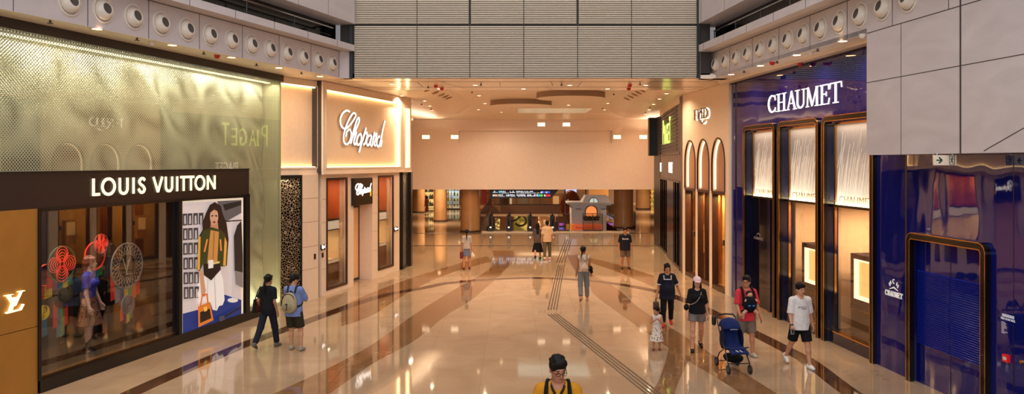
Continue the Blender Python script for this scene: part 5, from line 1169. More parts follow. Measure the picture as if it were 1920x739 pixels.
# escalators seen end on
M_rub = mat('black_rubber', (14, 13, 13), 0.35); M_stp = mat('escalator_steel', (150, 140, 130), 0.25, metal=0.7)
def balustrade(px, lab, side):
    Y = 48.45; x = (px-960)/FPX*Y; s = (side)
    t = thing('escalator_balustrade', lab, 'escalator', (x, Y, 0), group=None)
    loop = [(0.0, 0.25), (-0.18, 0.45), (-0.22, 0.75), (-0.1, 0.98), (0.2, 1.08), (0.8, 1.05), (1.6, 0.8), (6.5, -2.2)]
    b = MB(); b.tube([(x+s*0.045*max(0, q[0]), Y+q[0], q[1]) for q in spline(loop, 5)], 0.05, 8); b.build('handrail', M_rub, t, True)
    P = [(0.0, 0.22), (-0.1, 0.5), (0.0, 0.92), (0.8, 0.98), (1.6, 0.74), (6.4, -2.3), (6.0, -2.9), (1.2, 0.1)]
    b = MB(); v = [(x-0.012+s*0.045*max(0, q[0]), Y+q[0], q[1]) for q in P]+[(x+0.012+s*0.045*max(0, q[0]), Y+q[0], q[1]) for q in P]; n = len(P)
    b.add(v, [tuple(range(n)), tuple(range(2*n-1, n-1, -1))]+[(i, (i+1) % n, n+(i+1) % n, n+i) for i in range(n)]); b.build('side_panel', mat('frosted_panel', (176, 160, 140), 0.25), t)
    b = MB(); b.wb(x-0.17, x+0.17, Y-0.3, Y+1.2, 0.06, 0.24); b.build('skirt', M_rub, t)
    b = MB(); b.wb(x-0.14, x-0.06, Y-0.1, Y+0.5, 0.24, 1.0); b.wb(x+0.06, x+0.14, Y-0.1, Y+0.5, 0.24, 0.98); b.build('newel', M_rub, t)
    b = MB(); b.ell((x+0.0, Y-0.28, 0.3), (0.06, 0.03, 0.05)); b.build('comb_lamp', glow('comb_lamp', (255, 244, 220), 1.0), t, True)
balustrade(920, 'leftmost black escalator balustrade at the edge of the far void', 1)
balustrade(954, 'second black escalator balustrade from the left', 1)
balustrade(994, 'third black escalator balustrade, left of the walking couple', 1)
balustrade(1036, 'fourth black escalator balustrade, right of the walking couple', 1)
def landing(x0, x1, lab):
    t = thing('escalator_steps', lab, 'escalator', ((x0+x1)/2, 48.4, 0))
    b = MB(); b.wb(x0, x1, 48.31, 49.6, -0.05, 0.055); b.build('comb_plate', M_stp, t)
    b = MB()
    for k in range(14):
        y = 49.6+0.35*k; z = 0.03-0.2*k; b.wb(x0+0.02, x1-0.02, y, y+0.36, z-0.25, z)
    b.build('step_band', mat('step_grey', (90, 84, 80), 0.4, metal=0.5), t)
landing((925-960)/FPX*48.45, (949-960)/FPX*48.45, 'descending grey escalator steps between the two leftmost balustrades')
landing((999-960)/FPX*48.45, (1031-960)/FPX*48.45, 'descending grey escalator steps between the third and fourth balustrades')
# glass guard rails
def guard(p, q, z, h, lab, n=3, m=None):
    t = thing('glass_railing', lab, 'railing', ((p[0]+q[0])/2, (p[1]+q[1])/2, z)); P, Q = Vector((*p, z)), Vector((*q, z)); U = Vector((0, 0, 1))
    f = Frame((p[0], p[1], 0), (Q-P).normalized()[:2] if True else None); L_ = (Q-P).length
    b = MB(f); b.box(0, L_, z+0.05, z+h-0.05, -0.01, 0.01); b.build('pane', glass('rail_glass', (228, 222, 206), 0.8), t)
    b = MB(f); b.tube([f.w(0, z+h, 0), f.w(L_, z+h, 0)], 0.022); b.build('top_rail', M_fr, t, True)
    b = MB(f); b.box(0, L_, z, z+0.08, -0.03, 0.03); b.build('shoe', M_fr, t)
    for k in range(n+1): b = MB(f); u = L_*k/n; b.box(u-0.018, u+0.018, z+0.08, z+h, -0.02, 0.02); b.build('post', M_fr, t)
guard((7.8, 50.6), (7.8, 72), 0, 1.1, 'long glass railing on the right going away from the large column', 8)
guard((-1.95, 49.3), (-1.95, 78), 0, 1.1, 'glass railing on the left side of the void behind the large column', 9)
guard((-1.8, 79.1), (7.3, 79.1), 0, 1.1, 'glass railing on the opposite edge of the void', 8)
guard(at(1093, 0, 48.4)[0:1]+(48.42,), (at(1130, 0, 48.4)[0], 48.42), 0.06, 1.05, 'short dark framed glass railing in front of the small white kiosk', 2)
guard((at(1047, 0, 48.4)[0], 48.42), (at(1068, 0, 48.4)[0], 48.42), 0.06, 1.05, 'short glass railing between the escalators and the kiosk', 1)
# opposite balcony slab and lower fascia
b = MB(); b.wb(-1.9, 7.5, 78.6, 79.0, -0.85, 0.0); struct(b.build('trim_29', mat('balcony_edge', (150, 104, 66), 0.4)))
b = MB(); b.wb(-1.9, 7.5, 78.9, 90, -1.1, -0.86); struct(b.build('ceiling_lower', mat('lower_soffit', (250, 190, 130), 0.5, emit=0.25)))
# back shop wall, upper level
def panel(name, x0, y0, x1, y1, Y, m, lab, cat, d=0.15):
    b = MB(); rect(b, x0, y0, x1, y1, Y, d); return tag(b.build(name, m), lab, cat)
zU = 3.3
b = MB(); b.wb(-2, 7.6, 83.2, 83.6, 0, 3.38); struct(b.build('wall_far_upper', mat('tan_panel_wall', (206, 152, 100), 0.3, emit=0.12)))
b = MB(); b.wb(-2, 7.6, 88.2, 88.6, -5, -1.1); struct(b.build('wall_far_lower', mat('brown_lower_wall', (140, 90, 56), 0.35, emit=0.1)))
def upd(x0, x1, m, lab, cat, y0=350, y1=386, nm='shop_bay'):
    return panel(nm, x0, y0, x1, min(y1, 386.5), 82.9, m, lab, cat)
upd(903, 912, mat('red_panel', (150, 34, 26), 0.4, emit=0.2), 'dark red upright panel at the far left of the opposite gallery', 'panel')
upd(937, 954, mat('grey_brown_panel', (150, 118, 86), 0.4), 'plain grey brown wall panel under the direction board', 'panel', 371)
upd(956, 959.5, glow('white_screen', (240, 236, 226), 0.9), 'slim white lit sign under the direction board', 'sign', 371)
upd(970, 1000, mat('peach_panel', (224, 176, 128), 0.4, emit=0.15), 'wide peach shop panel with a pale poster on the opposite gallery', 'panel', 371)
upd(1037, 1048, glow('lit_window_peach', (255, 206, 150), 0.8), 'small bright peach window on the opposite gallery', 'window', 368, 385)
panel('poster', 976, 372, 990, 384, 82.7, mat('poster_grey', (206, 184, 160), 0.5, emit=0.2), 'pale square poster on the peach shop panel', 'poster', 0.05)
b = MB()
for k in range(8):
    x, _ = at(915+k*1.2, 0, 82); b.ell((x, 82, 1.0+0.25*(k % 4)), (0.12, 0.1, 0.12), seg=8, rings=6); b.ell((x, 82, 0.4+0.3*(k % 3)), (0.1, 0.1, 0.1), seg=8, rings=6)
b.wb(at(914, 0, 82)[0], at(924, 0, 82)[0], 81.8, 82.2, 0, 0.3)
tag(b.build('flower_arrangement', mat('orange_flowers', (190, 100, 50), 0.6)), 'orange flower arrangement beside the red panel on the opposite gallery', 'plant')
# lower shops
def lowd(x0, y0, x1, y1, m, lab, cat, nm='lower_shop_bay', Y=87.8): return panel(nm, x0, y0, x1, y1, Y, m, lab, cat)
def sparkle(name, c1, c2, sc, e):
    if name in _M: return _M[name]
    m = bpy.data.materials.new(name); m.use_nodes = True; nt = m.node_tree; bs = nt.nodes['Principled BSDF']; tc = nt.nodes.new('ShaderNodeTexCoord')
    v = nt.nodes.new('ShaderNodeTexVoronoi'); v.inputs['Scale'].default_value = sc; nt.links.new(tc.outputs['Object'], v.inputs['Vector'])
    r = nt.nodes.new('ShaderNodeValToRGB'); r.color_ramp.elements[0].position = 0.25; r.color_ramp.elements[1].position = 0.55; r.color_ramp.elements[0].color = (*lin(c1), 1); r.color_ramp.elements[1].color = (*lin(c2), 1)
    nt.links.new(v.outputs['Distance'], r.inputs[0]); nt.links.new(r.outputs[0], bs.inputs['Base Color']); nt.links.new(r.outputs[0], bs.inputs['Emission Color']); bs.inputs['Emission Strength'].default_value = e
    _M[name] = m; return m
lowd(928.5, 409, 937.5, 436, sparkle('sparkle_gold', (255, 226, 130), (120, 84, 40), 3, .8), 'narrow sparkling gold shop display left of a plain pillar, lower level', 'shop display')
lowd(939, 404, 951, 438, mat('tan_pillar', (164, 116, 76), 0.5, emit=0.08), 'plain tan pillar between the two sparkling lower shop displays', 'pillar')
lowd(963, 405, 990, 438, sparkle('olive_gold', (226, 190, 90), (120, 104, 40), 1.2, .7), 'wide olive gold illuminated mural in the lower shop', 'shop display')
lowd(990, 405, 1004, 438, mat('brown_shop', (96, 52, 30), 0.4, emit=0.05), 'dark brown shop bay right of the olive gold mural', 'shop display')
lowd(1009, 404, 1042, 438, sparkle('warm_goods', (255, 214, 150), (150, 96, 56), 2, .6), 'warm bright shop bay full of goods behind the couple', 'shop display')
b = MB(); ID2 = Frame((0, 87.6, 0), (1, 0), (0, -1))
cx, cz = at(976, 414, 87.6); b.fr = ID2; b.ribbon(arc(cx, cz, 0.62, 0.55, -150, 120, 20), 0.22, 0, 0.12); b.ribbon([(cx-1.1, cz-0.1), (cx-0.5, cz+0.1), (cx, cz+0.5)], 0.16, 0, 0.12); tag(b.build('mural_swirl', mat('swirl_dark', (64, 52, 30), 0.4)), 'dark curling swirl sculpture on the olive gold mural', 'wall art')
for x0, x1, lab in ((1048, 1056, 'purple lit arcade screen, left one below the kiosk side'), (1056.5, 1059, 'slim purple lit arcade screen beside the wider one')):
    k = thing('arcade_screen', lab, 'screen', (at((x0+x1)/2, 0, 80)[0], 80.1, at(0, 437, 80)[1]))
    b = MB(); rect(b, x0, 417, x1, 437, 80, 0.3); b.build('cabinet', mat('arcade_black', (30, 20, 50), 0.4), k)
    b = MB(); rect(b, x0+0.5, 427, x1-0.5, 436, 79.9, 0.1); b.build('lower_screen', glow('violet_screen', (96, 60, 230), 1.6), k)
    b = MB(); rect(b, x0+0.5, 418.5, x1-0.5, 423, 79.9, 0.1); b.build('upper_screen', glow('pink_screen', (190, 90, 220), 1.2), k)
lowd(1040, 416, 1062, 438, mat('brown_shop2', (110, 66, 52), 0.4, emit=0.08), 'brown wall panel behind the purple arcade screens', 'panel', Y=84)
# hanging direction board
t = thing('direction_board', 'long black hanging direction board with white symbols and small coloured squares', 'sign', (at(977, 0, 52)[0], 52, 2.4))
xa, za = at(921, 371.5, 52); xb, zb_ = at(1034, 353, 52)
b = MB(); b.wb(xa-0.1, xb, 52, 52.2, za, 3.0); b.add([(xb, 52, za), (xb+0.7, 52, zb_+0.2), (xb, 52, 3.0), (xb, 52.2, za), (xb+0.7, 52.2, zb_+0.2), (xb, 52.2, 3.0)], [(0, 1, 2), (5, 4, 3), (0, 3, 4, 1), (1, 4, 5, 2)]); b.build('board', mat('board_black', (44, 24, 16), 0.3), t)
for xx in (xa+0.6, xb-0.6): b = MB(); b.tube([(xx, 52.1, 3.0), (xx, 52.1, 3.4)], 0.03); b.build('hanger', M_fr, t)
bw = MB(); rnd = random.Random(4); TB = Frame((0, 52, 0), (1, 0), (0, -1))
def bits(b, x0, x1, y, hpx, Y=52):
    """tiny clustered strokes of a sign row too small to read"""
    b.fr = TB; x = x0
    while x < x1:
        w_ = rnd.uniform(0.7, 1.3); a = at(x, y+hpx, Y); c = at(x+w_, y, Y); k = rnd.random()
        b.box(a[0], c[0]-0.012, a[1], a[1]+(c[1]-a[1])*(0.35 if k < .3 else 1), 0.0, 0.02)
        x += w_+0.25
for x0, x1, y, h in ((924, 929, 358, 3.4), (931, 933, 358.5, 3), (939, 947, 358, 2.2), (939, 954, 361.4, 1), (956, 966, 358, 3.6), (968, 999, 358.2, 2), (968, 1010, 361.4, 1), (1013, 1016, 359, 3.2), (1023, 1026, 359, 3.2), (924, 927, 364.8, 3.4), (933, 942, 364.5, 2.2), (933, 946, 367.6, 1), (949, 955, 364.6, 3.6), (956, 966, 364.6, 2.2), (956, 966, 367.6, 1), (969, 986, 364.6, 2.2), (971, 986, 367.6, 1), (988, 1004, 364.4, 3.8), (1006, 1008, 364.4, 3.8), (1020, 1023, 365, 3.2)): bits(bw, x0, x1, y, h)
bw.build('symbols', glow('sign_white', (240, 244, 250), 1.6), t)
for x0, x1, y, c, n in ((935, 939, 358, (60, 180, 220), 'blue_square'), (1016.5, 1021, 358.6, (70, 90, 210), 'violet_square'), (1027, 1031, 358.6, (70, 90, 210), 'violet_square'), (928, 932, 364.6, (240, 160, 90), 'orange_square'), (1009, 1013, 364.6, (50, 180, 200), 'teal_square'), (1013.4, 1017.4, 364.6, (110, 210, 60), 'green_square'), (1023.4, 1027.6, 364.8, (216, 50, 60), 'red_square'), (1028, 1032, 364.8, (216, 50, 60), 'red_square')):
    b = MB(TB); a = at(x0, y+3.8, 52); c_ = at(x1, y, 52); b.box(a[0], c_[0], a[1], c_[1], 0, 0.02); b.build(n, glow('sq_%d_%d' % (c[0], c[1]), c, 1.3), t)
# kiosk shaped like a small house
KY = 58
t = thing('kiosk_house', 'small white house shaped kiosk with an arched orange window and orange banner', 'kiosk', (at(1104, 0, KY)[0], KY+1, -5))
M_kw = mat('kiosk_white', (214, 200, 188), 0.4, emit=0.08); KF = Frame((0, KY, 0), (1, 0), (0, -1)); kp = lambda x, y: at(x, y, KY)
x0, z0 = kp(1072, 437); x1, z1 = kp(1137, 383)
b = MB(); b.wb(x0, x1, KY, KY+2.2, -5, z1); b.build('body', M_kw, t)
b = MB(KF); c0_ = kp(1064, 382.5); c1_ = kp(1149.5, 379.5); b.wb(c0_[0], c1_[0], KY-0.35, KY+2.5, c0_[1], c1_[1]); b.wb(c0_[0]+0.15, c1_[0]-0.15, KY-0.2, KY+2.4, c0_[1]-0.1, c0_[1]); b.build('cornice', M_kw, t)
r0 = kp(1092, 379.5); r1 = kp(1145, 379.5); r2 = kp(1139, 367); r3 = kp(1099, 367)
b = MB(); f_ = [(r0[0], KY, r0[1]), (r1[0], KY, r1[1]), (r2[0], KY+0.3, r2[1]), (r3[0], KY+0.3, r3[1])]; g_ = [(r0[0], KY+2, r0[1]), (r1[0], KY+2, r1[1]), (r2[0], KY+1.7, r2[1]), (r3[0], KY+1.7, r3[1])]
b.add(f_+g_, [(0, 1, 2, 3), (7, 6, 5, 4), (0, 4, 5, 1), (1, 5, 6, 2), (2, 6, 7, 3), (3, 7, 4, 0)]); b.build('mansard_roof', mat('kiosk_roof', (226, 216, 212), 0.4, emit=0.1), t)
cx, cz = kp(1113, 379.3); b = MB(KF); b.ribbon(arc(cx, cz, 0.33, 0.33, 0, 180, 16), 0.05, 0.0, 0.08); b.box(cx-0.02, cx+0.02, cz, cz+0.33, 0, 0.08); b.build('fanlight_frame', mat('dark_green_frame', (60, 64, 50), 0.4), t)
b = MB(KF); b.poly(arc(cx, cz, 0.31, 0.31, 0, 180, 16), 0, 0.03); b.build('fanlight', glow('fan_white', (220, 230, 214), 0.7), t)
wx0, wz0 = kp(1097.5, 407.5); wx1, _ = kp(1119.5, 0); wr = (wx1-wx0)/2; wm = (wx0+wx1)/2; wz1 = kp(0, 385.5)[1]
outl = [(wx0, wz0)]+[(wm-wr*math.cos(math.pi*j/14), wz1-wr+wr*math.sin(math.pi*j/14)) for j in range(15)]+[(wx1, wz0)]
b = MB(KF); b.poly(outl, 0, 0.03); w_o = b.build('arched_window', glow('orange_window', (255, 150, 80), 0.9), t)
b = MB(KF); b.ribbon(outl, 0.07, 0.0, 0.08); b.build('window_surround', mat('surround_dark', (120, 86, 70), 0.4), t)
b = MB(); 
for k in range(14): b.ell((wx0-0.1+k*(wx1-wx0+0.2)/13, KY-0.18, wz0-0.02+0.03*(k % 3)), (0.07, 0.07, 0.08), seg=8, rings=6)
b.wb(wx0-0.12, wx1+0.12, KY-0.26, KY, wz0-0.22, wz0-0.08); b.build('window_box', mat('dark_foliage', (44, 34, 26), 0.6), t)
b = MB(KF); e0 = kp(1094, 416); e1 = kp(1122, 413); b.box(e0[0], e1[0], e0[1], e1[1], 0, 0.14); b.build('window_ledge', M_kw, t)
for xq in (1081, 1089, 1131): 
    a = kp(xq-4.5 if xq != 1089 else xq-1, 416); c = kp(xq+3.5 if xq != 1089 else xq, 387); b = MB(KF); b.box(a[0], c[0], a[1], c[1], 0, 0.05); b.build('pilaster', M_kw, t)
for xq in (1084.5, 1131.5):
    a = kp(xq-5, 392.5); c = kp(xq+5, 391.3); b = MB(KF); b.box(a[0], c[0], a[1], c[1], 0.05, 0.09); b.build('dark_moulding', mat('surround_dark', (120, 86, 70), 0.4), t)
a = kp(1071, 431.5); c = kp(1128, 420.5); b = MB(KF); b.box(a[0], c[0], a[1], c[1], 0, 0.3); bn = b.build('banner', mat('orange_banner', (240, 110, 60), 0.5, emit=0.45), t)
a2 = kp(1079, 429); c2 = kp(1126, 423.5); b = MB(KF); b.text('Welcome to Elements DIVA', a2[0], a2[1], c2[0], c2[1], 0.3, 0.32); b.build('banner_lettering', mat('banner_red', (196, 44, 30), 0.5, emit=0.2), t)
a = kp(1061, 430); c = kp(1070, 419.5); b = MB(KF); b.box(a[0], c[0], a[1], c[1], 0.3, 0.4); b.build('yellow_plate', mat('yellow_plate', (250, 176, 60), 0.5, emit=0.4), t)
# bronze ball sculpture, lamp pole, screens behind the kiosk
cx, cz = at(1070, 385, 66); t = thing('round_sculpture', 'big glossy brown rounded sculpture left of the small kiosk', 'sculpture', (cx, 66, -5))
b = MB(); b.ell((cx, 66.0, cz), (0.85, 0.6, 1.25), seg=28, rings=20); b.build('body', mat('glossy_brown', (120, 54, 26), 0.12), t, True)
b = MB(); b.tube([(cx, 66, -5), (cx, 66, cz-1)], 0.2); b.build('stem', mat('glossy_brown', (120, 54, 26), 0.12), t, True)
b = MB(); b.lathe([(0.5, 0), (0.5, 0.1), (0.2, 0.15)], (cx, 66, -5), None, 20); b.build('foot', mat('glossy_brown', (120, 54, 26), 0.12), t, True)
cx, _ = at(1059.2, 0, 57); t = thing('lamp_pole', 'thin tall grey pole standing just left of the kiosk', 'pole', (cx, 57, -5)); b = MB(); b.tube([(cx, 57, -5), (cx, 57, 3.2)], 0.05); b.build('shaft', mat('grey_pole', (150, 150, 160), 0.3, metal=0.6), t, True)
b = MB(); b.lathe([(0.0, 0), (0.16, 0), (0.16, 0.05), (0.05, 0.12)], (cx, 57, -5), None, 16); b.build('base_plate', mat('grey_pole', (150, 150, 160), 0.3, metal=0.6), t, True)
panel('video_screen', 1061, 321, 1081, 365, 79.5, glow('video_blue', (190, 206, 250), 1.1), 'pale blue video screen above the rounded sculpture', 'screen')
panel('wall_block', 1075, 361, 1098, 378, 70, mat('grey_brown_panel', (150, 118, 86), 0.4), 'plain grey brown block directly behind the kiosk roof', 'panel', 0.4)
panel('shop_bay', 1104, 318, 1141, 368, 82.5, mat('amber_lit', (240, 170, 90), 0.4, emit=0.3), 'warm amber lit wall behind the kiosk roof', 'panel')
# left gallery shops between the columns
def shelves(x0, x1, y0, y1, Y, cols, lab, seed=1):
    a = at(x0, y1, Y); c = at(x1, y0, Y); t = thing('lit_shop_display', lab, 'shop display', ((a[0]+c[0])/2, Y, a[1])); rnd = random.Random(seed)
    b = MB(); b.wb(a[0], c[0], Y, Y+0.1, a[1], c[1]); b.build('backdrop', glow('display_back_%d' % seed, cols[0], 0.9), t)
    for i in range(3):
        z = a[1]+(c[1]-a[1])*(i+0.3)/3; b = MB(); b.wb(a[0], c[0], Y-0.3, Y, z-0.04, z); b.build('shelf', M_fr, t)
        for k in range(4):
            x = a[0]+(c[0]-a[0])*(k+0.5)/4; h = rnd.uniform(0.25, 0.5); b = MB(); b.lathe([(0.09, 0), (0.12, h*0.5), (0.05, h*0.8), (0.05, h)], (x, Y-0.15, z), None, 10)
            b.build('merchandise', mat('merch_%d_%d' % (seed, k % 3), cols[1+k % 3], 0.5, emit=0.2), t, True)
shelves(797, 813, 350, 389.5, 74, [(250, 214, 130), (150, 70, 40), (240, 240, 220), (90, 120, 70)], 'yellow lit shop display between the two farther left columns', 1)
shelves(838, 861, 350, 379.5, 84, [(214, 230, 240), (240, 200, 40), (250, 250, 250), (120, 170, 60)], 'bluish white lit shop display left of the large column', 2)
shelves(1216, 1240, 350, 374.5, 90, [(230, 180, 70), (190, 60, 40), (250, 230, 160), (120, 80, 40)], 'yellow lit shop shelves at the far right of the hall', 3)
b = MB(); b.wb(-16, -2.2, 88, 88.3, 0, 3.38); struct(b.build('wall_far_left', mat('tan_far', (190, 140, 92), 0.4)))
b = MB(); a = at(1190, 0, 84); b.wb(8, a[0]+1.9, 86, 86.3, 0, 3.38); struct(b.build('wall_far_right', mat('grey_far', (176, 150, 130), 0.4)))
guard((at(836, 0, 72)[0], 72), (at(862, 0, 72)[0], 72), 0, 1.1, 'glass railing before the bluish white lit display', 2)
# ============================================================ PEOPLE
def V3(*a): return np.array(a, dtype=float)
def rotx(a):
    a = math.radians(a); c, s = math.cos(a), math.sin(a); return np.array([[1, 0, 0], [0, c, -s], [0, s, c]])
def roty(a):
    a = math.radians(a); c, s = math.cos(a), math.sin(a); return np.array([[c, 0, s], [0, 1, 0], [-s, 0, c]])
def rotz(a):
    a = math.radians(a); c, s = math.cos(a), math.sin(a); return np.array([[c, -s, 0], [s, c, 0], [0, 0, 1]])
def cap(a, b, ra, rb, k=0.02, sq=1.0, flat=False, op='add'): return dict(t='cap', a=np.array(a, float), b=np.array(b, float), ra=ra, rb=rb, k=k, sq=sq, flat=flat, op=op)
def ell(c, r, R=None, k=0.02, op='add'): return dict(t='ell', c=np.array(c, float), r=np.array(r, float), R=R, k=k, op=op)
def clip(p, n): return dict(t='clip', p=np.array(p, float), n=np.array(n, float)/np.linalg.norm(n), op='clip')
def surf(prims, h):
    lo = np.full(3, 1e9); hi = np.full(3, -1e9)
    def bb(q):
        if q['t'] == 'cap':
            r = max(q['ra'], q['rb'])*max(1, q['sq']); return np.minimum(q['a'], q['b'])-r, np.maximum(q['a'], q['b'])+r
        r = max(q['r']); return q['c']-r, q['c']+r
    for q in prims:
        if q['op'] == 'add':
            a, b = bb(q); lo = np.minimum(lo, a); hi = np.maximum(hi, b)
    lo -= 3*h; hi += 3*h; n = np.ceil((hi-lo)/h).astype(int)+1
    ax = [lo[i]+h*np.arange(n[i]) for i in range(3)]; F = np.full(n, 1.0)
    for q in prims:
        if q['op'] == 'clip':
            d = ((ax[0]-q['p'][0])*q['n'][0])[:, None, None]+((ax[1]-q['p'][1])*q['n'][1])[None, :, None]+((ax[2]-q['p'][2])*q['n'][2])[None, None, :]
            F = np.maximum(F, d); continue
        a, b = bb(q); m = q['k']+3*h
        i0 = np.maximum(np.floor((a-m-lo)/h).astype(int), 0); i1 = np.minimum(np.ceil((b+m-lo)/h).astype(int)+1, n)
        if (i1 <= i0).any(): continue
        sl = tuple(slice(i0[j], i1[j]) for j in range(3))
        X = ax[0][sl[0]][:, None, None]; Y = ax[1][sl[1]][None, :, None]; Z = ax[2][sl[2]][None, None, :]
        if q['t'] == 'cap':
            s = q['sq']; A = q['a']*[1, 1/s, 1]; B = q['b']*[1, 1/s, 1]; px, py, pz = X-A[0], Y/s-A[1], Z-A[2]; ba = B-A; L2 = (ba**2).sum()+1e-12
            t = (px*ba[0]+py*ba[1]+pz*ba[2])/L2; tc = np.clip(t, 0, 1)
            d = np.sqrt((px-tc*ba[0])**2+(py-tc*ba[1])**2+(pz-tc*ba[2])**2)-(q['ra']+(q['rb']-q['ra'])*tc); d = d*min(1, s)
            if q['flat']: d = np.maximum(d, (t-1)*math.sqrt(L2))
        else:
            px, py, pz = X-q['c'][0], Y-q['c'][1], Z-q['c'][2]
            if q['R'] is not None:
                R = q['R']; px, py, pz = R[0, 0]*px+R[1, 0]*py+R[2, 0]*pz, R[0, 1]*px+R[1, 1]*py+R[2, 1]*pz, R[0, 2]*px+R[1, 2]*py+R[2, 2]*pz
            r = q['r']; k0 = np.sqrt((px/r[0])**2+(py/r[1])**2+(pz/r[2])**2); k1 = np.sqrt((px/r[0]**2)**2+(py/r[1]**2)**2+(pz/r[2]**2)**2)+1e-9
            d = k0*(k0-1)/k1
        f = F[sl]
        if q['op'] == 'sub': F[sl] = np.maximum(f, -d)
        else:
            k = max(q['k'], 1e-5); hh = np.maximum(k-np.abs(f-d), 0)/k; F[sl] = np.minimum(f, d)-hh*hh*k*0.25
    S = F < 0
    C = [F[i:n[0]-1+i, j:n[1]-1+j, k:n[2]-1+k] for i in (0, 1) for j in (0, 1) for k in (0, 1)]
    SC = [c < 0 for c in C]; anyc = SC[0].copy(); allc = SC[0].copy()
    for c in SC[1:]: anyc |= c; allc &= c
    act = anyc & ~allc; idx = np.full(act.shape, -1); pts = np.argwhere(act); idx[act] = np.arange(len(pts))
    cv = [c[act] for c in C]; acc = np.zeros((len(pts), 3)); cnt = np.zeros(len(pts)); off = [(i, j, k) for i in (0, 1) for j in (0, 1) for k in (0, 1)]
    for e in range(8):
        for g in range(e+1, 8):
            if sum(abs(off[e][q]-off[g][q]) for q in range(3)) != 1: continue
            m = (cv[e] < 0) != (cv[g] < 0); t = cv[e][m]/(cv[e][m]-cv[g][m]); P = np.array(off[e])[None]+(np.array(off[g])-np.array(off[e]))[None]*t[:, None]
            acc[m] += P; cnt[m] += 1
    V = lo+h*(pts+acc/cnt[:, None]); Q = []
    for a in range(3):
        b_, c_ = (a+1) % 3, (a+2) % 3
        s0 = [slice(None)]*3; s1 = [slice(None)]*3; s0[a] = slice(0, -1); s1[a] = slice(1, None)
        ch = S[tuple(s0)] != S[tuple(s1)]; P = np.argwhere(ch)
        P = P[(P[:, b_] > 0) & (P[:, c_] > 0) & (P[:, b_] < n[b_]-1) & (P[:, c_] < n[c_]-1)]
        ins = S[P[:, 0], P[:, 1], P[:, 2]]; q = []
        for db, dc in ((-1, -1), (0, -1), (0, 0), (-1, 0)):
            T = P.copy(); T[:, b_] += db; T[:, c_] += dc; q.append(idx[T[:, 0], T[:, 1], T[:, 2]])
        q = np.stack(q, 1); q[~ins] = q[~ins][:, ::-1]; Q.append(q)
    Q = np.concatenate(Q); return V, Q[(Q >= 0).all(1)]
def sdf_obj(name, prims, h, m, par):
    V, Q = surf(prims, h); me = bpy.data.meshes.new(name)
    me.vertices.add(len(V)); me.vertices.foreach_set('co', V.ravel()); me.loops.add(len(Q)*4); me.loops.foreach_set('vertex_index', Q.ravel().astype(np.int32))
    me.polygons.add(len(Q)); me.polygons.foreach_set('loop_start', np.arange(len(Q), dtype=np.int32)*4); me.polygons.foreach_set('use_smooth', [True]*len(Q))
    me.update(calc_edges=True); me.validate(); me.materials.append(m); o = bpy.data.objects.new(name, me); COL.objects.link(o); o.parent = par; return o
def skin(c): return mat('skin_%d_%d_%d' % c, c, 0.5, spec=0.35, var=0.04)
def cloth(c, rough=0.85, **k): return mat('cloth_%d_%d_%d' % c, c, rough, spec=0.2, var=0.1, scale=14, bump=0.15, **k)
M_hair = mat('black_hair', (17, 13, 12), 0.6, var=0.4, scale=40, spec=0.2, bump=0.4)
M_eye = mat('dark_eye', (20, 14, 12), 0.2); M_lip = mat('lip', (150, 74, 66), 0.5)
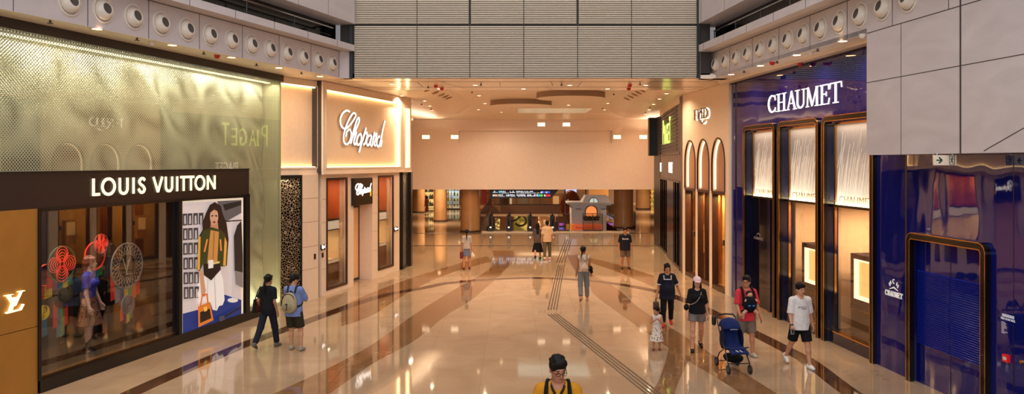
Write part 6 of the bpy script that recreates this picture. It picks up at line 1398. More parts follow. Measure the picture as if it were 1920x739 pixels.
def person(name_label, loc, rz, H=1.72, legs=((18, 6), (-14, 22)), arms=((12, 8, 15, 0), (-12, 8, 15, 0)), lean=0, head=(0, 0), skc=(196, 146, 112), build=1.0, hs=1.0,
           top=None, sleeve=0.5, hem=None, bottom=None, blen=1.0, bot='pants', shoe=(230, 225, 220), hair='short', h=0.0095, grip=(0, 0), cat='person', female=False, face=True, name='person', topw=1.0, hairm=None, splay=(3, 3), belly=0.0, hat=False):
    s = H/1.72; fw = 0.88 if female else 1.0
    root = thing(name, name_label, cat, loc, rz)
    # skeleton --------------------------------------------------
    kn = []; an = []; foot = []
    for i, sd in enumerate((1, -1)):
        p, kb = legs[i]; hip = V3(0.088*sd, 0, 0); d1 = V3(math.sin(math.radians(splay[i]))*sd, math.sin(math.radians(p)), -math.cos(math.radians(p))); d1 /= np.linalg.norm(d1)
        q = p-kb; d2 = V3(math.sin(math.radians(splay[i]*.6))*sd, math.sin(math.radians(q)), -math.cos(math.radians(q))); d2 /= np.linalg.norm(d2)
        k_ = hip+d1*0.42; a_ = k_+d2*0.40; fp = 0 if q > -12 else min(45, -(q+12)*1.3)
        kn.append(k_); an.append(a_); foot.append(fp)
    low = min(an[i][2]-0.09-0.13*math.sin(math.radians(foot[i])) for i in (0, 1)); hz = -low
    hip = [V3(0.088*sd, 0, hz) for sd in (1, -1)]; kn = [k_+[0, 0, hz] for k_ in kn]; an = [a_+[0, 0, hz] for a_ in an]
    RL = rotx(-lean); up = lambda x, y, z: V3(0, 0, hz)+RL @ V3(x, y, z)
    shw = 0.172*fw*(0.5+0.5*build)
    sh = [up(shw*sd, 0, 0.468) for sd in (1, -1)]; el = []; wr = []; fd = []
    for i, sd in enumerate((1, -1)):
        ap, ab, eb, inn = arms[i]
        R = rotx(ap) @ roty(-ab*sd); d = R @ V3(0, 0, -1); e = sh[i]+d*0.285
        R2 = R @ rotx(eb); d2 = rotz(inn*sd) @ (R2 @ V3(0, 0, -1)) ; w = e+d2*0.24; el.append(e); wr.append(w); fd.append(d2)
    hc = up(0, 0.015, 0.69); HR = RL @ rotz(head[1]) @ rotx(-head[0]); hp = lambda x, y, z: hc+HR @ (V3(x, y, z)*hs)
    body = []
    B = build
    tor = lambda g: [ell(up(0, -0.01, 0.03), (0.155*fw*B*(1.07 if female else 1)+g, 0.105*B+g, 0.12+g), k=0.05), cap(up(0, 0, 0.10), up(0, 0, 0.24), 0.125*fw*B+g, 0.13*fw*B+g, 0.06, 0.72+belly), cap(up(0, 0, 0.26), up(0, -0.005, 0.40), 0.135*fw*B+g, 0.145*fw*B+g, 0.06, 0.72),
                     cap(up(0, -0.005, 0.50), up(shw-0.025, -0.005, 0.475), 0.05+min(g, .014), 0.050+min(g, .014), 0.05), cap(up(0, -0.005, 0.50), up(-shw+0.025, -0.005, 0.475), 0.05+min(g, .014), 0.050+min(g, .014), 0.05)] + ([ell(up(sd*0.065, 0.085, 0.35), (0.055+g, 0.05+g, 0.055+g), k=0.04) for sd in (1, -1)] if female else []) + ([ell(up(0, 0.05+belly*.1, 0.14), (0.13*B+g, 0.09+belly*.3+g, 0.13+g), k=0.06)] if belly else [])
    legp = lambda g, i, k=0.04: [cap(hip[i]+[0, 0, -0.02], kn[i], 0.088*fw*(0.6+.4*B)+g, 0.056+g, k), cap(kn[i], kn[i]+(an[i]-kn[i])*0.35, 0.054+g, 0.054+g, 0.03), cap(kn[i]+(an[i]-kn[i])*0.35+[0, -0.008, 0], an[i], 0.052+g, 0.034+g, 0.03)]
    armp = lambda g, i: [cap(sh[i], el[i], 0.052*(.5+.5*B)*fw+g, 0.040*fw+g, 0.03)]
    body += tor(0)
    for i in (0, 1): body += legp(0, i)
    for i in (0, 1): body += armp(0, i)+[cap(el[i], wr[i], 0.040*fw, 0.026, 0.02)]
    body += [cap(up(0, -0.01, 0.48), hp(0, -0.01, -0.06), 0.054*fw+.003, 0.050*fw, 0.03)]
    body += [ell(hp(0, -0.012, 0.025), V3(0.075, 0.094, 0.098)*hs, HR, 0.02), ell(hp(0, 0.018, -0.03), V3(0.063, 0.075, 0.09)*hs, HR, 0.03), ell(hp(0, 0.052, -0.09), V3(0.036, 0.032, 0.026)*hs, HR, 0.03)]
    if face: body += [cap(hp(0, 0.086, 0.008), hp(0, 0.106, -0.022), 0.009*hs, 0.013*hs, 0.012), cap(hp(-0.018, 0.084, -0.062), hp(0.018, 0.084, -0.062), 0.008*hs, 0.008*hs, 0.008), cap(hp(-0.035, 0.078, 0.028), hp(0.035, 0.078, 0.028), 0.009*hs, 0.009*hs, 0.015)]
    body += [ell(hp(sd*0.077, -0.008, -0.012), V3(0.010, 0.020, 0.030)*hs, HR, 0.006) for sd in (1, -1)]
    hands = []
    for i, sd in enumerate((1, -1)):
        d = fd[i]; n = V3(-sd, 0, 0)-d*np.dot(V3(-sd, 0, 0), d); nl = np.linalg.norm(n); n = n/nl if nl > .1 else V3(0, 0, 1)
        q = np.cross(n, d)*(1 if sd > 0 else -1); w = wr[i]; A = 25 if not grip[i] else 72
        if q[1] < 0: q = -q
        body += [ell(w+d*0.045, (0.040, 0.040, 0.048), None, 0.015)] if False else [cap(w, w+d*0.03+q*0.0, 0.026, 0.028, 0.012), cap(w+d*0.03-q*0.02, w+d*0.085-q*0.026, 0.016, 0.014, 0.012), cap(w+d*0.03, w+d*0.088, 0.017, 0.015, 0.012), cap(w+d*0.03+q*0.02, w+d*0.085+q*0.026, 0.016, 0.014, 0.012)]
        for f in range(4):
            L = (0.030, 0.036, 0.040, 0.036)[f]; b0 = w+d*0.09+q*(f-1.5)*0.0205; a1 = math.radians(A); d1 = d*math.cos(a1)+n*math.sin(a1); d2 = d*math.cos(a1*1.9)+n*math.sin(a1*1.9)
            body += [cap(b0, b0+d1*L, 0.0095, 0.0088, 0.006), cap(b0+d1*L, b0+d1*L+d2*L*0.9, 0.0088, 0.0075, 0.004)]
        tb = w+d*0.035+q*0.03; td = (d*0.75+q*0.5+n*0.45); td /= np.linalg.norm(td); body += [cap(tb, tb+td*0.04, 0.013, 0.011, 0.010), cap(tb+td*0.04, tb+td*0.04+(td*0.6+d*.5)*0.032, 0.0105, 0.009, 0.005)]
        hands.append(w+d*0.09)
    # feet
    ftp = []
    for i, sd in enumerate((1, -1)):
        R = rotz(-6*sd) @ rotx(-foot[i]); P = lambda x, y, z, i=i, R=R: an[i]+R @ V3(x, y, z); ftp.append((P, R))
        body += [cap(an[i], P(0, -0.035, -0.05), 0.034, 0.030, 0.02), cap(P(0, -0.03, -0.055), P(0, 0.12, -0.062), 0.033, 0.024, 0.03), cap(P(0.0, 0.02, -0.035), P(0, 0.10, -0.06), 0.034, 0.026, 0.03)]
    sc_ = [dict(q) for q in body]
    def scal(L):
        out = []
        for q in L:
            q = dict(q)
            for key in ('a', 'b', 'c', 'r', 'p', 'ra', 'rb', 'k'):
                if key in q: q[key] = q[key]*s
            out.append(q)
        return out
    mk = lambda nm, pr, m, hh=h: sdf_obj(nm, scal(pr), hh, m, root)
    SK = skin(skc); bo = mk('body', body, SK, h)
    g = 0.016
    # shirt
    if top is not None:
        hm = hz+(hem if hem is not None else -0.06)
        pr = tor(g*topw); pr[2]['rb'] = 0.145*fw*B+g
        if hem is not None and hem < 0.02: pr += [cap(up(0, 0, 0.15), V3(0, 0, hm-0.05), 0.145*fw*B+g*topw, 0.184*fw*B+g*topw, 0.05, 0.80)]
        for i, sd in enumerate((1, -1)):
            if sleeve <= 0: continue
            u_ = min(1, sleeve); e = sh[i]+(el[i]-sh[i])*u_; pr.append(cap(sh[i], e, 0.052*(.5+.5*B)*fw+g*.8, 0.056*fw+g*.9, 0.04, flat=sleeve <= 1))
            if sleeve > 1: pr.append(cap(el[i], el[i]+(wr[i]-el[i])*(sleeve-1), 0.046+g, 0.034+g, 0.02, flat=True))
        pr.append(cap(up(0, 0.02, 0.50), up(0, 0.05, 0.66), 0.062*fw+.004, 0.075, op='sub')); pr.append(clip((0, 0, hm), (0, 0, -1)))
        mk('shirt' if sleeve > 0 else 'sleeveless_top', pr, cloth(top))
    if bottom is not None:
        g2 = 0.010
        if bot == 'pants':
            pr = [ell(up(0, -0.01, 0.0), (0.155*fw*B*(1.07 if female else 1)+g2, 0.108*B+g2, 0.13+g2), k=0.05)]
            for i in (0, 1):
                L = hip[i]+[0, 0, -0.02]; gg = g2+(0.012 if blen < 0.6 else 0.006)
                if blen <= 0.5: pr.append(cap(L, L+(kn[i]-L)*blen*2, 0.092*fw*(0.6+.4*B)+gg, 0.066+gg+(0.02*(1-blen*2))+.01, 0.03, flat=True))
                else: pr += [cap(L, kn[i], 0.090*fw*(0.6+.4*B)+gg, 0.062+gg, 0.03), cap(kn[i], kn[i]+(an[i]-kn[i])*(blen-0.5)*2, 0.060+gg, 0.048+gg, 0.03, flat=True)]
            pr.append(clip((0, 0, hz+0.10), (0, 0, 1))); mk('trousers' if blen > .6 else 'shorts', pr, cloth(bottom))
        else:
            zb_ = hz+(hz*-blen); pr = [cap(V3(0, 0, hz+0.09), V3(0, 0.0, zb_), 0.135*fw*B+g2, (0.17 if bot == 'skirt' else 0.24)*B+0.02, 0.03, 0.85, flat=True), clip((0, 0, hz+0.12), (0, 0, 1))]
            mk('skirt', pr, cloth(bottom))
    if shoe is not None:
        for i in (0, 1):
            P, R = ftp[i]; pr = [cap(P(0, -0.04, -0.055), P(0, 0.125, -0.062), 0.042, 0.036, 0.03), cap(P(0, -0.035, -0.03), P(0, 0.05, -0.045), 0.043, 0.04, 0.03), cap(P(0, -0.03, -0.02), P(0, -0.02, 0.0), 0.042, 0.042, 0.01), clip(P(0, 0, -0.088), R @ V3(0, 0, -1)), clip(P(0, 0, 0.012), R @ V3(0, 0, 1))]
            so = mk('shoe', pr, cloth(shoe, 0.5), h*0.8)
            if sum(shoe) > 500: sdf_obj('sole', scal([cap(P(0, -0.04, -0.08), P(0, 0.125, -0.08), 0.044, 0.038, 0.01), clip(P(0, 0, -0.090), R @ V3(0, 0, -1)), clip(P(0, 0, -0.068), R @ V3(0, 0, 1))]), h*0.8, mat('sole_grey', (150, 140, 130), 0.6), so)
    hm_ = hairm or M_hair
    HH = lambda L: [ell(hp(*c), V3(*r)*hs, HR, 0.015) if isinstance(c, tuple) else c for c, r in L]
    if hair:
        pr = [ell(hp(0, -0.018, 0.035), V3(0.087, 0.103, 0.100)*hs, HR, 0.02)]
        pr += [dict(ell(hp(0, 0.105, -0.035), V3(0.072, 0.075, 0.085)*hs, HR), op='sub'), dict(ell(hp(0, 0.03, -0.14), V3(0.11, 0.12, 0.11)*hs, HR), op='sub')]
        if hair != 'bald':
            if hair == 'short': pr = [pr[0], ell(hp(0, 0.05, 0.105), V3(0.05, 0.04, 0.025)*hs, HR, 0.02)]+pr[1:]+[cap(hp(0, -0.07, -0.02), hp(0, -0.06, -0.07), 0.045*hs, 0.03*hs, 0.02)]
            if hair in ('long', 'curtain'):
                pr += [cap(hp(0, -0.05, 0), hp(0, -0.10, -0.36), 0.08*hs, 0.07*hs, 0.03, 0.75)]
                for sd in (1, -1): pr += [cap(hp(sd*0.07, -0.01, 0.0), hp(sd*0.085, 0.02 if hair == 'curtain' else -0.04, -0.26), 0.028*hs, 0.03*hs, 0.02)]
            if hair == 'pony': pr += [ell(hp(0, -0.105, 0.02), V3(0.03, 0.025, 0.03)*hs, HR, 0.01), cap(hp(0, -0.115, 0.01), hp(0, -0.15, -0.10), 0.028*hs, 0.032*hs, 0.01), cap(hp(0, -0.15, -0.10), hp(0, -0.14, -0.30), 0.032*hs, 0.012*hs, 0.01)]
            if hair == 'lowpony': pr += [ell(hp(0, -0.10, -0.05), V3(0.028, 0.03, 0.028)*hs, HR, 0.01), cap(hp(0, -0.11, -0.06), hp(0, -0.13, -0.18), 0.026*hs, 0.012*hs, 0.01), ell(hp(0, -0.06, 0.05), V3(0.07, 0.07, 0.06)*hs, HR, 0.02)]
            if hair == 'bob':
                pr += [cap(hp(0, -0.06, 0), hp(0, -0.075, -0.07), 0.07*hs, 0.05*hs, 0.02)]
                for sd in (1, -1): pr += [cap(hp(sd*0.075, 0.0, 0.0), hp(sd*0.075, 0.01, -0.07), 0.022*hs, 0.02*hs, 0.02)]
            if hair != 'bald':
                rn = random.Random(int(H*1000)); add_ = []
                for q in range(26):
                    a = rn.uniform(0, 2*math.pi); e = rn.uniform(0.25, 1.4); v = (0.080*math.cos(a)*math.cos(e), -0.018+0.096*math.sin(a)*math.cos(e), 0.035+0.094*math.sin(e))
                    if v[1] > 0.05 and v[2] < 0.07: continue
                    add_.append(ell(hp(*v), V3(0.022, 0.026, 0.020)*hs, HR, 0.012))
                for q in range(0 if hat else 5): add_.append(ell(hp(-0.05+0.025*q, 0.070-0.006*abs(q-2), 0.083-0.012*(q % 2)), V3(0.022, 0.020, 0.026)*hs, HR, 0.012))
                pr = [pr[0]]+([] if hat else add_)+pr[1:]
            mk('hair', pr, hm_, h*0.8)
    if face:
        for sd in (1, -1):
            b = MB(); b.ell(hp(sd*0.031, 0.0865, 0.004)*s, (0.013*s*hs, 0.006*s*hs, 0.006*s*hs), Matrix(HR.tolist()), 10, 6); b.build('eye', M_eye, root, True, local=True)
            b = MB(); b.ell(hp(sd*0.033, 0.087, 0.030)*s, (0.020*s*hs, 0.006*s*hs, 0.0045*s*hs), Matrix(HR.tolist()), 10, 6); b.build('eyebrow', hm_, root, True, local=True)
        b = MB(); b.ell(hp(0, 0.0905, -0.062)*s, (0.022*s*hs, 0.005*s*hs, 0.007*s*hs), Matrix(HR.tolist()), 12, 6); b.build('lips', M_lip, root, True, local=True)
    info = dict(root=root, s=s, hz=hz, sh=sh, el=el, wr=wr, hand=hands, hp=lambda *a: hp(*a)*s, up=lambda *a: up(*a)*s, HR=HR, mk=mk, an=an, kn=kn, hip=hip, fw=fw)
    return info
def acc(info, name, label, cat, off=(0, 0, 0)):
    r = info['root']; return thing(name, label, cat, tuple(r.location), r.rotation_euler.z)
def at_feet(px, py): x, y = gp(px, py); return (x, y, 0)
def glasses(I, m=None):
    hp, s, HR = I['hp'], I['s'], I['HR']; b = MB()
    for sd in (1, -1):
        b.tube([Vector(hp(sd*0.033+0.024*math.cos(t), 0.108, 0.002+0.018*math.sin(t))) for t in [2*math.pi*k/14 for k in range(14)]], 0.0028*s, 6, closed=True); b.tube([Vector(hp(sd*0.057, 0.106, 0.004)), Vector(hp(sd*0.083, 0.02, 0.0))], 0.003*s, 6)
    b.tube([Vector(hp(-0.01, 0.11, 0.006)), Vector(hp(0.01, 0.11, 0.006))], 0.003*s, 6)
    b.build('spectacles', m or mat('spectacle_black', (14, 12, 12), 0.3), I['root'], True, local=True)
PI = math.pi
# 1 woman in black, walking away
I = person('person in black top and dark jeans walking away beside the perforated screen', at_feet(503, 652), -0.25, 1.67, legs=((14, 4), (-20, 14)), arms=((-8, 8, 22, 0), (-14, 16, 40, 0)), head=(0, -8), skc=(170, 120, 88), female=True,
           top=(22, 22, 26), sleeve=0.75, hem=-0.10, bottom=(28, 30, 44), blen=0.98, shoe=(96, 88, 84), hair='pony', grip=(0, 1), topw=1.3)
k = acc(I, 'shoulder_bag', 'black and dark red bag hanging at the left side of the woman dressed in black', 'bag'); s_ = I['s']
b = MB(); x, z = -0.27, 0.80; b.add([(x-.05, -.16, z), (x+.05, -.16, z), (x+.05, .14, z), (x-.05, .14, z), (x-.03, -.12, z+.30), (x+.03, -.12, z+.30), (x+.03, .12, z+.30), (x-.03, .12, z+.30)], [(0, 1, 2, 3), (4, 5, 6, 7), (0, 1, 5, 4), (1, 2, 6, 5), (2, 3, 7, 6), (3, 0, 4, 7)]); b.build('pouch', cloth((20, 16, 18)), k, local=True)
b = MB(); b.add([(x+.052, -.14, z+.02), (x+.056, -.14, z+.02), (x+.056, .10, z+.02), (x+.052, .10, z+.02), (x+.035, -.1, z+.28), (x+.039, -.1, z+.28), (x+.039, .1, z+.28), (x+.035, .1, z+.28)], [(0, 1, 2, 3), (4, 5, 6, 7), (0, 1, 5, 4), (1, 2, 6, 5), (2, 3, 7, 6), (3, 0, 4, 7)]); b.build('side_flap', cloth((90, 30, 26)), k, local=True)
b = MB(); b.tube([(x, -.1, z+.3), (x+.03, -.06, z+.45), (-0.2, 0, 1.38), (x+.03, .05, z+.45), (x, .1, z+.3)], 0.012, 6); b.build('strap', cloth((20, 16, 18)), k, True, local=True)
# 2 man with backpack
I = person('person in light blue shirt and olive shorts wearing a beige backpack', at_feet(551, 657), -0.22, 1.70, legs=((4, 10), (6, 3)), arms=((28, 10, 75, 25), (24, 10, 78, 25)), head=(22, -25), skc=(190, 140, 108), build=1.06,
           top=(112, 128, 178), sleeve=0.95, hem=-0.12, bottom=(46, 42, 28), blen=0.46, shoe=(150, 140, 128), hair='short', splay=(9, 0), topw=1.4)
def backpack(I, lab, c, dark, mark=None, w_=0.17, h_=0.44, z_=0.02):
    k = acc(I, 'backpack', lab, 'backpack'); up = I['up']; s = I['s']
    pr = [ell(up(0, -0.20, z_+h_*0.42), V3(w_, 0.11, h_*0.52)*s, None, 0.03), ell(up(0, -0.22, z_+h_*0.22), V3(w_*1.02, 0.12, h_*0.32)*s, None, 0.03), dict(clip(up(0, -0.115, 0.2), (0, 1, 0)))]
    sdf_obj('bag_body', pr, 0.011, cloth(c), k)
    sdf_obj('front_pocket', [ell(up(0, -0.29, z_+h_*0.25), V3(w_*0.75, 0.06, h_*0.24)*s, None, 0.02)], 0.011, cloth(tuple(int(v*.9) for v in c)), k)
    for sd in (1, -1):
        b = MB(); P = [up(sd*0.09, -0.13, z_+h_*0.9), up(sd*0.10, -0.06, 0.55), up(sd*0.115, 0.06, 0.52), up(sd*0.125, 0.12, 0.40), up(sd*0.15, 0.10, 0.24), up(sd*0.19, 0.0, 0.14), up(sd*0.15, -0.12, z_+h_*0.2)]
        P = spline([tuple(p) for p in P], 5); fr_ = 0.022*s; b.tube(P, fr_, 8); b.build('shoulder_strap', cloth(dark), k, True, local=True)
    b = MB(); b.tube([tuple(up(-0.04, -0.13, z_+h_*0.92)), tuple(up(0, -0.14, z_+h_)), tuple(up(0.04, -0.13, z_+h_*0.92))], 0.012*s, 6); b.build('grab_loop', cloth(dark), k, True, local=True)
    b = MB(); b.tube(spline([tuple(up(-w_*.8, -0.22, z_+h_*.3)), tuple(up(-w_*.7, -0.26, z_+h_*.75)), tuple(up(0, -0.26, z_+h_*.88)), tuple(up(w_*.7, -0.26, z_+h_*.75)), tuple(up(w_*.8, -0.22, z_+h_*.3))], 5), 0.008*s, 6); b.build('zip', cloth(dark), k, True, local=True)
    if mark:
        p = up(0.0, -0.355, z_+h_*0.25); f = Frame((p[0], p[1], 0), (1, 0), (0, -1)); b = MB(f); b.ribbon([(-0.03, p[2]+.05), (0.015, p[2]+.08), (0.0, p[2]-.07)], 0.02, -0.01, 0.0); b.build('mark', cloth(dark), k, local=True)
    return k
backpack(I, 'beige backpack with dark zips worn by the man in the blue shirt', (164, 152, 118), (40, 38, 36), True)
# 3 woman far left
I = person('person in pale grey top and denim skirt walking away at far left', at_feet(875, 505), 0.05, 1.56, legs=((3, 3), (-6, 6)), arms=((2, 7, 8, 0), (-4, 7, 10, 0)), skc=(196, 130, 92), female=True, top=(178, 164, 152), sleeve=0.8, hem=-0.02, bottom=(104, 112, 128), bot='skirt', blen=0.36, shoe=(110, 34, 26), hair='pony', h=0.011, face=False, grip=(1, 1))
def handbag(I, lab, hand, w_, h_, d, c, sc=None, name='handbag', drop=0.10, strapc=None):
    k = acc(I, name, lab, 'bag'); p = I['hand'][hand]*I['s']; b = MB(); z1 = p[2]-drop; z0 = z1-h_
    v = [(p[0]+a, p[1]+e, z) for z, q in ((z0, 1.0), (z1, 0.72)) for a, e in ((-d/2, -w_/2*q), (d/2, -w_/2*q), (d/2, w_/2*q), (-d/2, w_/2*q))]
    b.add(v, [(0, 3, 2, 1), (4, 5, 6, 7), (0, 1, 5, 4), (1, 2, 6, 5), (2, 3, 7, 6), (3, 0, 4, 7)]); o = b.build('bag_body', cloth(c, 0.5), k, local=True)
    bm_ = o.modifiers.new('bevel', 'BEVEL'); bm_.width = min(w_, d)*0.18; bm_.segments = 2
    b = MB(); b.tube(spline([(p[0], p[1]-w_*.25, z1-.01), (p[0], p[1]-w_*.15, p[2]-0.02), (p[0], p[1], p[2]+.005), (p[0], p[1]+w_*.15, p[2]-0.02), (p[0], p[1]+w_*.25, z1-.01)], 5), 0.009, 6); b.build('handle', cloth(strapc or c, 0.5), k, True, local=True)
    return k
handbag(I, 'dark red handbag in the left hand of the woman in the denim skirt', 1, 0.30, 0.24, 0.13, (110, 30, 26), drop=0.02)
k = acc(I, 'plastic_bag', 'small white plastic bag in the right hand of the woman in the denim skirt', 'bag'); p = I['hand'][0]*I['s']
sdf_obj('sack', [ell((p[0]+.03, p[1], p[2]-0.20), (0.10, 0.09, 0.10), k=0.04), cap((p[0]+.01, p[1], p[2]-0.02), (p[0]+.03, p[1], p[2]-0.16), 0.015, 0.06, 0.04)], 0.011, cloth((226, 196, 160), 0.4), k)
# 4-5 couple
I = person('person with long black hair, grey shirt and black skirt, left of the couple', at_feet(1008, 486), 0.0, 1.57, legs=((3, 2), (-12, 24)), arms=((4, 9, 10, 0), (6, 9, 20, 0)), skc=(190, 134, 96), female=True, top=(92, 78, 70), sleeve=0.95, hem=-0.14, bottom=(22, 20, 22), bot='skirt_w', blen=0.62, shoe=(24, 20, 20), hair='long', h=0.011, face=False, topw=1.6, build=1.05)
I = person('person in a cream shirt and olive trousers, right one of the strolling couple', at_feet(1026, 486.5), 0.0, 1.68, legs=((6, 3), (-8, 8)), arms=((6, 8, 12, 0), (-6, 10, 10, 0)), skc=(186, 130, 92), top=(214, 178, 136), sleeve=0.9, hem=-0.12, bottom=(98, 84, 60), blen=0.97, shoe=(225, 205, 175), hair='short', h=0.011, face=False, topw=1.5)
# 6 woman in grey trousers
I = person('person in white sleeveless top and grey blue trousers walking away', at_feet(1094, 565), 0.03, 1.66, legs=((5, 3), (-16, 18)), arms=((4, 11, 14, 0), (-4, 8, 8, 0)), head=(0, -30), skc=(160, 100, 66), female=True, top=(206, 186, 164), sleeve=0, hem=0.03, bottom=(112, 112, 110), blen=0.93, shoe=(176, 132, 100), hair='lowpony', h=0.010, face=True)
backpack(I, 'small soft cream backpack worn by the woman in grey blue trousers', (206, 180, 150), (150, 120, 96), None, 0.115, 0.30, 0.08)
k = acc(I, 'waist_bag', 'black bag at the right hip of the woman in grey blue trousers', 'bag'); s_ = I['s']
sdf_obj('pouch', [ell((0.22*s_, -0.02, 1.02*s_), (0.07, 0.10, 0.09), k=0.02), ell((0.25*s_, -0.02, 0.93*s_), (0.05, 0.06, 0.05), k=0.02)], 0.010, cloth((18, 16, 18)), k)
b = MB(); b.tube(spline([tuple(I['up'](-0.10, -0.10, 0.52)), tuple(I['up'](0.04, -0.15, 0.36)), tuple(I['up'](0.17, -0.10, 0.16))], 5), 0.008, 6); b.build('strap', cloth((120, 90, 66)), k, True, local=True)
# 7 boy facing the camera
I = person('person in navy printed tee shirt and grey shorts at the far right', at_feet(1172, 504), PI+0.05, 1.62, legs=((8, 10), (4, 4)), arms=((-4, 10, 10, 0), (-4, 10, 12, 0)), head=(4, 0), skc=(176, 112, 72), build=1.14, top=(24, 24, 34), sleeve=0.95, hem=-0.12, bottom=(104, 84, 66), blen=0.47, shoe=(34, 28, 28), hair='short', h=0.0105, topw=1.6, splay=(4, 6))
f = Frame((0, 0.0, 0), (-1, 0), (0, 1)); z = I['up'](0, 0, 0.36)[2]; y = 0.136*I['s']
b = MB(f); b.text('Bench.', -0.13, z-0.03, 0.13, z+0.035, y-0.01, y+0.004, 0.02); b.build('shirt_print', cloth((210, 200, 190)), I['root'], local=True)
# 8 lady in navy
I = person('person in navy blouse with white trimmed square neck and black trousers', at_feet(1251, 611), PI-0.1, 1.60, legs=((12, 3), (-12, 12)), arms=((4, 14, 12, 0), (-14, 22, 14, 0)), head=(6, 8), skc=(176, 116, 78), female=True, build=1.22, top=(22, 22, 36), sleeve=0.8, hem=-0.16, bottom=(18, 16, 20), blen=0.96, shoe=(190, 44, 44), hair='bob', grip=(1, 0), topw=1.9, belly=0.1)
up = I['up']; b = MB()
P = [up(-0.10, 0.075, 0.50), up(-0.095, 0.142, 0.40), up(0.095, 0.142, 0.40), up(0.10, 0.075, 0.50)]; b.tube([tuple(p) for p in P], 0.016, 6); b.build('neck_trim', cloth((196, 186, 176)), I['root'], True, local=True)
for i in (0, 1):
    e = (I['sh'][i]+(I['el'][i]-I['sh'][i])*0.8)*I['s']; d = (I['el'][i]-I['sh'][i]); d = d/np.linalg.norm(d); b = MB(); b.lathe([(0.074, -0.012), (0.078, 0.0), (0.074, 0.012)], tuple(e), tuple(d), 18); b.build('cuff_trim', cloth((196, 186, 176)), I['root'], True, local=True)
handbag(I, 'dark brown handbag with double handle carried by the lady in the navy blouse', 0, 0.26, 0.20, 0.14, (58, 44, 38), drop=0.10)
# 9 toddler
I = person('small child in a white patterned sleeveless dress and red shoes beside the lady in navy', at_feet(1231, 657), PI-0.2, 0.95, legs=((3, 2), (-3, 3)), arms=((22, 10, 100, 38), (26, 10, 104, 38)), head=(4, -35), hs=1.45, skc=(182, 122, 88), top=(214, 200, 184), sleeve=0, hem=0.05, bottom=(216, 202, 186), bot='dress', blen=0.58, shoe=(150, 44, 40), hair='pony', h=0.0085, build=1.1, female=False)
b = MB(); rnd = random.Random(9)
for k in range(46):
    a = rnd.uniform(0, 2*PI); f_ = rnd.uniform(0.05, 0.95); r = (0.155+(0.275-0.155)*f_)*I['s']; zc = (I['hz']*(1-0.56*f_)+0.04)*I['s']
    b.ell((r*math.cos(a), r*0.85*math.sin(a), zc), (0.012, 0.012, 0.02), seg=6, rings=4)
b.build('dress_print', cloth((120, 84, 76)), I['root'], True, local=True)
# 10 woman with cap
I = person('person in pale pink cap, black tee shirt and denim shorts', at_feet(1307, 658), PI-0.1, 1.66, legs=((10, 3), (-14, 16)), arms=((8, 10, 14, 0), (-6, 10, 12, 0)), head=(8, 0), skc=(198, 140, 108), female=True, top=(20, 18, 20), sleeve=0.95, hem=-0.03, bottom=(120, 112, 104), blen=0.24, shoe=(22, 18, 20), hair='curtain', h=0.009, topw=1.8, hat=True)
hp, HR, s_ = I['hp'], I['HR'], I['s']
co = sdf_obj('cap', [ell(hp(0, -0.015, 0.05), V3(0.094, 0.112, 0.088)*s_, HR, 0.01), clip(hp(0, 0, 0.035), HR @ V3(0, 0, -1))], 0.008, cloth((226, 190, 188)), I['root'])
sdf_obj('cap_brim', [ell(hp(0, 0.10, 0.042), V3(0.075, 0.085, 0.012)*s_, HR, 0.01)], 0.006, cloth((220, 180, 180)), co)
k = acc(I, 'crossbody_bag', 'small black crossbody bag of the woman in the pale pink cap', 'bag')
sdf_obj('pouch', [ell((0.24, 0.06, 0.98), (0.06, 0.08, 0.075), k=0.02)], 0.009, cloth((18, 14, 16)), k)
b = MB(); b.tube(spline([tuple(I['up'](-0.10, -0.02, 0.545)), tuple(I['up'](-0.06, 0.14, 0.40)), tuple(I['up'](0.06, 0.16, 0.24)), (0.20, 0.10, 1.04)], 5), 0.007, 6); b.build('strap', mat('strap_silver', (170, 150, 130), 0.4), k, True, local=True)
b = MB(); w_ = I['wr'][1]*s_; b.lathe([(0.030, -0.008), (0.033, 0), (0.030, 0.008)], tuple(w_), None, 14); b.build('bracelet', M_gold, I['root'], True, local=True)
# 11 father with pram
I = person('person in red tee shirt pushing the blue stroller', at_feet(1399, 668), PI+0.12, 1.74, legs=((-4, 6), (6, 4)), arms=((12, 10, 42, 0), (4, 12, 12, 0)), head=(0, -38), skc=(188, 128, 94), top=(204, 52, 62), sleeve=0.9, hem=-0.13, bottom=(120, 104, 92), blen=0.46, shoe=(170, 160, 150), hair='short', h=0.009, grip=(1, 0), topw=1.3)
glasses(I); papa = I
up = I['up']
k = acc(I, 'baby_carrier', 'black front baby carrier strapped to the man in red', 'carrier')
sdf_obj('panel', [ell(up(0, 0.20, 0.25), V3(0.15, 0.09, 0.19), k=0.03), cap(up(-0.13, 0.12, 0.08), up(0.13, 0.12, 0.08), 0.035, 0.035, 0.02), dict(ell(up(0, 0.17, 0.46), V3(0.09, 0.09, 0.09)), op='sub'), clip(up(0, 0.115, 0), (0, -1, 0))], 0.010, cloth((16, 16, 22)), k)
b = MB(); b.tube([Vector(up(0.15*math.cos(t), 0.02+0.13*math.sin(t), 0.075)) for t in [2*PI*q/24 for q in range(24)]], 0.022, 8, closed=True); b.build('waist_belt', cloth((16, 16, 22)), k, True, local=True)
for sd in (1, -1):
    b = MB(); b.tube(spline([tuple(up(sd*0.13, 0.15, 0.20)), tuple(up(sd*0.125, 0.16, 0.36)), tuple(up(sd*0.12, 0.09, 0.50)), tuple(up(sd*0.10, -0.02, 0.56)), tuple(up(sd*0.06, -0.13, 0.44)), tuple(up(-sd*0.1, -0.14, 0.2))], 5), 0.028, 8); b.build('shoulder_strap', cloth((16, 16, 22)), k, True, local=True)
b = MB(); 
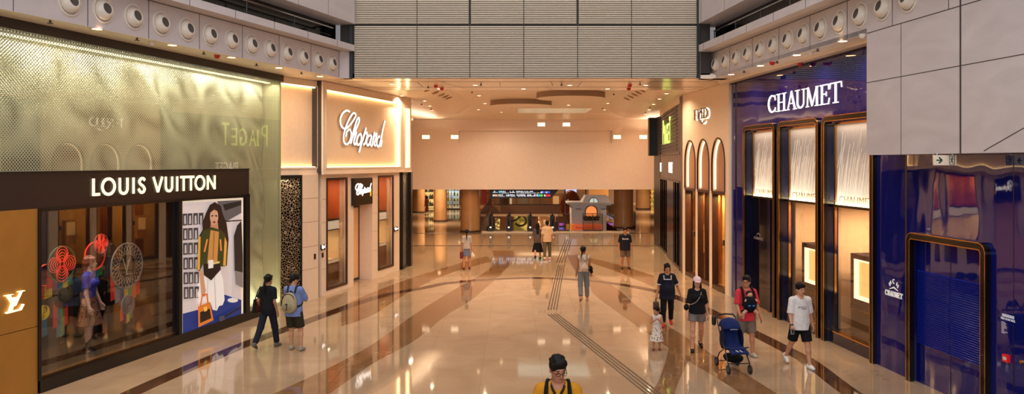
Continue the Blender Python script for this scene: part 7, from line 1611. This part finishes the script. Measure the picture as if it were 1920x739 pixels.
for sd in (1, -1): q = up(sd*0.045, 0.285, 0.22); b.ell(tuple(q), (0.035, 0.008, 0.018), seg=10, rings=6)
b.build('blue_tab', mat('blue_tab', (20, 110, 190), 0.5), k, True, local=True)
k = acc(I, 'baby', 'baby asleep in the black carrier on the chest of the man in red', 'baby')
P_ = lambda x, y, z: up(x, y, z)
sdf_obj('body', [ell(P_(0, 0.17, 0.44), V3(0.062, 0.068, 0.072), k=0.02), ell(P_(0, 0.225, 0.43), V3(0.012, 0.012, 0.01), k=0.01), cap(P_(0, 0.15, 0.38), P_(0, 0.16, 0.2), 0.05, 0.06, 0.03), cap(P_(0.07, 0.20, 0.12), P_(0.15, 0.22, 0.06), 0.04, 0.03, 0.02), cap(P_(0.15, 0.22, 0.06), P_(0.16, 0.22, -0.05), 0.03, 0.022, 0.02), cap(P_(-0.07, 0.20, 0.12), P_(-0.15, 0.22, 0.06), 0.04, 0.03, 0.02), cap(P_(-0.15, 0.22, 0.06), P_(-0.16, 0.22, -0.05), 0.03, 0.022, 0.02),
               cap(P_(0.08, 0.2, 0.36), P_(0.13, 0.26, 0.32), 0.022, 0.018, 0.02), cap(P_(-0.08, 0.2, 0.36), P_(-0.13, 0.26, 0.32), 0.022, 0.018, 0.02)], 0.009, skin((206, 150, 122)), k)
sdf_obj('hair', [ell(P_(0, 0.158, 0.458), V3(0.066, 0.07, 0.07), k=0.02), dict(ell(P_(0, 0.24, 0.43), V3(0.06, 0.05, 0.06)), op='sub')], 0.008, M_hair, k)
# 12 young man white tee
I = person('young person in white tee shirt, black shorts and white trainers', at_feet(1500, 688), PI+0.1, 1.74, legs=((-18, 18), (14, 3)), arms=((8, 10, 26, 0), (-8, 12, 10, 0)), head=(6, 12), skc=(198, 142, 108), top=(222, 214, 206), sleeve=0.95, hem=-0.12, bottom=(20, 18, 20), blen=0.44, shoe=(226, 220, 212), hair='short', h=0.009, topw=1.7, grip=(1, 0))
b = MB(); w_ = I['wr'][0]*I['s']; d = I['wr'][0]-I['el'][0]; b.lathe([(0.030, -0.018), (0.034, -0.012), (0.034, 0.012), (0.030, 0.018)], tuple(w_), tuple(d), 16); b.build('wristwatch', mat('watch_black', (14, 14, 16), 0.25), I['root'], True, local=True)
k = acc(I, 'phone', 'small pale phone held low in the hand of the youth in the white tee', 'phone'); p = I['hand'][0]*I['s']; b = MB(); b.wb(p[0]-.035, p[0]+.03, p[1]+0.01, p[1]+0.022, p[2]-.09, p[2]+.04); b.build('case', mat('phone_pale', (200, 196, 196), 0.3), k, local=True)
b = MB(); b.wb(p[0]-.03, p[0]+.025, p[1]+0.022, p[1]+0.024, p[2]-.08, p[2]+.03); b.build('screen', mat('phone_screen', (40, 44, 50), 0.1), k, local=True)
f = Frame((0, 0.0, 0), (-1, 0), (0, 1)); z = I['up'](0, 0, 0.345)[2]; y = 0.135*I['s']
b = MB(f); b.text('B I N L T', -0.09, z-0.006, 0.07, z+0.012, y-0.01, y+0.002); b.box(-0.02, 0.085, z-0.035, z-0.029, y-0.01, y+0.002); b.build('shirt_print', cloth((60, 56, 56)), I['root'], local=True)
# 13 foreground man
Y0 = 8.3; X0 = (1046-960)/FPX*Y0
I = person('person in mustard yellow polo shirt looking down in the foreground', (X0, Y0, 0.44), PI-0.05, 1.76, legs=((12, 3), (-10, 10)), arms=((14, 10, 60, 20), (14, 10, 70, 20)), lean=2, head=(16, 20), skc=(178, 120, 92), top=(196, 132, 28), sleeve=0.95, hem=-0.1, bottom=(40, 40, 52), blen=0.97, shoe=(60, 56, 56), hair='short', h=0.008, topw=1.5, build=1.05)
glasses(I)
b = MB(); b.wb(X0-0.55, X0+0.55, Y0-0.9, Y0+0.5, 0, 0.40); b.wb(X0-0.55, X0+0.55, Y0-0.88, Y0+0.48, 0.40, 0.438); tag(b.build('added_platform', M_stp), 'added low grey steel platform, out of view, supporting the man in mustard yellow', 'platform')  # unseen platform added to carry the figure, which is placed above the floor
backpack(I, 'black backpack of the man in mustard yellow, mostly its shoulder straps showing', (22, 22, 24), (18, 18, 20))
up = I['up']; co = MB()
for sd in (1, -1): co.ribbon([(0, 0), (1, 1)], 0.0, 0, 0) if False else None
b = MB()
for sd in (1, -1): b.tube(spline([tuple(up(0, -0.07, 0.565)), tuple(up(sd*0.075, -0.02, 0.56)), tuple(up(sd*0.065, 0.06, 0.525)), tuple(up(sd*0.03, 0.115, 0.47))], 5), [0.014]*16, 8)
b.build('collar', cloth((40, 34, 30)), I['root'], True, local=True)
b = MB(); b.tube([tuple(up(0, 0.122, 0.46)), tuple(up(0, 0.135, 0.33))], 0.010, 6); b.build('placket', cloth((170, 112, 24)), I['root'], True, local=True)
# 14-15 far figures
I = person('person dressed in black half behind the left corner post', at_feet(769, 451), 1.2, 1.28, legs=((8, 3), (-8, 10)), arms=((10, 8, 20, 0), (-6, 8, 12, 0)), skc=(170, 110, 76), top=(24, 20, 22), sleeve=1.9, hem=-0.1, bottom=(22, 20, 22), blen=0.97, shoe=(30, 26, 26), hair='bob', h=0.014, face=False, grip=(1, 1))
handbag(I, 'black bag carried by the dark figure at the left edge of the corridor', 1, 0.34, 0.26, 0.14, (20, 18, 20), drop=0.0)
I = person('distant person in dusty pink dress between the left columns', at_feet(800.5, 403), 0.6, 1.5, legs=((2, 2), (-2, 3)), arms=((10, 8, 30, 0), (0, 8, 10, 0)), skc=(180, 120, 84), female=True, top=(170, 104, 84), sleeve=0.9, hem=0.02, bottom=(168, 100, 80), bot='skirt', blen=0.7, shoe=(90, 50, 40), hair='bob', h=0.018, face=False)
# mannequin in the display window
mu, mv = LV.hit(167, 640, -0.62); mp_ = LV.w(mu, 0, -0.62)
hT = LV.v(167, 481, -0.62); mz = zw0
I = person('mannequin in blue cape top and patterned skirt in the display window', (mp_.x, mp_.y, mz), -PI/2-0.2+0.35, hT-mz, legs=((3, 2), (-3, 3)), arms=((4, 8, 10, 0), (6, 10, 12, 0)), head=(0, 30), skc=(206, 160, 140), female=True, top=(54, 58, 150), sleeve=0.7, hem=0.10, bottom=(122, 82, 62), bot='dress', blen=0.42, shoe=(30, 24, 24), hair='bob', h=0.010, cat='mannequin', name='mannequin', hairm=mat('auburn_hair', (112, 54, 34), 0.5))
b = MB(); rnd = random.Random(2)
for q in range(120):
    a = rnd.uniform(0, 2*PI); f_ = rnd.uniform(0.0, 1.0); r = (0.14+(0.245-0.14)*f_*0.95)*I['s']; zc = (I['hz']*(1-0.40*f_)+0.05)*I['s']
    b.ell((r*math.cos(a), r*0.85*math.sin(a), zc), (0.016, 0.016, 0.016), seg=5, rings=4)
b.build('skirt_print', cloth((70, 30, 24)), I['root'], True, local=True)
sdf_obj('leggings', [cap(I['hip'][i]*I['s'], I['an'][i]*I['s'], 0.075, 0.05, 0.02) for i in (0, 1)], 0.012, cloth((22, 18, 18)), I['root'])
# ------------------------------------------------------------ stroller
sx, sy = gp(1384, 702); st = thing('stroller', 'navy blue folding stroller with black frame and wheels in front of the man in red', 'stroller', (sx, sy+0.38, 0), PI+0.08)
M_sf = mat('stroller_black', (14, 14, 16), 0.35); M_sb = cloth((22, 36, 84)); M_sn = cloth((13, 22, 54))
for sd in (1, -1):
    for y, lab in ((0.36, 'f'), (-0.34, 'r')):
        c = (sd*0.22, y, 0.085); b = MB()
        b.lathe([(0.045, -0.018), (0.085, -0.02), (0.092, -0.01), (0.092, 0.01), (0.085, 0.02), (0.045, 0.018)], c, (1, 0, 0), 24); wh = b.build('wheel', mat('tyre', (22, 20, 20), 0.6), st, True, local=True)
        b = MB(); b.lathe([(0.0, -0.024), (0.03, -0.024), (0.045, -0.016), (0.045, 0.016), (0.03, 0.024), (0.0, 0.024)], c, (1, 0, 0), 16); b.build('hub', mat('hub_grey', (90, 88, 88), 0.4), wh, True, local=True)
    b = MB(); b.tube([(sd*0.22, 0.36, 0.09), (sd*0.22, 0.34, 0.20), (sd*0.20, 0.10, 0.45), (sd*0.20, -0.15, 0.62), (sd*0.20, -0.40, 0.98)], 0.013, 8); b.build('side_tube', M_sf, st, True, local=True)
    b = MB(); b.tube([(sd*0.22, -0.34, 0.09), (sd*0.21, -0.20, 0.30), (sd*0.20, 0.10, 0.45), (sd*0.19, 0.34, 0.52)], 0.012, 8); b.build('rear_leg', M_sf, st, True, local=True)
b = MB(); b.tube([(-0.20, -0.40, 0.98), (-0.17, -0.45, 1.03), (0, -0.46, 1.04), (0.17, -0.45, 1.03), (0.20, -0.40, 0.98)], 0.018, 8); b.build('handlebar', M_sf, st, True, local=True)
b = MB(); b.tube([(-0.22, -0.34, 0.10), (0.22, -0.34, 0.10)], 0.011, 8); b.tube([(-0.22, 0.34, 0.20), (0.22, 0.34, 0.20)], 0.011, 8); b.build('axle', M_sf, st, True, local=True)
sdf_obj('seat', [cap((-0.14, 0.26, 0.46), (0.14, 0.26, 0.46), 0.035, 0.035, 0.03), cap((-0.14, 0.02, 0.45), (0.14, 0.02, 0.45), 0.05, 0.05, 0.05), ell((0, 0.14, 0.455), (0.20, 0.16, 0.035), k=0.04), cap((-0.13, -0.05, 0.5), (-0.13, -0.26, 0.86), 0.04, 0.04, 0.05), cap((0.13, -0.05, 0.5), (0.13, -0.26, 0.86), 0.04, 0.04, 0.05), cap((0, -0.06, 0.5), (0, -0.28, 0.88), 0.05, 0.05, 0.12)], 0.010, M_sb, st)
sdf_obj('footrest', [cap((-0.15, 0.30, 0.44), (-0.15, 0.42, 0.40), 0.03, 0.022, 0.03), cap((0.15, 0.30, 0.44), (0.15, 0.42, 0.40), 0.03, 0.022, 0.03), ell((0, 0.36, 0.42), (0.19, 0.09, 0.03), k=0.04)], 0.010, M_sb, st)
b = MB()
for x in (-0.045, 0.035): b.wb(x, x+0.03, 0.25, 0.44, 0.452, 0.458)
b.build('reflective_stripe', mat('pale_stripe', (190, 190, 200), 0.5), st, local=True)
sdf_obj('side_wing', [ell((0.19, -0.08, 0.60), (0.02, 0.17, 0.20), k=0.02), ell((-0.19, -0.08, 0.60), (0.02, 0.17, 0.20), k=0.02)], 0.011, M_sn, st)
# canopy: quarter shells
V_ = []; F_ = []; na, nb = 12, 14; b = MB()
for i in range(na+1):
    a = math.radians(-35+105*i/na)
    for j in range(nb+1):
        t_ = math.pi*j/nb; x = -0.20*math.cos(t_); r = 0.27*math.sin(t_)**0.45 if 0 < j < nb else 0.10
        V_.append((x, -0.20+r*math.sin(a)*1.0, 0.74+r*math.cos(a)))
for i in range(na):
    for j in range(nb): q = i*(nb+1)+j; F_.append((q, q+1, q+nb+2, q+nb+1))
b.add(V_, F_); cn = b.build('canopy', M_sb, st, True, local=True); so = cn.modifiers.new('solid', 'SOLIDIFY'); so.thickness = 0.012
b = MB(); f = Frame((0, 0.055, 0), (-1, 0), (0, 1)); rnd = random.Random(5)
for q in range(6): x = -0.07+0.025*q; b.fr = f; b.ribbon([(x, 0.80+0.01*rnd.random()), (x+0.012, 0.83), (x+0.02, 0.81)], 0.006, -0.01, 0.0)
b.build('canopy_motif', mat('pale_stripe', (190, 190, 200), 0.5), st, local=True)
sdf_obj('basket', [ell((0, 0.02, 0.25), (0.19, 0.26, 0.10), k=0.02), clip((0, 0, 0.29), (0, 0, 1))], 0.012, cloth((12, 12, 14)), st)
sdf_obj('rear_pouch', [ell((0.0, -0.30, 0.60), (0.17, 0.10, 0.18), k=0.02)], 0.012, cloth((14, 16, 26)), st)
sdf_obj('cup_holder', [cap((0.26, -0.40, 0.86), (0.26, -0.40, 0.98), 0.045, 0.045, 0.01)], 0.010, M_sf, st)
for o in list(bpy.data.objects):
    if o.type == 'EMPTY' and not o.children: bpy.data.objects.remove(o)
